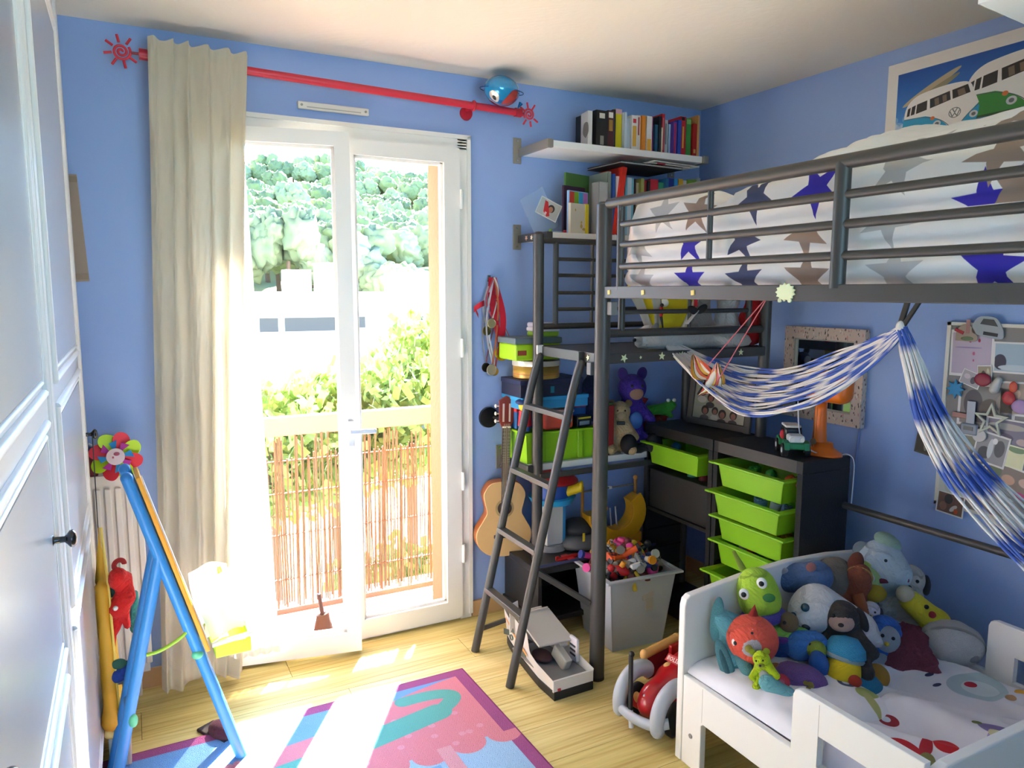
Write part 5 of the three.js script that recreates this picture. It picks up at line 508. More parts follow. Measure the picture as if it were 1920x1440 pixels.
  const bb = toy('plush_bird', 'blue plush bird with a small orange beak in the left half of the pile', [-0.83, 0.36, 1.525], [0, 0.1]); part(bb, 'body', body([[-0.015, 0.05, 0, 0.05, 0.03, 0.055, 0, 0.045]], 0.03, 28), fuzz('#3c70b4')); part(bb, 'beak', at(new THREE.ConeGeometry(0.014, 0.04, 10), 0.055, 0.04, 0.05, PI / 2, 0.5), mat('#a86c3c', 0.6)); eye(bb, 0.025, 0.075, 0.045, 0.006); part(bb, 'wing', at(ell(0.034, 0.02, 0.012), -0.05, 0.05, 0.03), fuzz('#2c58a0'));
  const lm = toy('plush_turtle', 'soft green plush turtle with a brown head above the blue bird', [-0.85, 0.4, 1.47], [0, 0]); part(lm, 'body', body([[-0.03, 0.02, 0, 0.045, 0.04, 0.02, 0, 0.04]], 0.03, 26), fuzz('#7cb04c')); part(lm, 'head', at(ell(0.032, 0.034, 0.03), 0.0, 0.075, 0.01), fuzz('#8c7450')); eye(lm, -0.01, 0.085, 0.04, 0.006);
  const rc = toy('plush_cat', 'orange red plush cat head with a white face and pointed ears', [-1.0, 0.375, 1.49], [-0.15, 0.45]); part(rc, 'body', body([[0, 0.08, 0, 0.074], [0.02, 0.07, 0.005, 0.066]], 0.03), fuzz('#d85644')); for (const s of [-1, 1]) part(rc, 'ear', at(new THREE.ConeGeometry(0.022, 0.05, 12), s * 0.045, 0.155, 0, 0, 0, -s * 0.5), fuzz(s > 0 ? '#c83828' : '#d8506c')); part(rc, 'face', at(ell(0.042, 0.038, 0.026), 0.012, 0.07, 0.056), fuzz('#c4bcc0')); eye(rc, -0.03, 0.09, 0.064, 0.007, 1); eye(rc, 0.03, 0.105, 0.062, 0.007, 1); part(rc, 'nose', at(ell(0.012, 0.012, 0.01), 0.008, 0.068, 0.084), fuzz('#c4bc4c'));
  const te = toy('plush_rabbit', 'limp teal plush rabbit with long hanging ears at the left of the pile', [-1.04, 0.335, 1.43], [-0.15, 0.15]); part(te, 'body', body([[0, 0.04, 0, 0.05, 0, 0.13, -0.01, 0.045], [-0.03, 0.16, 0, 0.03]], 0.03, 28), fuzz('#5c9ca8')); part(te, 'ear', at(ell(0.022, 0.075, 0.012), -0.045, 0.16, 0.01, 0, 0, -0.2), fuzz('#64a8b0')); part(te, 'ear', at(ell(0.024, 0.08, 0.014), -0.02, 0.03, 0.05, 0, 0, 0.25), fuzz('#5a98a4')); part(te, 'ear_lining', at(ell(0.01, 0.05, 0.008), -0.02, 0.03, 0.06, 0, 0, 0.25), fuzz('#3c7480')); part(te, 'paw', at(ell(0.022, 0.06, 0.018), 0.045, 0.02, 0.05, 0, 0, 0.5), fuzz('#64a4ac'));
  const t2 = toy('plush_whale', 'small flat teal plush whale in front of the lime bear', [-1.05, 0.34, 1.605], [0, -0.4]); part(t2, 'body', body([[-0.035, 0.02, 0, 0.026, 0.03, 0.018, 0, 0.028]], 0.02, 26), fuzz('#6ca8b0')); part(t2, 'fin', at(ell(0.03, 0.02, 0.006), 0.06, 0.026, 0), fuzz('#5c98a4'));
  const lb = sitter('plush_bear', 'small acid green plush bear with a white tummy and pink flower', [-1.035, 0.355, 1.565], 0.52, '#b8d01c', { belly: '#d8dcd0', muzzle: '#c8d43c' }, [0.1, 0.3]); part(lb, 'flower', at(new THREE.TorusGeometry(0.03, 0.016, 8, 16), 0.09, 0.03, 0.04), fuzz('#c83048')); part(lb, 'flower_heart', at(ball(0.02, 10), 0.09, 0.03, 0.044), fuzz('#d86c94'));
  const pu = toy('cushion', 'purple plush cushion scattered with yellow dots behind the side guard', [-0.935, 0.345, 1.595], [0.2, -0.1], -0.9, 'cushion'); part(pu, 'cover', bumpy(ell(0.085, 0.06, 0.055, 24), 0.008, 22), fuzz('#71508f')); for (let i = 0; i < 11; i++) { const a = rnd(-1, 1), b = rnd(-0.7, 0.9), k = Math.sqrt(Math.max(0, 1 - a * a * 0.8 - b * b * 0.8)); part(pu, 'dot', at(ell(0.009, 0.008, 0.004), a * 0.07, b * 0.05, 0.06 * k), fuzz('#b09a3c')); }
  solo('toy_egg', 'smooth mid blue plush egg between the purple cushion and yellow duckling', 'plush toy', ell(0.03, 0.05, 0.03, 18), fuzz('#3468b8'), [-0.85, 0.385, 1.595], [0, 0, 0.4]);
  const dk = toy('plush_duckling', 'yellow plush duckling with sky blue cap and red beak at the front', [-0.8, 0.325, 1.635], [-0.35, -0.15]); part(dk, 'body', body([[0, 0.05, 0, 0.052], [0, 0.02, 0, 0.045]], 0.03, 26), fuzz('#d4b41c')); part(dk, 'cap', at(lathe([[0, 0.06], [0.04, 0.052], [0.062, 0.02], [0.064, -0.006], [0.055, -0.006]], 24), -0.006, 0.09, -0.01, 0.1, 0, 0.2), fuzz('#3c9cc8')); part(dk, 'cap_band', at(new THREE.TorusGeometry(0.056, 0.008, 8, 24), -0.008, 0.086, -0.008, PI / 2 + 0.1, 0, 0), fuzz('#b4ccd0')); part(dk, 'beak', at(ell(0.02, 0.018, 0.02), 0.04, 0.03, 0.045), fuzz('#c83c1c'));
  solo('plush_ball', 'acid green plush ball right behind the white side guard', 'ball', ball(0.037, 18), fuzz('#94b428'), [-0.885, 0.318, 1.65]); solo('plush_ball', 'small yellow green plush ball above the purple cushion', 'ball', ball(0.03, 18), fuzz('#98b03c'), [-0.84, 0.42, 1.575]);
  const ds = toy('cushion', 'turquoise plush cushion with yellow flowers at the front of the pile', [-0.735, 0.325, 1.66], [0.3, -0.5], -0.9, 'cushion'); part(ds, 'cover', bumpy(ell(0.08, 0.042, 0.05, 24), 0.006, 26), fuzz('#2c7ca4')); for (let i = 0; i < 12; i++) { const a = rnd(-0.9, 0.9), b = rnd(-0.6, 0.9), k = Math.sqrt(Math.max(0, 1 - a * a * 0.8 - b * b * 0.8)); part(ds, 'flower', at(ell(0.009, 0.009, 0.004), a * 0.07, b * 0.036, 0.052 * k), fuzz(i % 3 ? '#b4c43c' : '#5cb4a4')); }
  const b2 = toy('plush_ball', 'plush ball, half orange and half light blue, by the maroon blanket', [-0.665, 0.33, 1.665], [0, 0.5], FACE, 'ball'); part(b2, 'shell', new THREE.SphereGeometry(0.04, 20, 12, 0, 2 * PI, 0, PI / 2).rotateZ(-0.9), fuzz('#d09a34')); part(b2, 'shell', new THREE.SphereGeometry(0.04, 20, 12, 0, 2 * PI, PI / 2, PI / 2).rotateZ(-0.9), fuzz('#5ca4d0'));
  sitter('plush_lamb', 'small white plush lamb peeping out above the blue penguin', [-0.5, 0.36, 1.49], 0.62, '#c9c6d0', { ear: 'floppy', earCol: '#3c3c40' }, [0, -0.2]);
}
// ---------- things on the floor ----------
{ // rug with a printed, carved picture
  const rt = canvasTex(1024, 768, (c, w, h) => { // u = x (0..1.5 m), v = depth
    c.fillStyle = '#9c4a7c'; c.fillRect(0, 0, w, h); c.fillStyle = '#d4808a'; c.fillRect(34, 34, w - 68, h - 68);
    c.fillStyle = '#6e9cd0'; c.beginPath(); c.moveTo(34, 34); c.lineTo(w - 40, 34); c.quadraticCurveTo(w * 0.78, 60, w * 0.68, 120); c.quadraticCurveTo(w * 0.5, 150, 34, 190); c.fill();
    c.fillStyle = '#6f9cd8'; for (let i = 0; i < 9; i++) { c.beginPath(); c.ellipse(80 + i * 80, 70 + (i % 3) * 26, 40, 6, -0.2, 0, 7); c.fill(); }
    c.fillStyle = '#d890a0'; for (let i = 0; i < 40; i++) { c.beginPath(); c.arc(60 + rnd(w - 120), 150 + rnd(190), 9, 0, 7); c.fill(); }
    c.strokeStyle = '#5ea79c'; c.lineCap = 'round'; c.lineWidth = 74; c.beginPath(); c.moveTo(w * 0.36, 262); c.bezierCurveTo(w * 0.55, 250, w * 0.72, 210, w * 0.86, 180); c.stroke(); c.lineWidth = 46; c.beginPath(); c.moveTo(w * 0.86, 180); c.bezierCurveTo(w * 0.96, 130, w * 0.93, 86, w * 0.8, 92); c.stroke(); c.lineWidth = 30; c.beginPath(); c.moveTo(w * 0.72, 190); c.lineTo(w * 0.7, 150); c.stroke();
    c.fillStyle = '#9cbcd8'; c.fillRect(34, 340, w - 68, h - 374); c.fillStyle = '#d4808a'; for (let i = 0; i < 11; i++) { c.beginPath(); c.arc(40 + i * 95, 340, 44, 0, PI); c.fill(); }
    c.fillStyle = '#d898a0'; for (const [x, y, a, b] of [[0.62, 350, 40, 240], [0.80, 330, 36, 250], [0.66, 420, 180, 200], [0.3, 400, 50, 220]]) { c.fillRect(w * x, y, a, b); } c.fillStyle = '#7ca8d4'; c.fillRect(w * 0.66, 390, 130, 50); c.fillStyle = '#c87c88'; for (let i = 0; i < 6; i++) c.fillRect(w * 0.66 + i * 30, 450, 8, 150);
    c.fillStyle = '#9c4a7c'; c.fillRect(w * 0.84, 560, w * 0.14, 20); c.fillStyle = '#d8505c'; c.beginPath(); c.moveTo(w * 0.86, 470); c.quadraticCurveTo(w * 0.8, 560, w * 0.85, 640); c.lineTo(w * 0.9, 560); c.fill();
  });
  const r = thing('rug', 'childrens rug with purple border and a green crocodile on pink and blue', 'rug', [-2.335, 0, 1.0]); r.rotation.y = 0.01;
  const g = new RoundedBoxGeometry(1.5, 0.012, 1.06, 2, 0.005), p = g.attributes.position, uv = g.attributes.uv; for (let i = 0; i < p.count; i++) uv.setXY(i, p.getX(i) / 1.5 + 0.5, 0.5 - p.getZ(i) / 1.06); part(r, 'pile', g.translate(0, 0.0065, 0), mat('#ffffff', 1, { map: rt, bumpMap: rep(NF, 30), bumpScale: 0.004 }));
  part(r, 'binding', join(at(box(1.51, 0.009, 0.012, 0.003), 0, 0.005, -0.532), at(box(1.51, 0.009, 0.012, 0.003), 0, 0.005, 0.532), at(box(0.012, 0.009, 1.07, 0.003), -0.75, 0.005, 0), at(box(0.012, 0.009, 1.07, 0.003), 0.75, 0.005, 0)), mat('#7c2a5c', 1));
}
{ // translucent storage bin heaped with toys
  const m = mat('#c8ccd4', 0.5, { transmission: 0.25, thickness: 0 }), t = thing('storage_bin', 'tall translucent grey plastic bin heaped with small toys beside the loft post', 'bin', [-0.808, 0, 0.5], -0.06);
  tub(0.335, 0.335, 0.32, 0.22, m, t, 0.026, 0.005);
  const X = t.position.x, Z = t.position.z, cols = ['#b81c24', '#1c1c20', '#8c8c8c', '#d88c1c', '#c4c4c4', '#5c1c20', '#e0581c', '#4c4c50', '#d0b02c', '#2c3c8c', '#d83c8c', '#7c7468'], nm = { '#b81c24': 'red', '#1c1c20': 'black', '#8c8c8c': 'grey', '#d88c1c': 'amber', '#c4c4c4': 'white', '#5c1c20': 'maroon', '#e0581c': 'orange', '#4c4c50': 'charcoal', '#d0b02c': 'yellow', '#2c3c8c': 'navy', '#d83c8c': 'pink', '#7c7468': 'tan' };
  const kinds = [['toy car', () => { const w = cyl(0.013, 0.013, 0.01, 12); return [join(box(0.09, 0.022, 0.042, 0.008), box(0.045, 0.02, 0.036, 0.008).translate(-0.006, 0.019, 0)), join([[-0.028, 0.02], [0.028, 0.02], [-0.028, -0.02], [0.028, -0.02]].map(([x, z]) => at(w.clone(), x, -0.01, z, PI / 2)))]; }, 'wheels'], ['toy figure', () => [join(at(ell(0.018, 0.03, 0.014), 0, 0, 0), at(ball(0.015, 12), 0, 0.04, 0)), join(rod([-0.016, 0.012, 0], [-0.036, -0.02, 0.01], 0.007), rod([0.016, 0.012, 0], [0.034, -0.016, 0.012], 0.007), rod([-0.008, -0.025, 0], [-0.012, -0.06, 0], 0.008), rod([0.008, -0.025, 0], [0.014, -0.06, 0], 0.008))], 'limbs'], ['toy brick', () => [box(0.07, 0.03, 0.034, 0.003), join([-0.024, -0.008, 0.008, 0.024].map((x) => at(cyl(0.006, 0.006, 0.006, 10), x, 0.018, 0)))], 'studs'], ['toy part', () => [bumpy(ell(0.045, 0.02, 0.026), 0.006, 40), at(cyl(0.01, 0.012, 0.03, 12), 0.02, 0.02, 0)], 'knob'], ['toy rod', () => [rod([-0.07, 0, 0], [0.07, 0, 0], 0.012, 12), join(at(cyl(0.017, 0.017, 0.012, 14), -0.07, 0, 0, 0, 0, PI / 2), at(cyl(0.017, 0.017, 0.012, 14), 0.07, 0, 0, 0, 0, PI / 2))], 'end_cap']];
  const made = kinds.map(([n, f]) => f());
  const where = ['crowning the heap', 'near the back rim', 'at the left rim', 'at the right rim', 'by the front rim', 'half sunk in the heap'], seen = {};
  for (let i = 0; i < 64; i++) {
    const k = i % 5, c = cols[(i * 5 + (i / 5 | 0) * 4) % 12], a = i * 2.39996, q = Math.sqrt((i + 0.5) / 64), lx = Math.cos(a) * q * 0.145, lz = Math.sin(a) * q * 0.135, x = X + lx - lz * 0.06, z = Z + lz + lx * 0.06, y = 0.325 + 0.085 * (1 - q * q) + rnd(-0.014, 0.014);
    const w = q < 0.35 ? 0 : lz < -0.07 ? 1 : lx < -0.09 ? 2 : lx > 0.09 ? 3 : lz > 0.06 ? 4 : 5, ac = k === 0 ? '#141416' : cols[(i * 5 + 3) % 12], lab = nm[c] + ' ' + kinds[k][0] + ' with ' + (k === 0 ? 'black' : nm[ac]) + ' ' + kinds[k][2].replace('end_cap', 'tips') + ' in the grey bin, ' + where[w];
    const o = thing(kinds[k][0].replace(' ', '_'), lab, 'toy', [x, y, z], [rnd(-0.6, 0.6), rnd(6.28), rnd(-0.6, 0.6)], 'toys heaped in the grey bin'); o.scale.setScalar(1.12); part(o, 'body', made[k][0], mat(c, 0.4)); part(o, kinds[k][2], made[k][1], mat(ac, 0.45));
  }
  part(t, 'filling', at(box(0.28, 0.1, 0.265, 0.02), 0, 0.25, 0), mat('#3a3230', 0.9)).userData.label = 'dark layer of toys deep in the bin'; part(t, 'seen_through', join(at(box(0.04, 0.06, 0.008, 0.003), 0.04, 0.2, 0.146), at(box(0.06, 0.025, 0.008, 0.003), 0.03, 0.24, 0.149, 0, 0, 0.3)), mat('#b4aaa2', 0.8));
}
{ // white rescue boat
  const t = thing('toy_boat', 'white toy rescue boat with orange stripes and dark keel under the ladder', 'toy boat', [-1.285, 0, 0.565], 0.02); t.scale.set(1.12, 0.95, 1.1);
  // local: bow at -z, stern at +z
  const hw = (k) => 0.085 * Math.min(1, Math.pow(Math.max(0, k), 0.55) * 1.15), secs = 24, hull = (y0, y1, s0, s1) => grid(secs * 2, 1, (u, v) => { const s = u < 0.5 ? -1 : 1, k = u < 0.5 ? u * 2 : 2 - u * 2; const q = 1 - k, z = -0.24 + (s < 0 ? k : k) * 0.48, y = y0 + (y1(k) - y0) * v; return [s * hw(k) * (s0 + (s1 - s0) * v), y, z - (1 - v) * -0.012 * 0 + (k < 0.5 ? -(0.5 - k) * 0.05 * v : 0)]; });
  const deckY = (k) => 0.1 + 0.05 * Math.pow(1 - k, 2);
  const solid = (n, y0, top, sc, m) => { const pts = []; for (let i = 0; i <= 14; i++) { const k = i / 14; pts.push([hw(k) * sc, -0.24 + k * 0.48]); } for (let i = 14; i >= 0; i--) { const k = i / 14; pts.push([-hw(k) * sc, -0.24 + k * 0.48]); } const g = ext(shape(pts), top - y0, 0.004, 2).rotateX(PI / 2).translate(0, top, 0); return part(t, n, g, m); };
  solid('keel', 0.004, 0.035, 0.9, mat('#1b1d20', 0.5));
  const side = (s) => { const q = shape([[-0.24, 0.165], [-0.1, 0.125], [-0.095, 0.185], [0.03, 0.185], [0.05, 0.115], [0.24, 0.09], [0.24, 0.035], [-0.2, 0.035]]); const g = ext(q, 0.008, 0.002, 2), p = g.attributes.position; for (let i = 0; i < p.count; i++) { const z = p.getX(i), y = p.getY(i), d = p.getZ(i), k = (z + 0.24) / 0.48; p.setXYZ(i, s * (hw(k) * (0.92 + 0.08 * y / 0.1) - d), y, z); } g.computeVertexNormals(); return g; };
  const wm = mat('#dcd8d4', 0.4, { side: THREE.DoubleSide });
  const fine = (s) => { const top = (k) => k < 0.3 ? 0.165 - 0.04 * k / 0.3 : k < 0.33 ? 0.185 : k < 0.58 ? 0.185 : k < 0.64 ? 0.185 - 0.07 * (k - 0.58) / 0.06 : 0.115 - 0.025 * (k - 0.64) / 0.36; return grid(60, 4, (u, v) => { const y = 0.03 + (top(u) - 0.03) * v; return [s * (hw(u) * (0.9 + 0.1 * v)) , y, -0.24 + 0.48 * u - (u < 0.15 ? (0.15 - u) * 0.25 * v : 0)]; }); };
  for (const s of [-1, 1]) { part(t, 'hull_side', fine(s), wm); part(t, 'stripe', grid(40, 1, (u, v) => { const k = 0.08 + u * 0.5; return [s * (hw(k) * 0.985 + 0.0025), (0.112 - 0.03 * u + (u < 0.4 ? 0.02 * (0.4 - u) : 0)) + v * 0.012, -0.24 + 0.48 * k - (k < 0.15 ? (0.15 - k) * 0.16 : 0)]; }), mat('#d8904c', 0.5, { side: THREE.DoubleSide })); for (const k of [0.14, 0.5]) part(t, 'porthole', at(box(0.002, 0.028, 0.04, 0.0009), s * (hw(k) * 0.97 + 0.001), 0.072, -0.24 + 0.48 * k - (k < 0.3 ? 0.01 : 0), 0, s * (k < 0.3 ? -0.5 : 0)), mat('#5c6864', 0.3)); part(t, 'cabin_window', join(at(ext(shape([[-0.014, 0], [0.014, 0], [0.0, 0.022]]), 0.002), s * 0.0865, 0.15, -0.045, 0, PI / 2), at(new THREE.TorusGeometry(0.011, 0.003, 6, 16), s * 0.0865, 0.125, -0.055, 0, PI / 2)), mat('#5c6460', 0.4)); }
  part(t, 'deck', at(box(0.15, 0.006, 0.3), 0, 0.062, 0.08), mat('#7c7e80', 0.6)); part(t, 'transom', at(box(0.165, 0.05, 0.008, 0.002), 0, 0.06, 0.238), wm);
  part(t, 'cabin_roof', at(box(0.15, 0.01, 0.19, 0.003), 0.005, 0.19, 0.03, 0.32, 0, -0.08), mat('#c4c0b8', 0.5)); part(t, 'cabin_wall', join(at(box(0.14, 0.09, 0.006), 0, 0.165, -0.1), at(box(0.12, 0.05, 0.006), 0.01, 0.205, -0.06, 0.3)), mat('#c9c4bc', 0.5)); part(t, 'flag', at(box(0.05, 0.045, 0.003, 0.001), -0.045, 0.225, -0.115, 0, 0.3, 0.1), mat('#e0dcd8', 0.5)); part(t, 'flag_spot', at(ell(0.009, 0.009, 0.002), -0.044, 0.226, -0.113), mat('#c02c38', 0.5)); part(t, 'engine', join(at(box(0.03, 0.06, 0.09, 0.006), 0.02, 0.1, 0.13, 0.4), at(cyl(0.016, 0.016, 0.03, 14), 0.04, 0.14, 0.1, 0, 0, PI / 2)), mat('#a8a69c', 0.5)); part(t, 'cargo', at(ell(0.035, 0.02, 0.05), -0.02, 0.082, 0.06), mat('#4c2c30', 0.6)); part(t, 'ladder_panel', at(box(0.012, 0.1, 0.05, 0.003), 0.074, 0.125, 0.13), mat('#dcd8dc', 0.5)); for (let i = 0; i < 3; i++) part(t, 'ladder_mark', at(box(0.002, 0.008, 0.034), 0.067, 0.1 + i * 0.02, 0.13), mat('#3c3c44', 0.5)); part(t, 'rear_lamp', at(box(0.012, 0.01, 0.006, 0.002), -0.06, 0.045, 0.244), mat('#c02030', 0.4)); part(t, 'crew', at(ell(0.018, 0.024, 0.018), -0.01, 0.15, -0.16), mat('#d07c34', 0.5));
}
{ // red ride-on car
  const red = mat('#b3101c', 0.3, { clearcoat: 0.6, clearcoatRoughness: 0.15 }), wood = mat('#d9a862', 0.5), grey = mat('#aab0b8', 0.35), t = thing('ride_on_car', 'red vintage ride-on car with grey mudguards and wooden push bar', 'ride-on toy', [-1.045, 0, 1.118], -1.38); t.scale.set(0.76, 0.95, 0.76);
  // local: front at +z
  const hood = body([[0, 0.15, -0.08, 0.075, 0, 0.125, 0.12, 0.055], [0, 0.1, 0.16, 0.05], [-0.03, 0.13, -0.02, 0.06], [0.03, 0.13, -0.02, 0.06], [0, 0.19, -0.1, 0.05]], 0.04, 40); part(t, 'bonnet', hood, red);
  for (const s of [-1, 1]) { part(t, 'mudguard', (() => { const pts = []; for (let i = 0; i <= 20; i++) { const a = -0.25 + i / 20 * 2.5; pts.push([s * 0.115, 0.09 + 0.1 * Math.sin(a), 0.11 + 0.12 * Math.cos(a)]); } const g = tube(pts, 0.034, 40, 12); return join(g, at(ball(0.034, 14), ...pts[0]), at(ball(0.034, 14), ...pts[20])); })(), grey); const w = part(t, 'wheel', at(lathe([[0, -0.018], [0.05, -0.018], [0.066, -0.01], [0.066, 0.01], [0.05, 0.018], [0, 0.018]], 28), s * 0.115, 0.067, 0.11, 0, 0, PI / 2), mat('#202226', 0.7)); part(t, 'wheel', at(lathe([[0, -0.018], [0.05, -0.018], [0.066, -0.01], [0.066, 0.01], [0.05, 0.018], [0, 0.018]], 28), s * 0.12, 0.067, -0.16, 0, 0, PI / 2), mat('#202226', 0.7)); part(t, 'seat_side', at(box(0.02, 0.14, 0.18, 0.008), s * 0.09, 0.17, -0.19), red); }
  part(t, 'bumper', tube([[-0.15, 0.09, 0.19], [-0.1, 0.075, 0.235], [0, 0.07, 0.25], [0.1, 0.075, 0.235], [0.15, 0.09, 0.19]], 0.02, 40, 12), grey); part(t, 'chassis', at(box(0.18, 0.04, 0.42, 0.01), 0, 0.085, -0.03), red); 
  t.updateMatrixWorld(); const Q = (x, y, z) => t.worldToLocal(V(x, y, z)).toArray(), frame = (p, q, lo) => join(rod(Q(...p), Q(...q), 0.02, 16), at(ball(0.022, 12), ...Q(...p)), at(ball(0.022, 12), ...Q(...q)), ...lo.map((e, i) => rod(Q(...(i ? q : p)).map((c, n) => c + (n === 0 ? 0.0 : 0)), Q(...e), 0.014)));
  part(t, 'push_bar', frame([-1.075, 0.197, 1.0], [-0.9, 0.212, 0.975], [[-1.06, 0.1, 1.0], [-0.92, 0.09, 0.98]]), wood); part(t, 'push_bar', frame([-1.045, 0.184, 1.1], [-0.88, 0.205, 1.08], [[-1.035, 0.115, 1.1], [-0.9, 0.1, 1.09]]), wood); part(t, 'seat_cloth', bar(Q(-1.06, 0.14, 1.002), Q(-0.9, 0.15, 0.98), 0.01, 0.1, 0.004), mat('#8c1420', 0.8));
  const ft = canvasTex(128, 48, (c) => { c.fillStyle = '#b3101c'; c.fillRect(0, 0, 128, 48); c.fillStyle = '#e4d4d0'; c.font = 'bold 38px sans-serif'; c.textAlign = 'center'; c.fillText('BOLIDE', 64, 38, 116); });
  part(t, 'lettering', at(new THREE.PlaneGeometry(0.1, 0.034, 10, 1), 0, 0, 0), mat('#ffffff', 0.4, { map: ft }), [0.0, 0.226, -0.028], [-0.95, 0, 0]); part(t, 'lamp', at(ell(0.022, 0.022, 0.012), -0.05, 0.115, 0.178), mat('#e0944c', 0.3)); part(t, 'badge', at(ball(0.009, 12), 0.0, 0.14, 0.185), chrome);
  const st = thing('toy_wand', 'black stick with a white tip leaning on the red ride-on car', 'stick', [-1.225, 0.02, 1.12], -0.6); part(st, 'shaft', rod([0, 0.06, 0], [0.0, 0.245, -0.04], 0.0085, 12), black); part(st, 'tip', rod([0.004, 0.0, 0.012], [0, 0.06, 0], 0.009, 12), mat('#d4d6d8', 0.3)); part(st, 'crook', at(ball(0.011, 12), 0.002, 0.248, -0.04), black);
  const sl = thing('slipper', 'dark red slipper by the foot of the blue easel', 'slipper', [-2.53, 0, 0.47], 0.5); part(sl, 'sole', box(0.07, 0.012, 0.16, 0.005).translate(0, 0.0065, 0), mat('#2c1c1c', 0.8)); part(sl, 'upper', at(ell(0.036, 0.035, 0.06), 0, 0.022, 0.02), fuzz('#5c1c2c'));
}
// ---------- curtain, closet, radiator, easel ----------
const rodM = mat('#cf2e42', 0.35);
{
  const t = thing('curtain_rod', 'long red curtain rod with spiral sun finials above the window', 'curtain rod'), A = [-2.63, 2.382, 0.085], B = [-1.13, 2.348, 0.085];
  part(t, 'pole', rod(A, B, 0.0155, 20), rodM); for (const [a, b] of [[[-2.645, 2.3825, 0.085], [-2.61, 2.3815, 0.085]], [[-1.15, 2.3485, 0.085], [-1.12, 2.3478, 0.085]]]) part(t, 'end_cap', rod(a, b, 0.0195), mat('#b41c30', 0.35));
  const sunF = (x, y, R, rot) => { const f = part(t, 'sun_finial', (() => { const pts = []; for (let i = 0; i <= 60; i++) { const a = i / 60 * 4.2 * PI, r = R * (0.07 + 0.5 * i / 60); pts.push([Math.cos(a) * r, Math.sin(a) * r, 0]); } return tube(pts, R * 0.09, 140, 8); })(), rodM, [x, y, 0.085], [0, 0, rot]); for (let i = 0; i < 8; i++) { const a = i / 8 * 2 * PI + 0.2; if (i === (rot > 1 ? 4 : 0)) continue; part(f, 'ray', rod([Math.cos(a) * R * 0.58, Math.sin(a) * R * 0.58, 0], [Math.cos(a) * R * 1.08, Math.sin(a) * R * 1.08, 0], R * 0.09, 8), rodM); } };
  sunF(-2.7, 2.383, 0.052, 0); sunF(-1.078, 2.345, 0.049, PI); part(t, 'stem', join(rod([-2.672, 2.383, 0.085], [-2.64, 2.3825, 0.085], 0.005), rod([-1.105, 2.346, 0.085], [-1.125, 2.348, 0.085], 0.005)), mat('#8c1c2c', 0.4));
  for (const [x, y] of [[-1.352, 2.353], [-2.58, 2.381]]) { part(t, 'bracket', join(rod([x, y - 0.004, 0.006], [x, y - 0.004, 0.085], 0.009), at(cyl(0.027, 0.03, 0.012, 24), x, y - 0.016, 0.008, PI / 2), at(new THREE.TorusGeometry(0.0175, 0.006, 8, 24), x, y, 0.085, 0, PI / 2)), mat('#c01c30', 0.4)); }
}
{
  const cloth = mat('#d9ceb6', 0.95, { side: THREE.DoubleSide, transmission: 0.28, thickness: 0, bumpMap: rep(NF, 30, 60), bumpScale: 0.0006 });
  const P = (u, v) => { // v: 0 top .. 1 hem
    const k = 5.6, a = u * 2 * PI * k + 2.6 * nz(u * 3.1, v * 1.3, 1) + 0.5 * Math.sin(v * 4 + u * 3), amp = (0.012 + 0.012 * Math.min(1, v * 4)) * (0.7 + 0.9 * nz(u * 3.3, v * 1.7, 9)), pinch = Math.exp(-(((v - 0.045) / 0.03) ** 2)) * 0.35;
    const x0 = -2.622 - 0.078 * v, x1 = -2.278 - 0.05 * Math.sin(v * 3) * (v < 0.9 ? 1 : 1) - 0.11 * Math.pow(v, 3), x = x0 + (x1 - x0) * (u + 0.022 * Math.sin(a * 0.98 + 0.8)), y = 2.437 - 0.012 * u - v * 2.395 + (v < 0.02 ? 0.006 * Math.sin(a) : 0) - 0.02 * v * Math.sin(u * 9), z = 0.118 + amp * Math.sin(a) * (1 - pinch) + 0.004 * nz(u * 30, v * 40, 4) + 0.012 * v * Math.sin(u * 5 + 1) + 0.01 * nz(u * 8 - v * 5, v * 7, 12);
    return [x, y, z, u * 0.7, v * 2.4];
  };
  const t = thing('curtain', 'long cream cotton curtain gathered at the left of the window', 'curtain');
  part(t, 'cloth', grid(220, 110, P), cloth);
  part(t, 'heading_tape', grid(160, 3, (u, v) => { const p = P(u, 0.012 + v * 0.03); p[2] -= 0.004; return p; }), mat('#d0c4a8', 0.95, { side: THREE.DoubleSide }));
  part(t, 'hem', grid(160, 2, (u, v) => { const p = P(u, 0.965 + v * 0.03); p[2] += 0.0025; return p; }), mat('#d4c8ae', 0.95, { side: THREE.DoubleSide }));
  const s = thing('net_curtain', 'thin white net curtain along the left glass beside the cream curtain', 'curtain');
  part(s, 'net', grid(60, 40, (u, v) => [-2.4 + u * (0.09 + 0.06 * v), 2.15 - v * 2.08, 0.072 + 0.008 * Math.sin(u * 20 + v) + 0.01 * u]), mat('#f2efe6', 0.9, { side: THREE.DoubleSide, transmission: 0.6, thickness: 0 })); part(s, 'hem', grid(30, 1, (u, v) => [-2.4 + u * 0.15, 0.07 + v * 0.03, 0.075 + 0.008 * Math.sin(u * 20 + 1) + 0.01 * u]), mat('#eae6da', 0.95, { side: THREE.DoubleSide }));
}
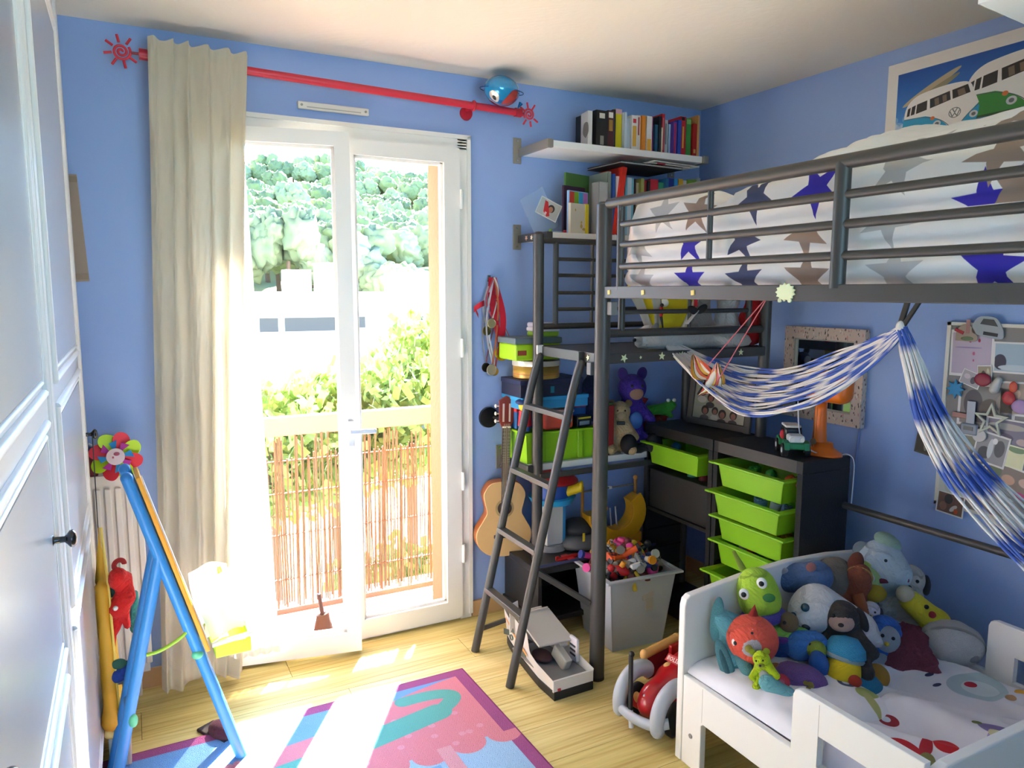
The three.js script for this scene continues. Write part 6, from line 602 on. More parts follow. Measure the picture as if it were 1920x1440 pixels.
{
  const b = thing('air_vent', 'slim white air inlet fixed to the wall above the window', 'air vent', [-1.9415, 2.291, 0]); part(b, 'cover', box(0.29, 0.03, 0.016, 0.005).translate(0, 0, 0.009), mat('#e6e3da', 0.4)); for (const x of [-0.13, 0.13]) part(b, 'screw', at(cyl(0.005, 0.005, 0.004, 12), x, 0, 0.018, PI / 2), mat('#9c988c', 0.4)); part(b, 'slot', at(box(0.22, 0.004, 0.002), 0, -0.006, 0.0172), mat('#b8b4aa', 0.8));
  const r = thing('radiator', 'cream ribbed radiator on the back wall behind the easel', 'radiator', [-2.87, 0, 0]);
  part(r, 'panel', W(-0.12, 0.14, 0.1, 0.87, 0.035, 0.075), mat('#e6dccb', 0.4)); for (let x = -0.1; x < 0.14; x += 0.034) part(r, 'rib', at(box(0.022, 0.7, 0.012, 0.005), x, 0.485, 0.08), mat('#e8dfcf', 0.4)); part(r, 'top_grille', W(-0.125, 0.145, 0.868, 0.886, 0.028, 0.095), mat('#e6dccb', 0.4)); part(r, 'bracket', join(W(-0.08, -0.05, 0.2, 0.24, 0, 0.036), W(0.08, 0.11, 0.2, 0.24, 0, 0.036), W(-0.08, -0.05, 0.75, 0.79, 0, 0.036), W(0.08, 0.11, 0.75, 0.79, 0, 0.036)), mat('#cfc6b6', 0.5)); part(r, 'pipe', rod([0.1, 0, 0.055], [0.1, 0.11, 0.055], 0.008), mat('#d8cfbf', 0.5)); part(r, 'valve', at(ell(0.012, 0.016, 0.012), 0.145, 0.5, 0.06), mat('#c8c0b0', 0.4));
  const pw = thing('pinwheel', 'lime and red toy pinwheel with a white centre lying on the radiator', 'pinwheel', [-2.797, 0.958, 0.105], [-0.12, -0.1, 0]);
  const petal = (() => { const s = shape([[0.012, -0.006], [0.04, -0.016], [0.07, -0.012], [0.086, 0.01], [0.08, 0.034], [0.056, 0.04], [0.028, 0.026], [0.012, 0.012]], true); const g = ext(s, 0.003, 0.001, 1), p = g.attributes.position; for (let i = 0; i < p.count; i++) p.setZ(i, p.getZ(i) + 0.5 * p.getY(i) * 0.6); g.computeVertexNormals(); return g; })(), fold = ext(shape([[0.012, 0], [0.058, -0.012], [0.05, 0.014]]), 0.002, 0.0006, 1);
  for (let i = 0; i < 8; i++) { const a = i * PI / 4 + 0.25; part(pw, 'petal', petal, mat(i % 2 ? '#e03040' : '#b4dc14', 0.45), null, [0, 0, a]); part(pw, 'fold', fold, mat(i % 2 ? '#b02890' : '#1f84bc', 0.45), [0, 0, 0.013], [0, 0, a - 0.12]); }
  part(pw, 'hub', at(cyl(0.03, 0.03, 0.012, 28), 0, 0, 0.018, PI / 2), mat('#dcc8c8', 0.4)); part(pw, 'hub_print', join(at(ell(0.01, 0.007, 0.0015), 0.004, 0.01, 0.0245), at(ell(0.003, 0.004, 0.0015), -0.008, -0.002, 0.0245)), mat('#a85068', 0.5)); part(pw, 'stick', rod([0.0, -0.01, -0.004], [-0.09, 0.05, -0.02], 0.004), mat('#c8ccd4', 0.4));
  const bx = thing('toy_box', 'small dark red box standing on the radiator behind the pinwheel', 'box', [-2.905, 0.886, 0.06]); part(bx, 'carton', box(0.09, 0.1, 0.05, 0.003).translate(0, 0.05, 0), mat('#7c1c2c', 0.5)); part(bx, 'lid', box(0.093, 0.014, 0.053, 0.003).translate(0, 0.094, 0), mat('#2c4870', 0.5));
  const bp = thing('wooden_plaque', 'grey brown wooden plaque hung crooked beside the closet', 'plaque', [-2.893, 1.775, 0.012], [0, 0, 0.045]); part(bp, 'board', box(0.075, 0.375, 0.012, 0.002), mat('#a48f7e', 0.8)); for (const y of [-0.17, 0.17]) part(bp, 'batten', box(0.075, 0.02, 0.004, 0.001).translate(0, y, 0.008), mat('#96826f', 0.8));
}
{ // built-in closet with glossy panelled doors
  const c = thing('closet', 'tall glossy white closet with moulded panel doors at the left edge', 'closet'), XF = -2.885;
  part(c, 'carcass', W(XL + 0.003, XF - 0.022, 0.002, 2.495, 0.24, 2.75), mat('#d8d6d0', 0.5)); part(c, 'end_post', W(XF - 0.05, XF + 0.006, 0.002, 2.495, 0.215, 0.262), mat('#dedcd6', 0.3));
  for (const [z0, z1, kz] of [[0.268, 1.318, 0.335], [1.326, 2.376, 1.5]]) {
    const d = part(c, 'closet_door', W(XF - 0.02, XF, 0.04, 2.46, z0, z1), whiteGloss);
    const zs = z0 < 1 ? [0.36, 1.2] : [1.44, 2.26];
    for (const [y0, y1] of [[0.14, 0.78], [0.84, 1.3], [1.36, 2.36]]) {
      const q = part(d, 'panel', W(XF, XF + 0.003, y0 + 0.03, y1 - 0.03, zs[0] + 0.03, zs[1] - 0.03), mat('#b4b6b9', 0.2, { specularIntensity: 0.5 })); const f = (a, b, r) => rod(a, b, r, 10);
      part(d, 'moulding', join(f([XF + 0.001, y0, zs[0]], [XF + 0.001, y1, zs[0]], 0.009), f([XF + 0.001, y0, zs[1]], [XF + 0.001, y1, zs[1]], 0.009), f([XF + 0.001, y0, zs[0]], [XF + 0.001, y0, zs[1]], 0.009), f([XF + 0.001, y1, zs[0]], [XF + 0.001, y1, zs[1]], 0.009), f([XF, y0 + 0.022, zs[0] + 0.022], [XF, y1 - 0.022, zs[0] + 0.022], 0.005), f([XF, y0 + 0.022, zs[1] - 0.022], [XF, y1 - 0.022, zs[1] - 0.022], 0.005), f([XF, y0 + 0.022, zs[0] + 0.022], [XF, y0 + 0.022, zs[1] - 0.022], 0.005), f([XF, y1 - 0.022, zs[0] + 0.022], [XF, y1 - 0.022, zs[1] - 0.022], 0.005)), mat('#eceae6', 0.35, { specularIntensity: 0.5 }));
    }
    part(d, 'moulding', join(rod([XF, 0.04, z1 - 0.006], [XF, 2.46, z1 - 0.006], 0.007, 10), rod([XF, 0.04, z0 + 0.006], [XF, 2.46, z0 + 0.006], 0.007, 10), rod([XF, 0.04, z0 + 0.04], [XF, 2.46, z0 + 0.04], 0.006, 10)), mat('#eceae6', 0.35, { specularIntensity: 0.5 }));
    part(d, 'knob', at(lathe([[0.011, 0], [0.011, 0.003], [0.0065, 0.006], [0.006, 0.022], [0.01, 0.026], [0.0165, 0.031], [0.017, 0.036], [0.012, 0.041], [0, 0.043]], 26), XF, 1.085, kz, 0, 0, -PI / 2), mat('#4a4c50', 0.15, { metalness: 0.9 }));
  }
  const kb = thing('door_knob', 'round black knob on the nearest closet door at the very left edge', 'knob', [XF, 1.085, 2.3], [0, 0, -PI / 2]); part(kb, 'stem', at(cyl(0.007, 0.009, 0.022, 14), 0, 0.011, 0), mat('#3a3a3c', 0.3)); part(kb, 'head', at(ell(0.019, 0.012, 0.019, 20), 0, 0.028, 0), mat('#141416', 0.2));
}
{ // yellow wall hanging with sea animals
  const t = thing('hanging_organizer', 'padded yellow hanging panel on the closet knob seen edge-on', 'wall hanging', [-2.85, 0.46, 0.42], [0, -0.06, 0.02]);
  part(t, 'panel', at(body([[0, -0.29, -0.02, 0.022, 0, -0.29, 0.1, 0.022], [0, 0.15, -0.04, 0.02, 0, -0.29, -0.02, 0.024], [0, 0.15, 0.06, 0.02, 0, -0.29, 0.1, 0.024], [0, 0.34, 0.0, 0.008, 0, 0.15, 0.01, 0.02], [0.002, -0.1, 0.04, 0.022, 0, -0.29, 0.04, 0.022]], 0.04, 44), 0, 0, 0), mat('#d0a024', 0.6)); part(t, 'cord', rod([0, 0.33, 0.0], [0.0, 0.625, -0.08], 0.0018, 6), mat('#3c3a38', 0.6)); part(t, 'piping', tube([[0.022, -0.3, 0.1], [0.022, -0.1, 0.09], [0.02, 0.14, 0.06], [0.008, 0.33, 0.0]], 0.004, 30, 8), mat('#e8cc60', 0.6)); part(t, 'toggle', at(body([[-0.01, -0.33, 0.1, 0.018, 0.022, -0.335, 0.1, 0.018]], 0.02, 20), 0, 0, 0), mat('#e8d480', 0.6));
  const G = (n, l, y, z, b, col) => { const q = thing(n, l, 'plush toy', [-2.808, y, z]); part(q, 'body', body(b, 0.02, 28), fuzz(col)); return q; };
  const cr = G('plush_crab', 'bright red felt crab clipped to the yellow hanging', 0.56, 0.47, [[0, 0.06, 0, 0.03, 0, 0.085, 0.02, 0.026], [-0.01, -0.03, 0.01, 0.028, 0.012, 0.0, 0, 0.03], [0.03, 0.07, 0, 0.012, 0.036, -0.01, 0, 0.01], [-0.02, -0.1, 0, 0.01, 0.0, -0.03, 0, 0.014], [0.02, -0.1, 0.01, 0.009, 0.015, -0.03, 0, 0.012], [-0.028, -0.17, 0, 0.008, -0.015, -0.08, 0, 0.012]], '#c8201c'); part(cr, 'eye', at(ball(0.008, 10), -0.012, -0.018, 0.036), mat('#e8e6e0', 0.4)); part(cr, 'claw', at(new THREE.TorusGeometry(0.016, 0.008, 8, 14, 4.6), 0.006, 0.115, 0.01, 0, 0.4), fuzz('#d02420'));
  const tu = G('plush_turtle', 'teal felt turtle squeezed between the red crab and the yellow panel', 0.55, 0.42, [[0, 0.02, 0, 0.032], [0.03, -0.04, 0, 0.014, 0.034, -0.13, 0, 0.01], [0.045, 0.0, 0, 0.01, 0.05, -0.1, 0, 0.008]], '#2f7c74'); part(tu, 'shell', at(ell(0.024, 0.03, 0.03), -0.008, 0.03, 0.01), fuzz('#27685f'));
  const wh = G('plush_whale', 'deep blue felt whale with pointed tail at the bottom of the hanging', 0.335, 0.5, [[-0.02, -0.02, 0, 0.028, 0.02, -0.006, 0, 0.022], [0.05, 0.018, 0, 0.008, 0.02, -0.004, 0, 0.02]], '#1c3c8c'); part(wh, 'belly', at(ell(0.036, 0.008, 0.02), -0.006, -0.044, 0), fuzz('#8ca4c4')); part(wh, 'fin', at(ell(0.022, 0.018, 0.004), -0.012, 0.022, 0.016), fuzz('#2c7c64'));
  const pb = thing('paper_box', 'pale mint and beige carton standing on the floor under the yellow hanging', 'box', [-2.835, 0, 0.43]); part(pb, 'carton', box(0.06, 0.115, 0.2, 0.003).translate(0, 0.0575, 0), mat('#b8ccc8', 0.6)); part(pb, 'edge', box(0.012, 0.116, 0.202, 0.002).translate(0.027, 0.0582, 0), mat('#d8bca4', 0.6));
}
{ // easel, seen almost edge-on
  const t = thing('easel', 'blue wooden childrens easel with an orange edged board seen from the side', 'easel', [-2.7, 0, 0.66], 0.045);
  const bl = mat('#2f84c8', 0.4), leg = (a, b, z) => part(t, 'leg', rod([...a, z], [...b, z], 0.0175, 18), bl);
  for (const z of [0, -0.13]) { leg([-0.062, 1.0], [0.226, 0.0], z); leg([0.012, 0.742], [-0.155, 0.0], z); }
  for (const [x, y, r] of [[-0.062, 1.0, 0.018]]) for (const z of [0, -0.13]) part(t, 'cap', at(ball(r, 14), x, y, z), mat('#2a78b8', 0.4));
  part(t, 'board', (() => { const g = box(0.014, 0.62, 0.15, 0.004); return at(g, 0.052, 0.703, -0.065, 0, 0, 0.279); })(), mat('#dc9a28', 0.45)); part(t, 'drawing_surface', at(box(0.003, 0.56, 0.12), 0.0605, 0.7055, -0.065, 0, 0, 0.279), mat('#e8e6e2', 0.3));
  part(t, 'crossbar', join(rod([0.15, 0.25, 0], [0.15, 0.25, -0.13], 0.011), rod([-0.098, 0.25, 0], [-0.098, 0.25, -0.13], 0.011)), bl); part(t, 'clip', at(ell(0.014, 0.022, 0.016), -0.088, 0.24, 0.012), mat('#58b88c', 0.4)); part(t, 'clip', at(ell(0.018, 0.014, 0.016), 0.104, 0.405, 0.012), mat('#58b88c', 0.4)); part(t, 'strap', tube([[-0.04, 0.44, 0.01], [0.0, 0.446, 0.012], [0.05, 0.468, 0.012], [0.085, 0.492, 0.008]], 0.006, 24, 8), mat('#8cb828', 0.5));
  part(t, 'tray', (() => { return join(at(box(0.11, 0.008, 0.3, 0.003), 0.215, 0.375, -0.15), at(box(0.006, 0.045, 0.3, 0.002), 0.268, 0.395, -0.15), at(box(0.11, 0.045, 0.006, 0.002), 0.215, 0.395, -0.002), at(box(0.11, 0.045, 0.006, 0.002), 0.215, 0.395, -0.3)); })(), mat('#b4d828', 0.4)); part(t, 'tray_rim', join(rod([0.15, 0.42, 0], [0.275, 0.432, 0], 0.008), rod([0.275, 0.432, 0], [0.275, 0.432, -0.3], 0.008), rod([0.15, 0.42, -0.3], [0.275, 0.432, -0.3], 0.008)), mat('#e4e8d4', 0.4));
  const pp = (l, z, dx, r, k) => { const q = solo('paper_sheet', l, 'paper', grid(14, 14, (u, v) => [(u - 0.5) * 0.13 + dx, (v - 0.5) * 0.2 + 0.02 * Math.sin(u * 3 + k), 0.012 * Math.sin(v * 5 + k * 2) + 0.01 * Math.sin(u * 7)]), mat('#eceae4', 0.9, { side: THREE.DoubleSide }), [-2.515, 0.5, z], [0.2 * k, 0.3, r]); };
  pp('white crumpled paper standing in the easel tray nearest the room', 0.58, 0.01, 0.22, 1); pp('white paper tucked behind the front sheet in the easel tray', 0.5, 0.03, -0.1, -1); pp('curled white paper at the back of the easel tray', 0.42, -0.01, 0.1, 0.4);
  solo('marker_pen', 'yellow green marker pen standing in the easel tray papers', 'pen', join(rod([0, -0.06, 0], [0, 0.06, 0], 0.008, 12), at(cyl(0.005, 0.008, 0.014, 12), 0, 0.066, 0)), mat('#b8d024', 0.4), [-2.495, 0.545, 0.47], [0.1, 0, 0.1]);
}
// ---------- things on the walls ----------
{ // foil balloon
  const ft = canvasTex(256, 128, (c) => { c.fillStyle = '#1496d0'; c.fillRect(0, 0, 256, 128); const r = c.createLinearGradient(0, 0, 0, 128); c.fillStyle = '#0a6ca8'; c.fillRect(0, 100, 256, 28); c.fillStyle = '#c4301c'; c.beginPath(); c.moveTo(80, 118); c.lineTo(104, 70); c.quadraticCurveTo(128, 48, 136, 78); c.lineTo(128, 112); c.fill(); c.beginPath(); c.ellipse(120, 24, 34, 9, 0.2, 0, 7); c.fill(); c.fillStyle = '#e4dccc'; c.beginPath(); c.ellipse(58, 92, 15, 17, -0.3, 0, 7); c.fill(); c.fillStyle = '#10241c'; c.beginPath(); c.ellipse(57, 95, 6, 7, 0, 0, 7); c.fill(); c.strokeStyle = '#d8d0b8'; c.lineWidth = 4; c.beginPath(); c.moveTo(30, 96); c.lineTo(58, 122); c.lineTo(96, 126); c.stroke(); });
  const b = thing('foil_balloon', 'shiny blue foil balloon with a round eye and red patches on the curtain rod', 'balloon', [-1.238, 2.418, 0.13], [0.1, 0, -0.05]);
  part(b, 'foil', (() => { const g = new THREE.SphereGeometry(1, 48, 32, -PI * 0.62 + PI / 2 + PI * 0.62, 2 * PI); g.scale(0.098, 0.062, 0.075); const p = g.attributes.position; for (let i = 0; i < p.count; i++) { const a = Math.atan2(p.getZ(i), p.getX(i)), y = p.getY(i); const k = 1 + 0.025 * Math.sin(a * 26) * Math.exp(-((y / 0.025) ** 2)); p.setX(i, p.getX(i) * k); p.setZ(i, p.getZ(i) * k); } g.computeVertexNormals(); return g.rotateY(-PI / 2 - 0.75); })(), mat('#ffffff', 0.18, { map: ft, metalness: 0.3, clearcoat: 1 }));
  part(b, 'seam', at(new THREE.TorusGeometry(1, 0.02, 6, 60), 0, 0, 0, PI / 2).scale(0.099, 0.1, 0.076), mat('#0c5c94', 0.25, { metalness: 0.6 })); part(b, 'valve', at(new THREE.ConeGeometry(0.01, 0.03, 10), 0.085, -0.05, 0.01, 0, 0, 2.6), mat('#0c5c94', 0.3, { metalness: 0.6 }));
}
{ // medals on one hook
  const H = [-1.24, 1.615], gold = (c) => mat(c, 0.3, { metalness: 0.8 });
  const h = thing('metal_hook', 'small metal wall hook from which the medals hang', 'hook', [H[0], H[1], 0]); part(h, 'plate', at(box(0.016, 0.03, 0.004, 0.001), 0, 0, 0.002), chrome); part(h, 'peg', rod([0, 0, 0.004], [0, 0.004, 0.05], 0.004), chrome);
  const med = (label, x, y, z, w, col, mc, R, x2) => { const t = thing('medal', label, 'medal', [H[0], H[1], 0]); for (const s of [-1, 1]) part(t, 'ribbon', grid(2, 20, (u, v) => [(u - 0.5) * w * (1 - 0.2 * v) + (x - H[0]) * v + s * (x2 ?? 0.022) * Math.sin(PI * Math.min(1, v * 1.02)) * 1.2, -(H[1] - y - R) * v + 0.004, z + 0.004 * s + 0.008 * Math.sin(v * 7 + x * 60)]), mat(s > 0 ? col[0] : col[1] ?? col[0], 0.8, { side: THREE.DoubleSide })); part(t, 'disc', at(cyl(R, R, 0.004, 30), x - H[0], y - H[1], z, PI / 2 - 0.1), gold(mc)); part(t, 'rim', at(new THREE.TorusGeometry(R, 0.0022, 8, 32), x - H[0], y - H[1], z), gold(mc)); return t; };
  med('medal with gold disc and broad red ribbon, hanging on the hook', -1.195, 1.27, 0.045, 0.036, ['#c4142c', '#b81028'], '#b08c1c', 0.034, 0.016).children.length; const lab = solo('white_label', 'white paper label stuck on the gold medal disc', 'label', box(0.03, 0.014, 0.001, 0.0004), mat('#d8d4c4', 0.6), [-1.195, 1.272, 0.0432], [0, 0, 0.1]);
  med('small pale gold medal, highest of the bunch', -1.25, 1.41, 0.05, 0.009, ['#c8c0bc', '#b04858'], '#d0c490', 0.02); med('tarnished bronze medal just under the pale gold one', -1.266, 1.375, 0.032, 0.008, ['#9c4850', '#c8c4c8'], '#7c7040', 0.02); med('silver medal with the brightest glint at the bottom of the bunch', -1.25, 1.195, 0.05, 0.01, ['#b8603c', '#b8b4c0'], '#b8b4a0', 0.024); med('dark medal half hidden behind the silver one', -1.268, 1.205, 0.026, 0.008, ['#7c3840', '#8c8c94'], '#3c342c', 0.02); med('thin gold medal at the lower right of the bunch', -1.228, 1.185, 0.036, 0.01, ['#a03848', '#d8d4d8'], '#b09850', 0.018);
  const lp = thing('ribbon_loop', 'pale blue ribbon loop sticking out to the right of the medals', 'ribbon', [-1.18, 1.37, 0.03]); part(lp, 'band', tube([[-0.02, 0.05, 0], [0.0, 0.02, 0.004], [0.025, -0.03, 0.006], [-0.01, -0.055, 0.008], [-0.03, -0.06, 0.004]], 0.0035, 40, 6), mat('#a8b8c8', 0.8)); part(lp, 'edge', tube([[-0.018, 0.052, 0.004], [0.004, 0.022, 0.007], [0.03, -0.03, 0.009]], 0.002, 24, 6), mat('#c05060', 0.8));
  const rb = thing('ribbon_tail', 'short red ribbon tail folded out to the left of the medals', 'ribbon', [-1.27, 1.49, 0.04]); part(rb, 'band', grid(2, 10, (u, v) => [-0.012 - v * 0.05, (u - 0.5) * 0.026 + 0.012 - v * v * 0.03, 0.01 * Math.sin(v * 4)]), mat('#b8142c', 0.8, { side: THREE.DoubleSide })); part(rb, 'fold', grid(2, 6, (u, v) => [-0.062 + v * 0.014, -0.012 + (u - 0.5) * 0.02 - v * 0.034, 0.006 + 0.006 * v]), mat('#8c1020', 0.8, { side: THREE.DoubleSide }));
}
{ // guitar
  const t = thing('guitar', 'small natural wood guitar hanging on the wall beside the window', 'guitar', [-1.203, 0.31, 0.045], [0, -0.22, -0.02]);
  const out = [[0, 0], [0.075, 0.012], [0.125, 0.06], [0.132, 0.12], [0.1, 0.18], [0.084, 0.215], [0.094, 0.262], [0.1, 0.305], [0.072, 0.35], [0.03, 0.362], [0, 0.362]], full = [...out, ...out.slice(1, -1).reverse().map(([x, y]) => [-x, y])], bs = shape(full, true);
  part(t, 'side', ext(bs, 0.058, 0.001, 1), mat('#a8602c', 0.4)); part(t, 'soundboard', ext(bs, 0.003, 0.0015, 1).scale(0.985, 0.99, 1).translate(0, 0.002, 0.06), mat('#d6b078', 0.35));
  part(t, 'rosette', at(new THREE.RingGeometry(0.035, 0.045, 40), 0, 0.235, 0.0652), mat('#a89060', 0.5)); part(t, 'sound_hole', at(cyl(0.034, 0.034, 0.002, 32), 0, 0.235, 0.0655, PI / 2), mat('#3c2c24', 0.8)); part(t, 'bridge', join(at(box(0.1, 0.016, 0.009, 0.003), 0, 0.1, 0.068), at(box(0.05, 0.006, 0.006, 0.001), 0, 0.104, 0.074)), mat('#221c1a', 0.5));
  part(t, 'fretboard', at(box(0.037, 0.4, 0.008, 0.002), 0, 0.42, 0.07), mat('#2e2623', 0.5)); part(t, 'neck', at(cyl(0.018, 0.018, 0.29, 14), 0, 0.48, 0.058), mat('#4c2c1e', 0.4)); for (let i = 0; i < 12; i++) part(t, 'fret', at(box(0.036, 0.0014, 0.0012), 0, 0.61 - 0.32 * (1 - Math.pow(0.944, i)), 0.0746), mat('#8c8474', 0.3, { metalness: 0.7 }));
  part(t, 'nut', at(box(0.038, 0.007, 0.011, 0.001), 0, 0.623, 0.07), mat('#e8e2d0', 0.4)); part(t, 'headstock', ext(shape([[-0.02, 0], [-0.032, 0.025], [-0.034, 0.12], [-0.018, 0.132], [0, 0.142], [0.018, 0.132], [0.034, 0.12], [0.032, 0.025], [0.02, 0]]), 0.012, 0.002, 2).translate(0, 0.624, 0.052), mat('#7c2c1c', 0.35)); part(t, 'slot', join(at(box(0.009, 0.085, 0.003, 0.001), -0.015, 0.69, 0.0665), at(box(0.009, 0.085, 0.003, 0.001), 0.015, 0.69, 0.0665)), mat('#c4b4a4', 0.5));
  for (const s of [-1, 1]) for (const y of [0.65, 0.685, 0.72]) part(t, 'tuning_peg', join(rod([s * 0.032, y, 0.056], [s * 0.045, y, 0.056], 0.0035, 8), at(ell(0.006, 0.009, 0.01), s * 0.05, y, 0.056)), mat('#dcd4c4', 0.35)); for (let i = 0; i < 6; i++) part(t, 'string', rod([-0.0135 + i * 0.0054, 0.103, 0.077], [-0.0135 + i * 0.0054, 0.64, 0.0765], 0.0006, 4), mat('#c8c0a8', 0.3, { metalness: 0.5 }));
  const k = thing('guitar_hanger', 'round black wall hanger behind the guitar head', 'hanger', [-1.245, 0.965, 0]); part(k, 'disc', at(cyl(0.048, 0.05, 0.014, 32), 0, 0, 0.008, PI / 2), mat('#16181a', 0.3)); part(k, 'fork', join(rod([0.02, 0, 0.01], [0.035, 0, 0.055], 0.006), rod([0.012, -0.01, 0.056], [0.012, -0.01, 0.1], 0.005), rod([0.075, -0.012, 0.056], [0.078, -0.012, 0.1], 0.005), rod([0.012, -0.01, 0.056], [0.075, -0.012, 0.056], 0.005)), mat('#1a1c1e', 0.5));
}
{ // poster of two vans on a beach
  const w = 1500, h = 1000, px = (z) => (z - 1.09) / 0.96 * w, py = (y) => (2.44 - y) / 0.64 * h;
  const tex = canvasTex(w, h, (c) => {
    c.fillStyle = '#e8e5df'; c.fillRect(0, 0, w, h); c.save(); c.beginPath(); c.rect(70, 70, w - 140, h - 140); c.clip();
    const g = c.createLinearGradient(0, 70, 0, 560); g.addColorStop(0, '#1452a8'); g.addColorStop(0.6, '#3c88d0'); g.addColorStop(1, '#b8d4e0'); c.fillStyle = g; c.fillRect(0, 0, w, h); const cl = (x, y, a, b, k) => { for (let i = 0; i < 26; i++) { c.fillStyle = `rgba(236,238,236,${k})`; c.beginPath(); c.ellipse(x + rnd(-a, a), y + rnd(-b, b), a * rnd(0.2, 0.45), b * rnd(0.3, 0.6), 0, 0, 7); c.fill(); } };
    cl(150, 380, 120, 50, 0.35); cl(560, 260, 120, 60, 0.06); cl(1000, 220, 200, 60, 0.12); c.fillStyle = '#7ca8b4'; c.fillRect(70, 470, w, 90); c.fillStyle = '#c89c68'; c.fillRect(70, 545, w, 460);
    const van = (x, y, s, body, dark) => { c.save(); c.translate(x, y); c.scale(s, s * 0.8);
      c.fillStyle = body; c.beginPath(); c.moveTo(10, 170); c.lineTo(0, 300); c.lineTo(20, 330); c.lineTo(420, 330); c.quadraticCurveTo(470, 300, 470, 200); c.lineTo(420, 110); c.lineTo(60, 130); c.fill();
      c.fillStyle = '#ece9e4'; c.beginPath(); c.moveTo(12, 190); c.quadraticCurveTo(10, 60, 110, 26); c.quadraticCurveTo(260, -8, 370, 8); c.quadraticCurveTo(410, 16, 422, 50); c.lineTo(466, 176); c.quadraticCurveTo(400, 250, 340, 330); c.lineTo(310, 330); c.quadraticCurveTo(270, 240, 150, 196); c.fill();
      c.strokeStyle = '#4c5458'; c.lineWidth = 4; c.beginPath(); c.moveTo(14, 196); c.quadraticCurveTo(240, 180, 318, 330); c.stroke(); c.beginPath(); c.moveTo(462, 190); c.quadraticCurveTo(390, 250, 346, 330); c.stroke();
      c.fillStyle = '#2c2a2a'; const q = (p) => { c.beginPath(); p.forEach((r, i) => i ? c.lineTo(...r) : c.moveTo(...r)); c.fill(); }; q([[172, 78], [292, 52], [300, 116], [176, 146]]); q([[306, 50], [396, 34], [414, 94], [312, 114]]); q([[92, 96], [156, 82], [156, 150], [88, 164]]); q([[60, 106], [84, 98], [78, 164], [54, 168]]); q([[34, 116], [52, 108], [46, 170], [28, 172]]);
      c.fillStyle = '#7c6a58'; q([[200, 84], [226, 78], [232, 128], [206, 134]]); q([[248, 74], [272, 70], [278, 118], [254, 122]]); q([[336, 60], [376, 52], [388, 96], [346, 104]]);
      c.strokeStyle = '#70787c'; c.lineWidth = 5; c.beginPath(); c.arc(330, 214, 34, 0, 7); c.stroke(); c.lineWidth = 6; c.beginPath(); c.moveTo(316, 186); c.lineTo(330, 214); c.lineTo(344, 186); c.moveTo(302, 202); c.lineTo(316, 240); c.lineTo(330, 218); c.lineTo(344, 240); c.lineTo(358, 202); c.stroke();
      for (const [a, b] of [[226, 268], [440, 250]]) { c.fillStyle = '#d0d4d4'; c.beginPath(); c.arc(a, b, 24, 0, 7); c.fill(); c.fillStyle = '#5c6468'; c.beginPath(); c.arc(a, b, 12, 0, 7); c.fill(); } c.fillStyle = '#d87840'; c.beginPath(); c.arc(196, 222, 14, 0, 7); c.fill(); c.fillStyle = dark; c.fillRect(20, 316, 420, 14); c.restore(); };
    van(px(1.395), py(2.37), 1.18, '#2c8a34', '#1c4c20'); c.fillStyle = '#b8a888'; c.save(); c.translate(px(1.2), py(2.29)); c.rotate(-0.42); c.beginPath(); c.ellipse(120, 6, 190, 20, 0, 0, 7); c.fill(); c.fillStyle = '#8c8868'; c.beginPath(); c.ellipse(120, 34, 170, 18, 0, 0, 7); c.fill(); c.restore();
    van(px(1.163), py(2.315), 0.98, '#1c9ac8', '#16567c'); c.restore();
  });
  const p = thing('poster', 'white bordered poster of a blue and a green camper van on a beach', 'poster', [-0.006, 0, 0]);
  part(p, 'sheet', W(-0.003, 0.003, 1.8, 2.44, 1.09, 2.05), mat('#e8e5df', 0.5)); part(p, 'print', new THREE.PlaneGeometry(0.96, 0.64).rotateY(-PI / 2), mat('#ffffff', 0.4, { map: tex }), [-0.0036, 2.12, 1.57]);
}
{ // mirror with a speckled frame
  const t = thing('mirror', 'square mirror in a speckled beige frame on the right wall', 'mirror', [0, 0, 0], [0, 0, 0]);
  const sp = canvasTex(512, 128, (c) => { c.fillStyle = '#c9b5a4'; c.fillRect(0, 0, 512, 128); for (let i = 0; i < 240; i++) { c.fillStyle = ['#4c4440', '#8ca49c', '#c08c84', '#d8d0c4', '#6c5c50', '#b89c84'][i % 6]; c.beginPath(); c.ellipse(rnd(512), rnd(128), rnd(2, 7), rnd(2, 5), rnd(3), 0, 7); c.fill(); } }, [3, 6]); sp.wrapS = sp.wrapT = THREE.RepeatWrapping;
  const fm = mat('#ffffff', 0.6, { map: sp }), z0 = 0.655, z1 = 1.075, y0 = 0.985, y1 = 1.4, f = 0.052, Z = (a, b, c, d, x = -0.03) => W(x, -0.002, a, b, c, d);
  part(t, 'frame', join(Z(y1 - f, y1, z0, z1), Z(y0, y0 + f, z0, z1), Z(y0 + f, y1 - f, z0, z0 + f), Z(y0 + f, y1 - f, z1 - f, z1)), fm); part(t, 'glass', Z(y0 + f, y1 - f, z0 + f, z1 - f, -0.014), mat('#e8eeec', 0.03, { metalness: 1 })); part(t, 'inner_edge', join(Z(y1 - f - 0.006, y1 - f, z0 + f, z1 - f, -0.022), Z(y0 + f, y0 + f + 0.006, z0 + f, z1 - f, -0.022), Z(y0 + f, y1 - f, z0 + f, z0 + f + 0.006, -0.022), Z(y0 + f, y1 - f, z1 - f - 0.006, z1 - f, -0.022)), mat('#a8a090', 0.4));
}
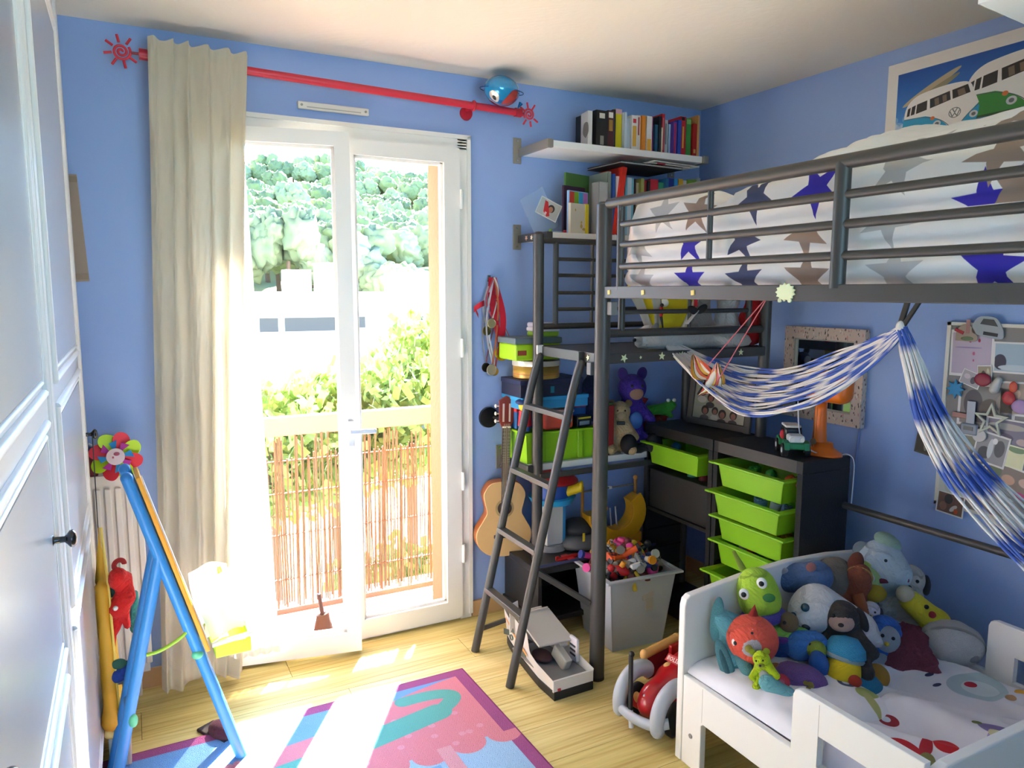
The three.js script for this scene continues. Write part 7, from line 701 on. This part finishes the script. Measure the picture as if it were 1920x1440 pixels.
{ // memo board with photographs
  const b = thing('memo_board', 'white framed memo board covered with snapshots on the right wall', 'board'); part(b, 'board', W(-0.016, -0.002, 0.76, 1.436, 1.42, 2.0), mat('#8c8884', 0.7)); part(b, 'frame', join(W(-0.022, -0.002, 0.75, 1.446, 1.41, 1.424), W(-0.022, -0.002, 1.434, 1.446, 1.41, 2.01), W(-0.022, -0.002, 0.75, 0.762, 1.41, 2.01), W(-0.022, -0.002, 0.75, 1.446, 1.998, 2.01)), mat('#dcd8c8', 0.35));
  const snap = (label, z, y, w, h, rot, bg, bits, x = -0.019, border = '#dcdad6', name = 'photograph') => { const t = thing(name, label, 'photo', [x, y, z], [0, -PI / 2, 0]); t.rotation.set(0, -PI / 2, 0); const q = new THREE.Group(); const tx = canvasTex(96, 72, (c) => { c.fillStyle = bg; c.fillRect(0, 0, 96, 72); for (const [k, px, py, a, d, r] of bits) { c.fillStyle = k; c.beginPath(); c.ellipse(px, py, a, d, r ?? 0, 0, 7); c.fill(); } }); part(t, 'paper', at(box(w, h, 0.0012, 0.0005), 0, 0, 0, 0, 0, rot), mat(border, 0.5)); part(t, 'picture', at(new THREE.PlaneGeometry(w * 0.9, h * 0.88), 0, 0, 0.0009, 0, 0, rot), mat('#ffffff', 0.45, { map: tx })); return t; };
  snap('lilac sheet with tiny red hearts at the top left of the memo board', 1.505, 1.335, 0.155, 0.17, 0.02, '#b8a8b8', [['#b03050', 44, 14, 3, 3], ['#b03050', 66, 13, 3, 3], ['#b05070', 54, 36, 3, 3], ['#b05070', 54, 48, 2, 2], ['#8c7ca8', 40, 26, 34, 1]]);
  snap('bluish photograph of people at the top right of the memo board', 1.66, 1.33, 0.16, 0.11, 0.02, '#9cb4c0', [['#2c2c40', 12, 48, 14, 20], ['#28243c', 84, 30, 14, 18], ['#b8c8cc', 48, 62, 40, 8], ['#5c3848', 90, 44, 8, 8]]);
  snap('small tilted snapshot beside the blue splat magnet', 1.512, 1.243, 0.075, 0.055, -0.32, '#a8a0a4', [['#5c5860', 62, 40, 14, 20], ['#c8bcc0', 26, 30, 16, 14]], -0.0215); snap('small upright snapshot next to the red magnet', 1.56, 1.262, 0.05, 0.07, 0.1, '#9c9078', [['#4c4038', 40, 40, 18, 22], ['#c8c0a4', 74, 34, 12, 26]], -0.0235);
  snap('large grey group photograph in the middle of the memo board', 1.57, 1.15, 0.2, 0.16, 0.0, '#7c7876', [['#4c4a50', 24, 34, 18, 26], ['#5c5450', 56, 44, 20, 22], ['#8c847c', 80, 30, 14, 20], ['#3c3a44', 40, 60, 26, 8]], -0.018); snap('photograph of a crowd at the right of the memo board', 1.69, 1.19, 0.16, 0.12, 0.05, '#a09488', [['#c8a890', 30, 24, 14, 12], ['#b88c78', 66, 40, 12, 14], ['#7c7068', 48, 56, 30, 12]], -0.018);
  snap('black and white photograph in a white border below the star', 1.602, 1.0, 0.115, 0.115, -0.16, '#8c8e90', [['#3c4044', 30, 50, 20, 16], ['#c4c8ca', 46, 36, 9, 26], ['#4c5054', 74, 30, 16, 22], ['#dcdcdc', 56, 14, 8, 8]], -0.022); snap('olive photograph half behind the black and white one', 1.535, 0.985, 0.09, 0.11, 0.05, '#7c7a64', [['#b89c84', 30, 30, 12, 14], ['#54503c', 66, 50, 20, 16]], -0.019);
  snap('wide photograph of children low on the memo board', 1.68, 0.89, 0.2, 0.12, -0.2, '#84786e', [['#c89c80', 40, 30, 12, 12], ['#b03c78', 66, 58, 12, 9], ['#a4b0b4', 30, 60, 14, 9], ['#d0b0a0', 70, 24, 12, 11], ['#5c6c4c', 14, 20, 12, 14]], -0.02); snap('violet grey photograph behind the white star outline', 1.66, 1.065, 0.17, 0.1, -0.02, '#787484', [['#a8a49c', 40, 18, 40, 10], ['#5c5468', 30, 50, 26, 14], ['#b8a4a0', 74, 56, 12, 10]], -0.0185);
  snap('yellow glowing note at the right edge of the memo board', 1.685, 0.985, 0.06, 0.08, -0.1, '#dcdcae', [['#7c946c', 48, 8, 50, 12]], -0.0215, '#e4e4c0', 'note'); snap('pale blank sheet hanging under the memo board corner', 1.475, 0.83, 0.1, 0.11, 0, '#c4c8bc', [['#b8bcb0', 48, 36, 30, 20]], -0.0235, '#c8ccc0', 'note');
  snap('dark snapshot stuck to the wall left of the memo board', 1.36, 0.99, 0.1, 0.13, -0.12, '#4c463e', [['#a8643c', 26, 14, 16, 10], ['#8c8880', 40, 48, 9, 20], ['#3c3a34', 74, 36, 16, 28], ['#c4bcb0', 62, 64, 8, 5]], -0.003, '#5c564c'); snap('brown snapshot with orange shape stuck at the board lower left corner', 1.475, 0.765, 0.105, 0.085, -0.06, '#6c5044', [['#2c2a2e', 40, 20, 16, 18], ['#c4bcb4', 62, 50, 18, 8, -0.8], ['#c8582c', 72, 58, 8, 10], ['#8c6454', 22, 50, 14, 16]], -0.026);
  const O = (n, l, g, m, p, rot = [0, -PI / 2, 0]) => solo(n, l, 'magnet', g, m, p, rot);
  O('magnet', 'deep red oval magnet near the top of the memo board', ell(0.03, 0.024, 0.006), mat('#8c1c34', 0.4), [-0.03, 1.245, 1.558]); O('magnet', 'blue splat shaped magnet on the left edge of the memo board', ext(starShape(8, 0.034, 0.018), 0.004, 0.0015, 1), mat('#2c88b8', 0.5), [-0.026, 1.2, 1.462]); O('magnet', 'round green magnet at the left of the memo board', at(cyl(0.016, 0.016, 0.006, 20), 0, 0, 0.003, PI / 2), mat('#2c8460', 0.4), [-0.024, 1.04, 1.477]); O('magnet', 'white pear shaped magnet under the bluish photograph', body([[0, 0, 0, 0.016, 0.012, 0.034, 0, 0.012]], 0.01, 20), mat('#bcb8b0', 0.5), [-0.03, 1.215, 1.6]); O('magnet', 'round red magnet right of the white pear one', ell(0.022, 0.024, 0.006), mat('#b02c34', 0.4), [-0.028, 1.19, 1.65]); O('magnet', 'orange red magnet just above the round red one', ell(0.014, 0.02, 0.006), mat('#c0503c', 0.4), [-0.028, 1.23, 1.662]); O('magnet', 'lilac round magnet at the frame edge of the picture', ell(0.03, 0.024, 0.006), mat('#a88cb8', 0.4), [-0.028, 1.165, 1.69]); O('magnet', 'pinkish bar magnet on the left of the grey photograph', box(0.055, 0.02, 0.006, 0.003), mat('#a87870', 0.5), [-0.026, 1.105, 1.485], [0, -PI / 2, 0.0]); O('magnet', 'white disc magnet at the top corner of the black and white photo', at(cyl(0.024, 0.024, 0.006, 24), 0, 0, 0.003, PI / 2), mat('#c0bebc', 0.5), [-0.026, 1.043, 1.562]);
  const wt = thing('toy_watch', 'grey toy wrist watch pinned to the memo board', 'watch', [-0.026, 1.085, 1.525], [0, -PI / 2, 0]); part(wt, 'strap', at(box(0.03, 0.085, 0.004, 0.002), 0, 0.035, 0.002), mat('#a8acb4', 0.5)); part(wt, 'case', at(box(0.06, 0.04, 0.012, 0.005), 0, -0.025, 0.005), mat('#7c8490', 0.35)); part(wt, 'screen', at(box(0.034, 0.014, 0.002), 0, -0.022, 0.0115), mat('#3c4448', 0.3));
  const so = starShape(5, 0.062, 0.027), hole = starShape(5, 0.046, 0.019); so.holes.push(new THREE.Path(hole.getPoints())); O('star_ornament', 'greenish white star outline pinned to the memo board', ext(so, 0.005, 0.001, 1), mat('#b4b8a4', 0.5), [-0.032, 1.105, 1.6]);
  const cc = thing('car_cutout', 'grey saloon car cut-out on the top edge of the memo board', 'cut-out', [-0.026, 1.432, 1.56], [0, -PI / 2, -0.12]); part(cc, 'card', ext(shape([[-0.055, -0.012], [-0.05, 0.012], [-0.03, 0.034], [0.02, 0.036], [0.045, 0.01], [0.055, -0.01], [0.05, -0.034], [-0.04, -0.03]], true), 0.002, 0.0005, 1), mat('#9ca4a8', 0.5)); part(cc, 'windscreen', ext(shape([[-0.028, 0.008], [-0.02, 0.028], [0.016, 0.03], [0.034, 0.008]]), 0.0008).translate(0, 0, 0.0028), mat('#34383c', 0.4)); part(cc, 'grille', at(box(0.05, 0.012, 0.001), 0.014, -0.022, 0.003), mat('#24282c', 0.5));
  const fg = thing('paper_cutout', 'colourful paper cut-out of a little cottage scene on the board top corner', 'cut-out', [-0.026, 1.41, 1.483], [0, -PI / 2, 0]); part(fg, 'base', ext(shape([[-0.035, -0.03], [-0.03, 0.01], [0.0, 0.03], [0.03, 0.012], [0.04, -0.028]], true), 0.002, 0.0005, 1), mat('#a4907c', 0.6)); part(fg, 'tower', at(box(0.014, 0.05, 0.002), 0.008, 0.022, 0.002), mat('#a87870', 0.6)); part(fg, 'roof', at(box(0.034, 0.012, 0.002), -0.022, 0.004, 0.0035, 0, 0, -0.4), mat('#a82430', 0.5)); part(fg, 'bush', at(ell(0.022, 0.008, 0.001), 0.008, -0.022, 0.0035), mat('#6c7c5c', 0.6));
}
{ // square paper lamp, its corner just in view
  const t = thing('ceiling_lamp', 'large white square paper lamp shade hanging from the ceiling at top right', 'lamp', [-0.62, 2.3, 2.335], 0.098);
  const s = 0.34, h = 0.1, pm = mat('#f0ece6', 0.8); part(t, 'shade', join(at(box(s * 2, h * 2, 0.006, 0.002), 0, 0, -s), at(box(s * 2, h * 2, 0.006, 0.002), 0, 0, s), at(box(0.006, h * 2, s * 2, 0.002), -s, 0, 0), at(box(0.006, h * 2, s * 2, 0.002), s, 0, 0)), pm); part(t, 'diffuser', at(box(s * 2, 0.005, s * 2, 0.001), 0, -h + 0.003, 0), pm); part(t, 'stem', at(cyl(0.008, 0.008, 0.12, 12), 0, 0.14, 0), chrome); part(t, 'ceiling_rose', at(cyl(0.05, 0.05, 0.02, 24), 0, 0.189, 0), white); part(t, 'cross_bar', at(box(s * 2, 0.01, 0.02, 0.002), 0, 0.085, 0), chrome);
}
renderer.render(scene, camera);
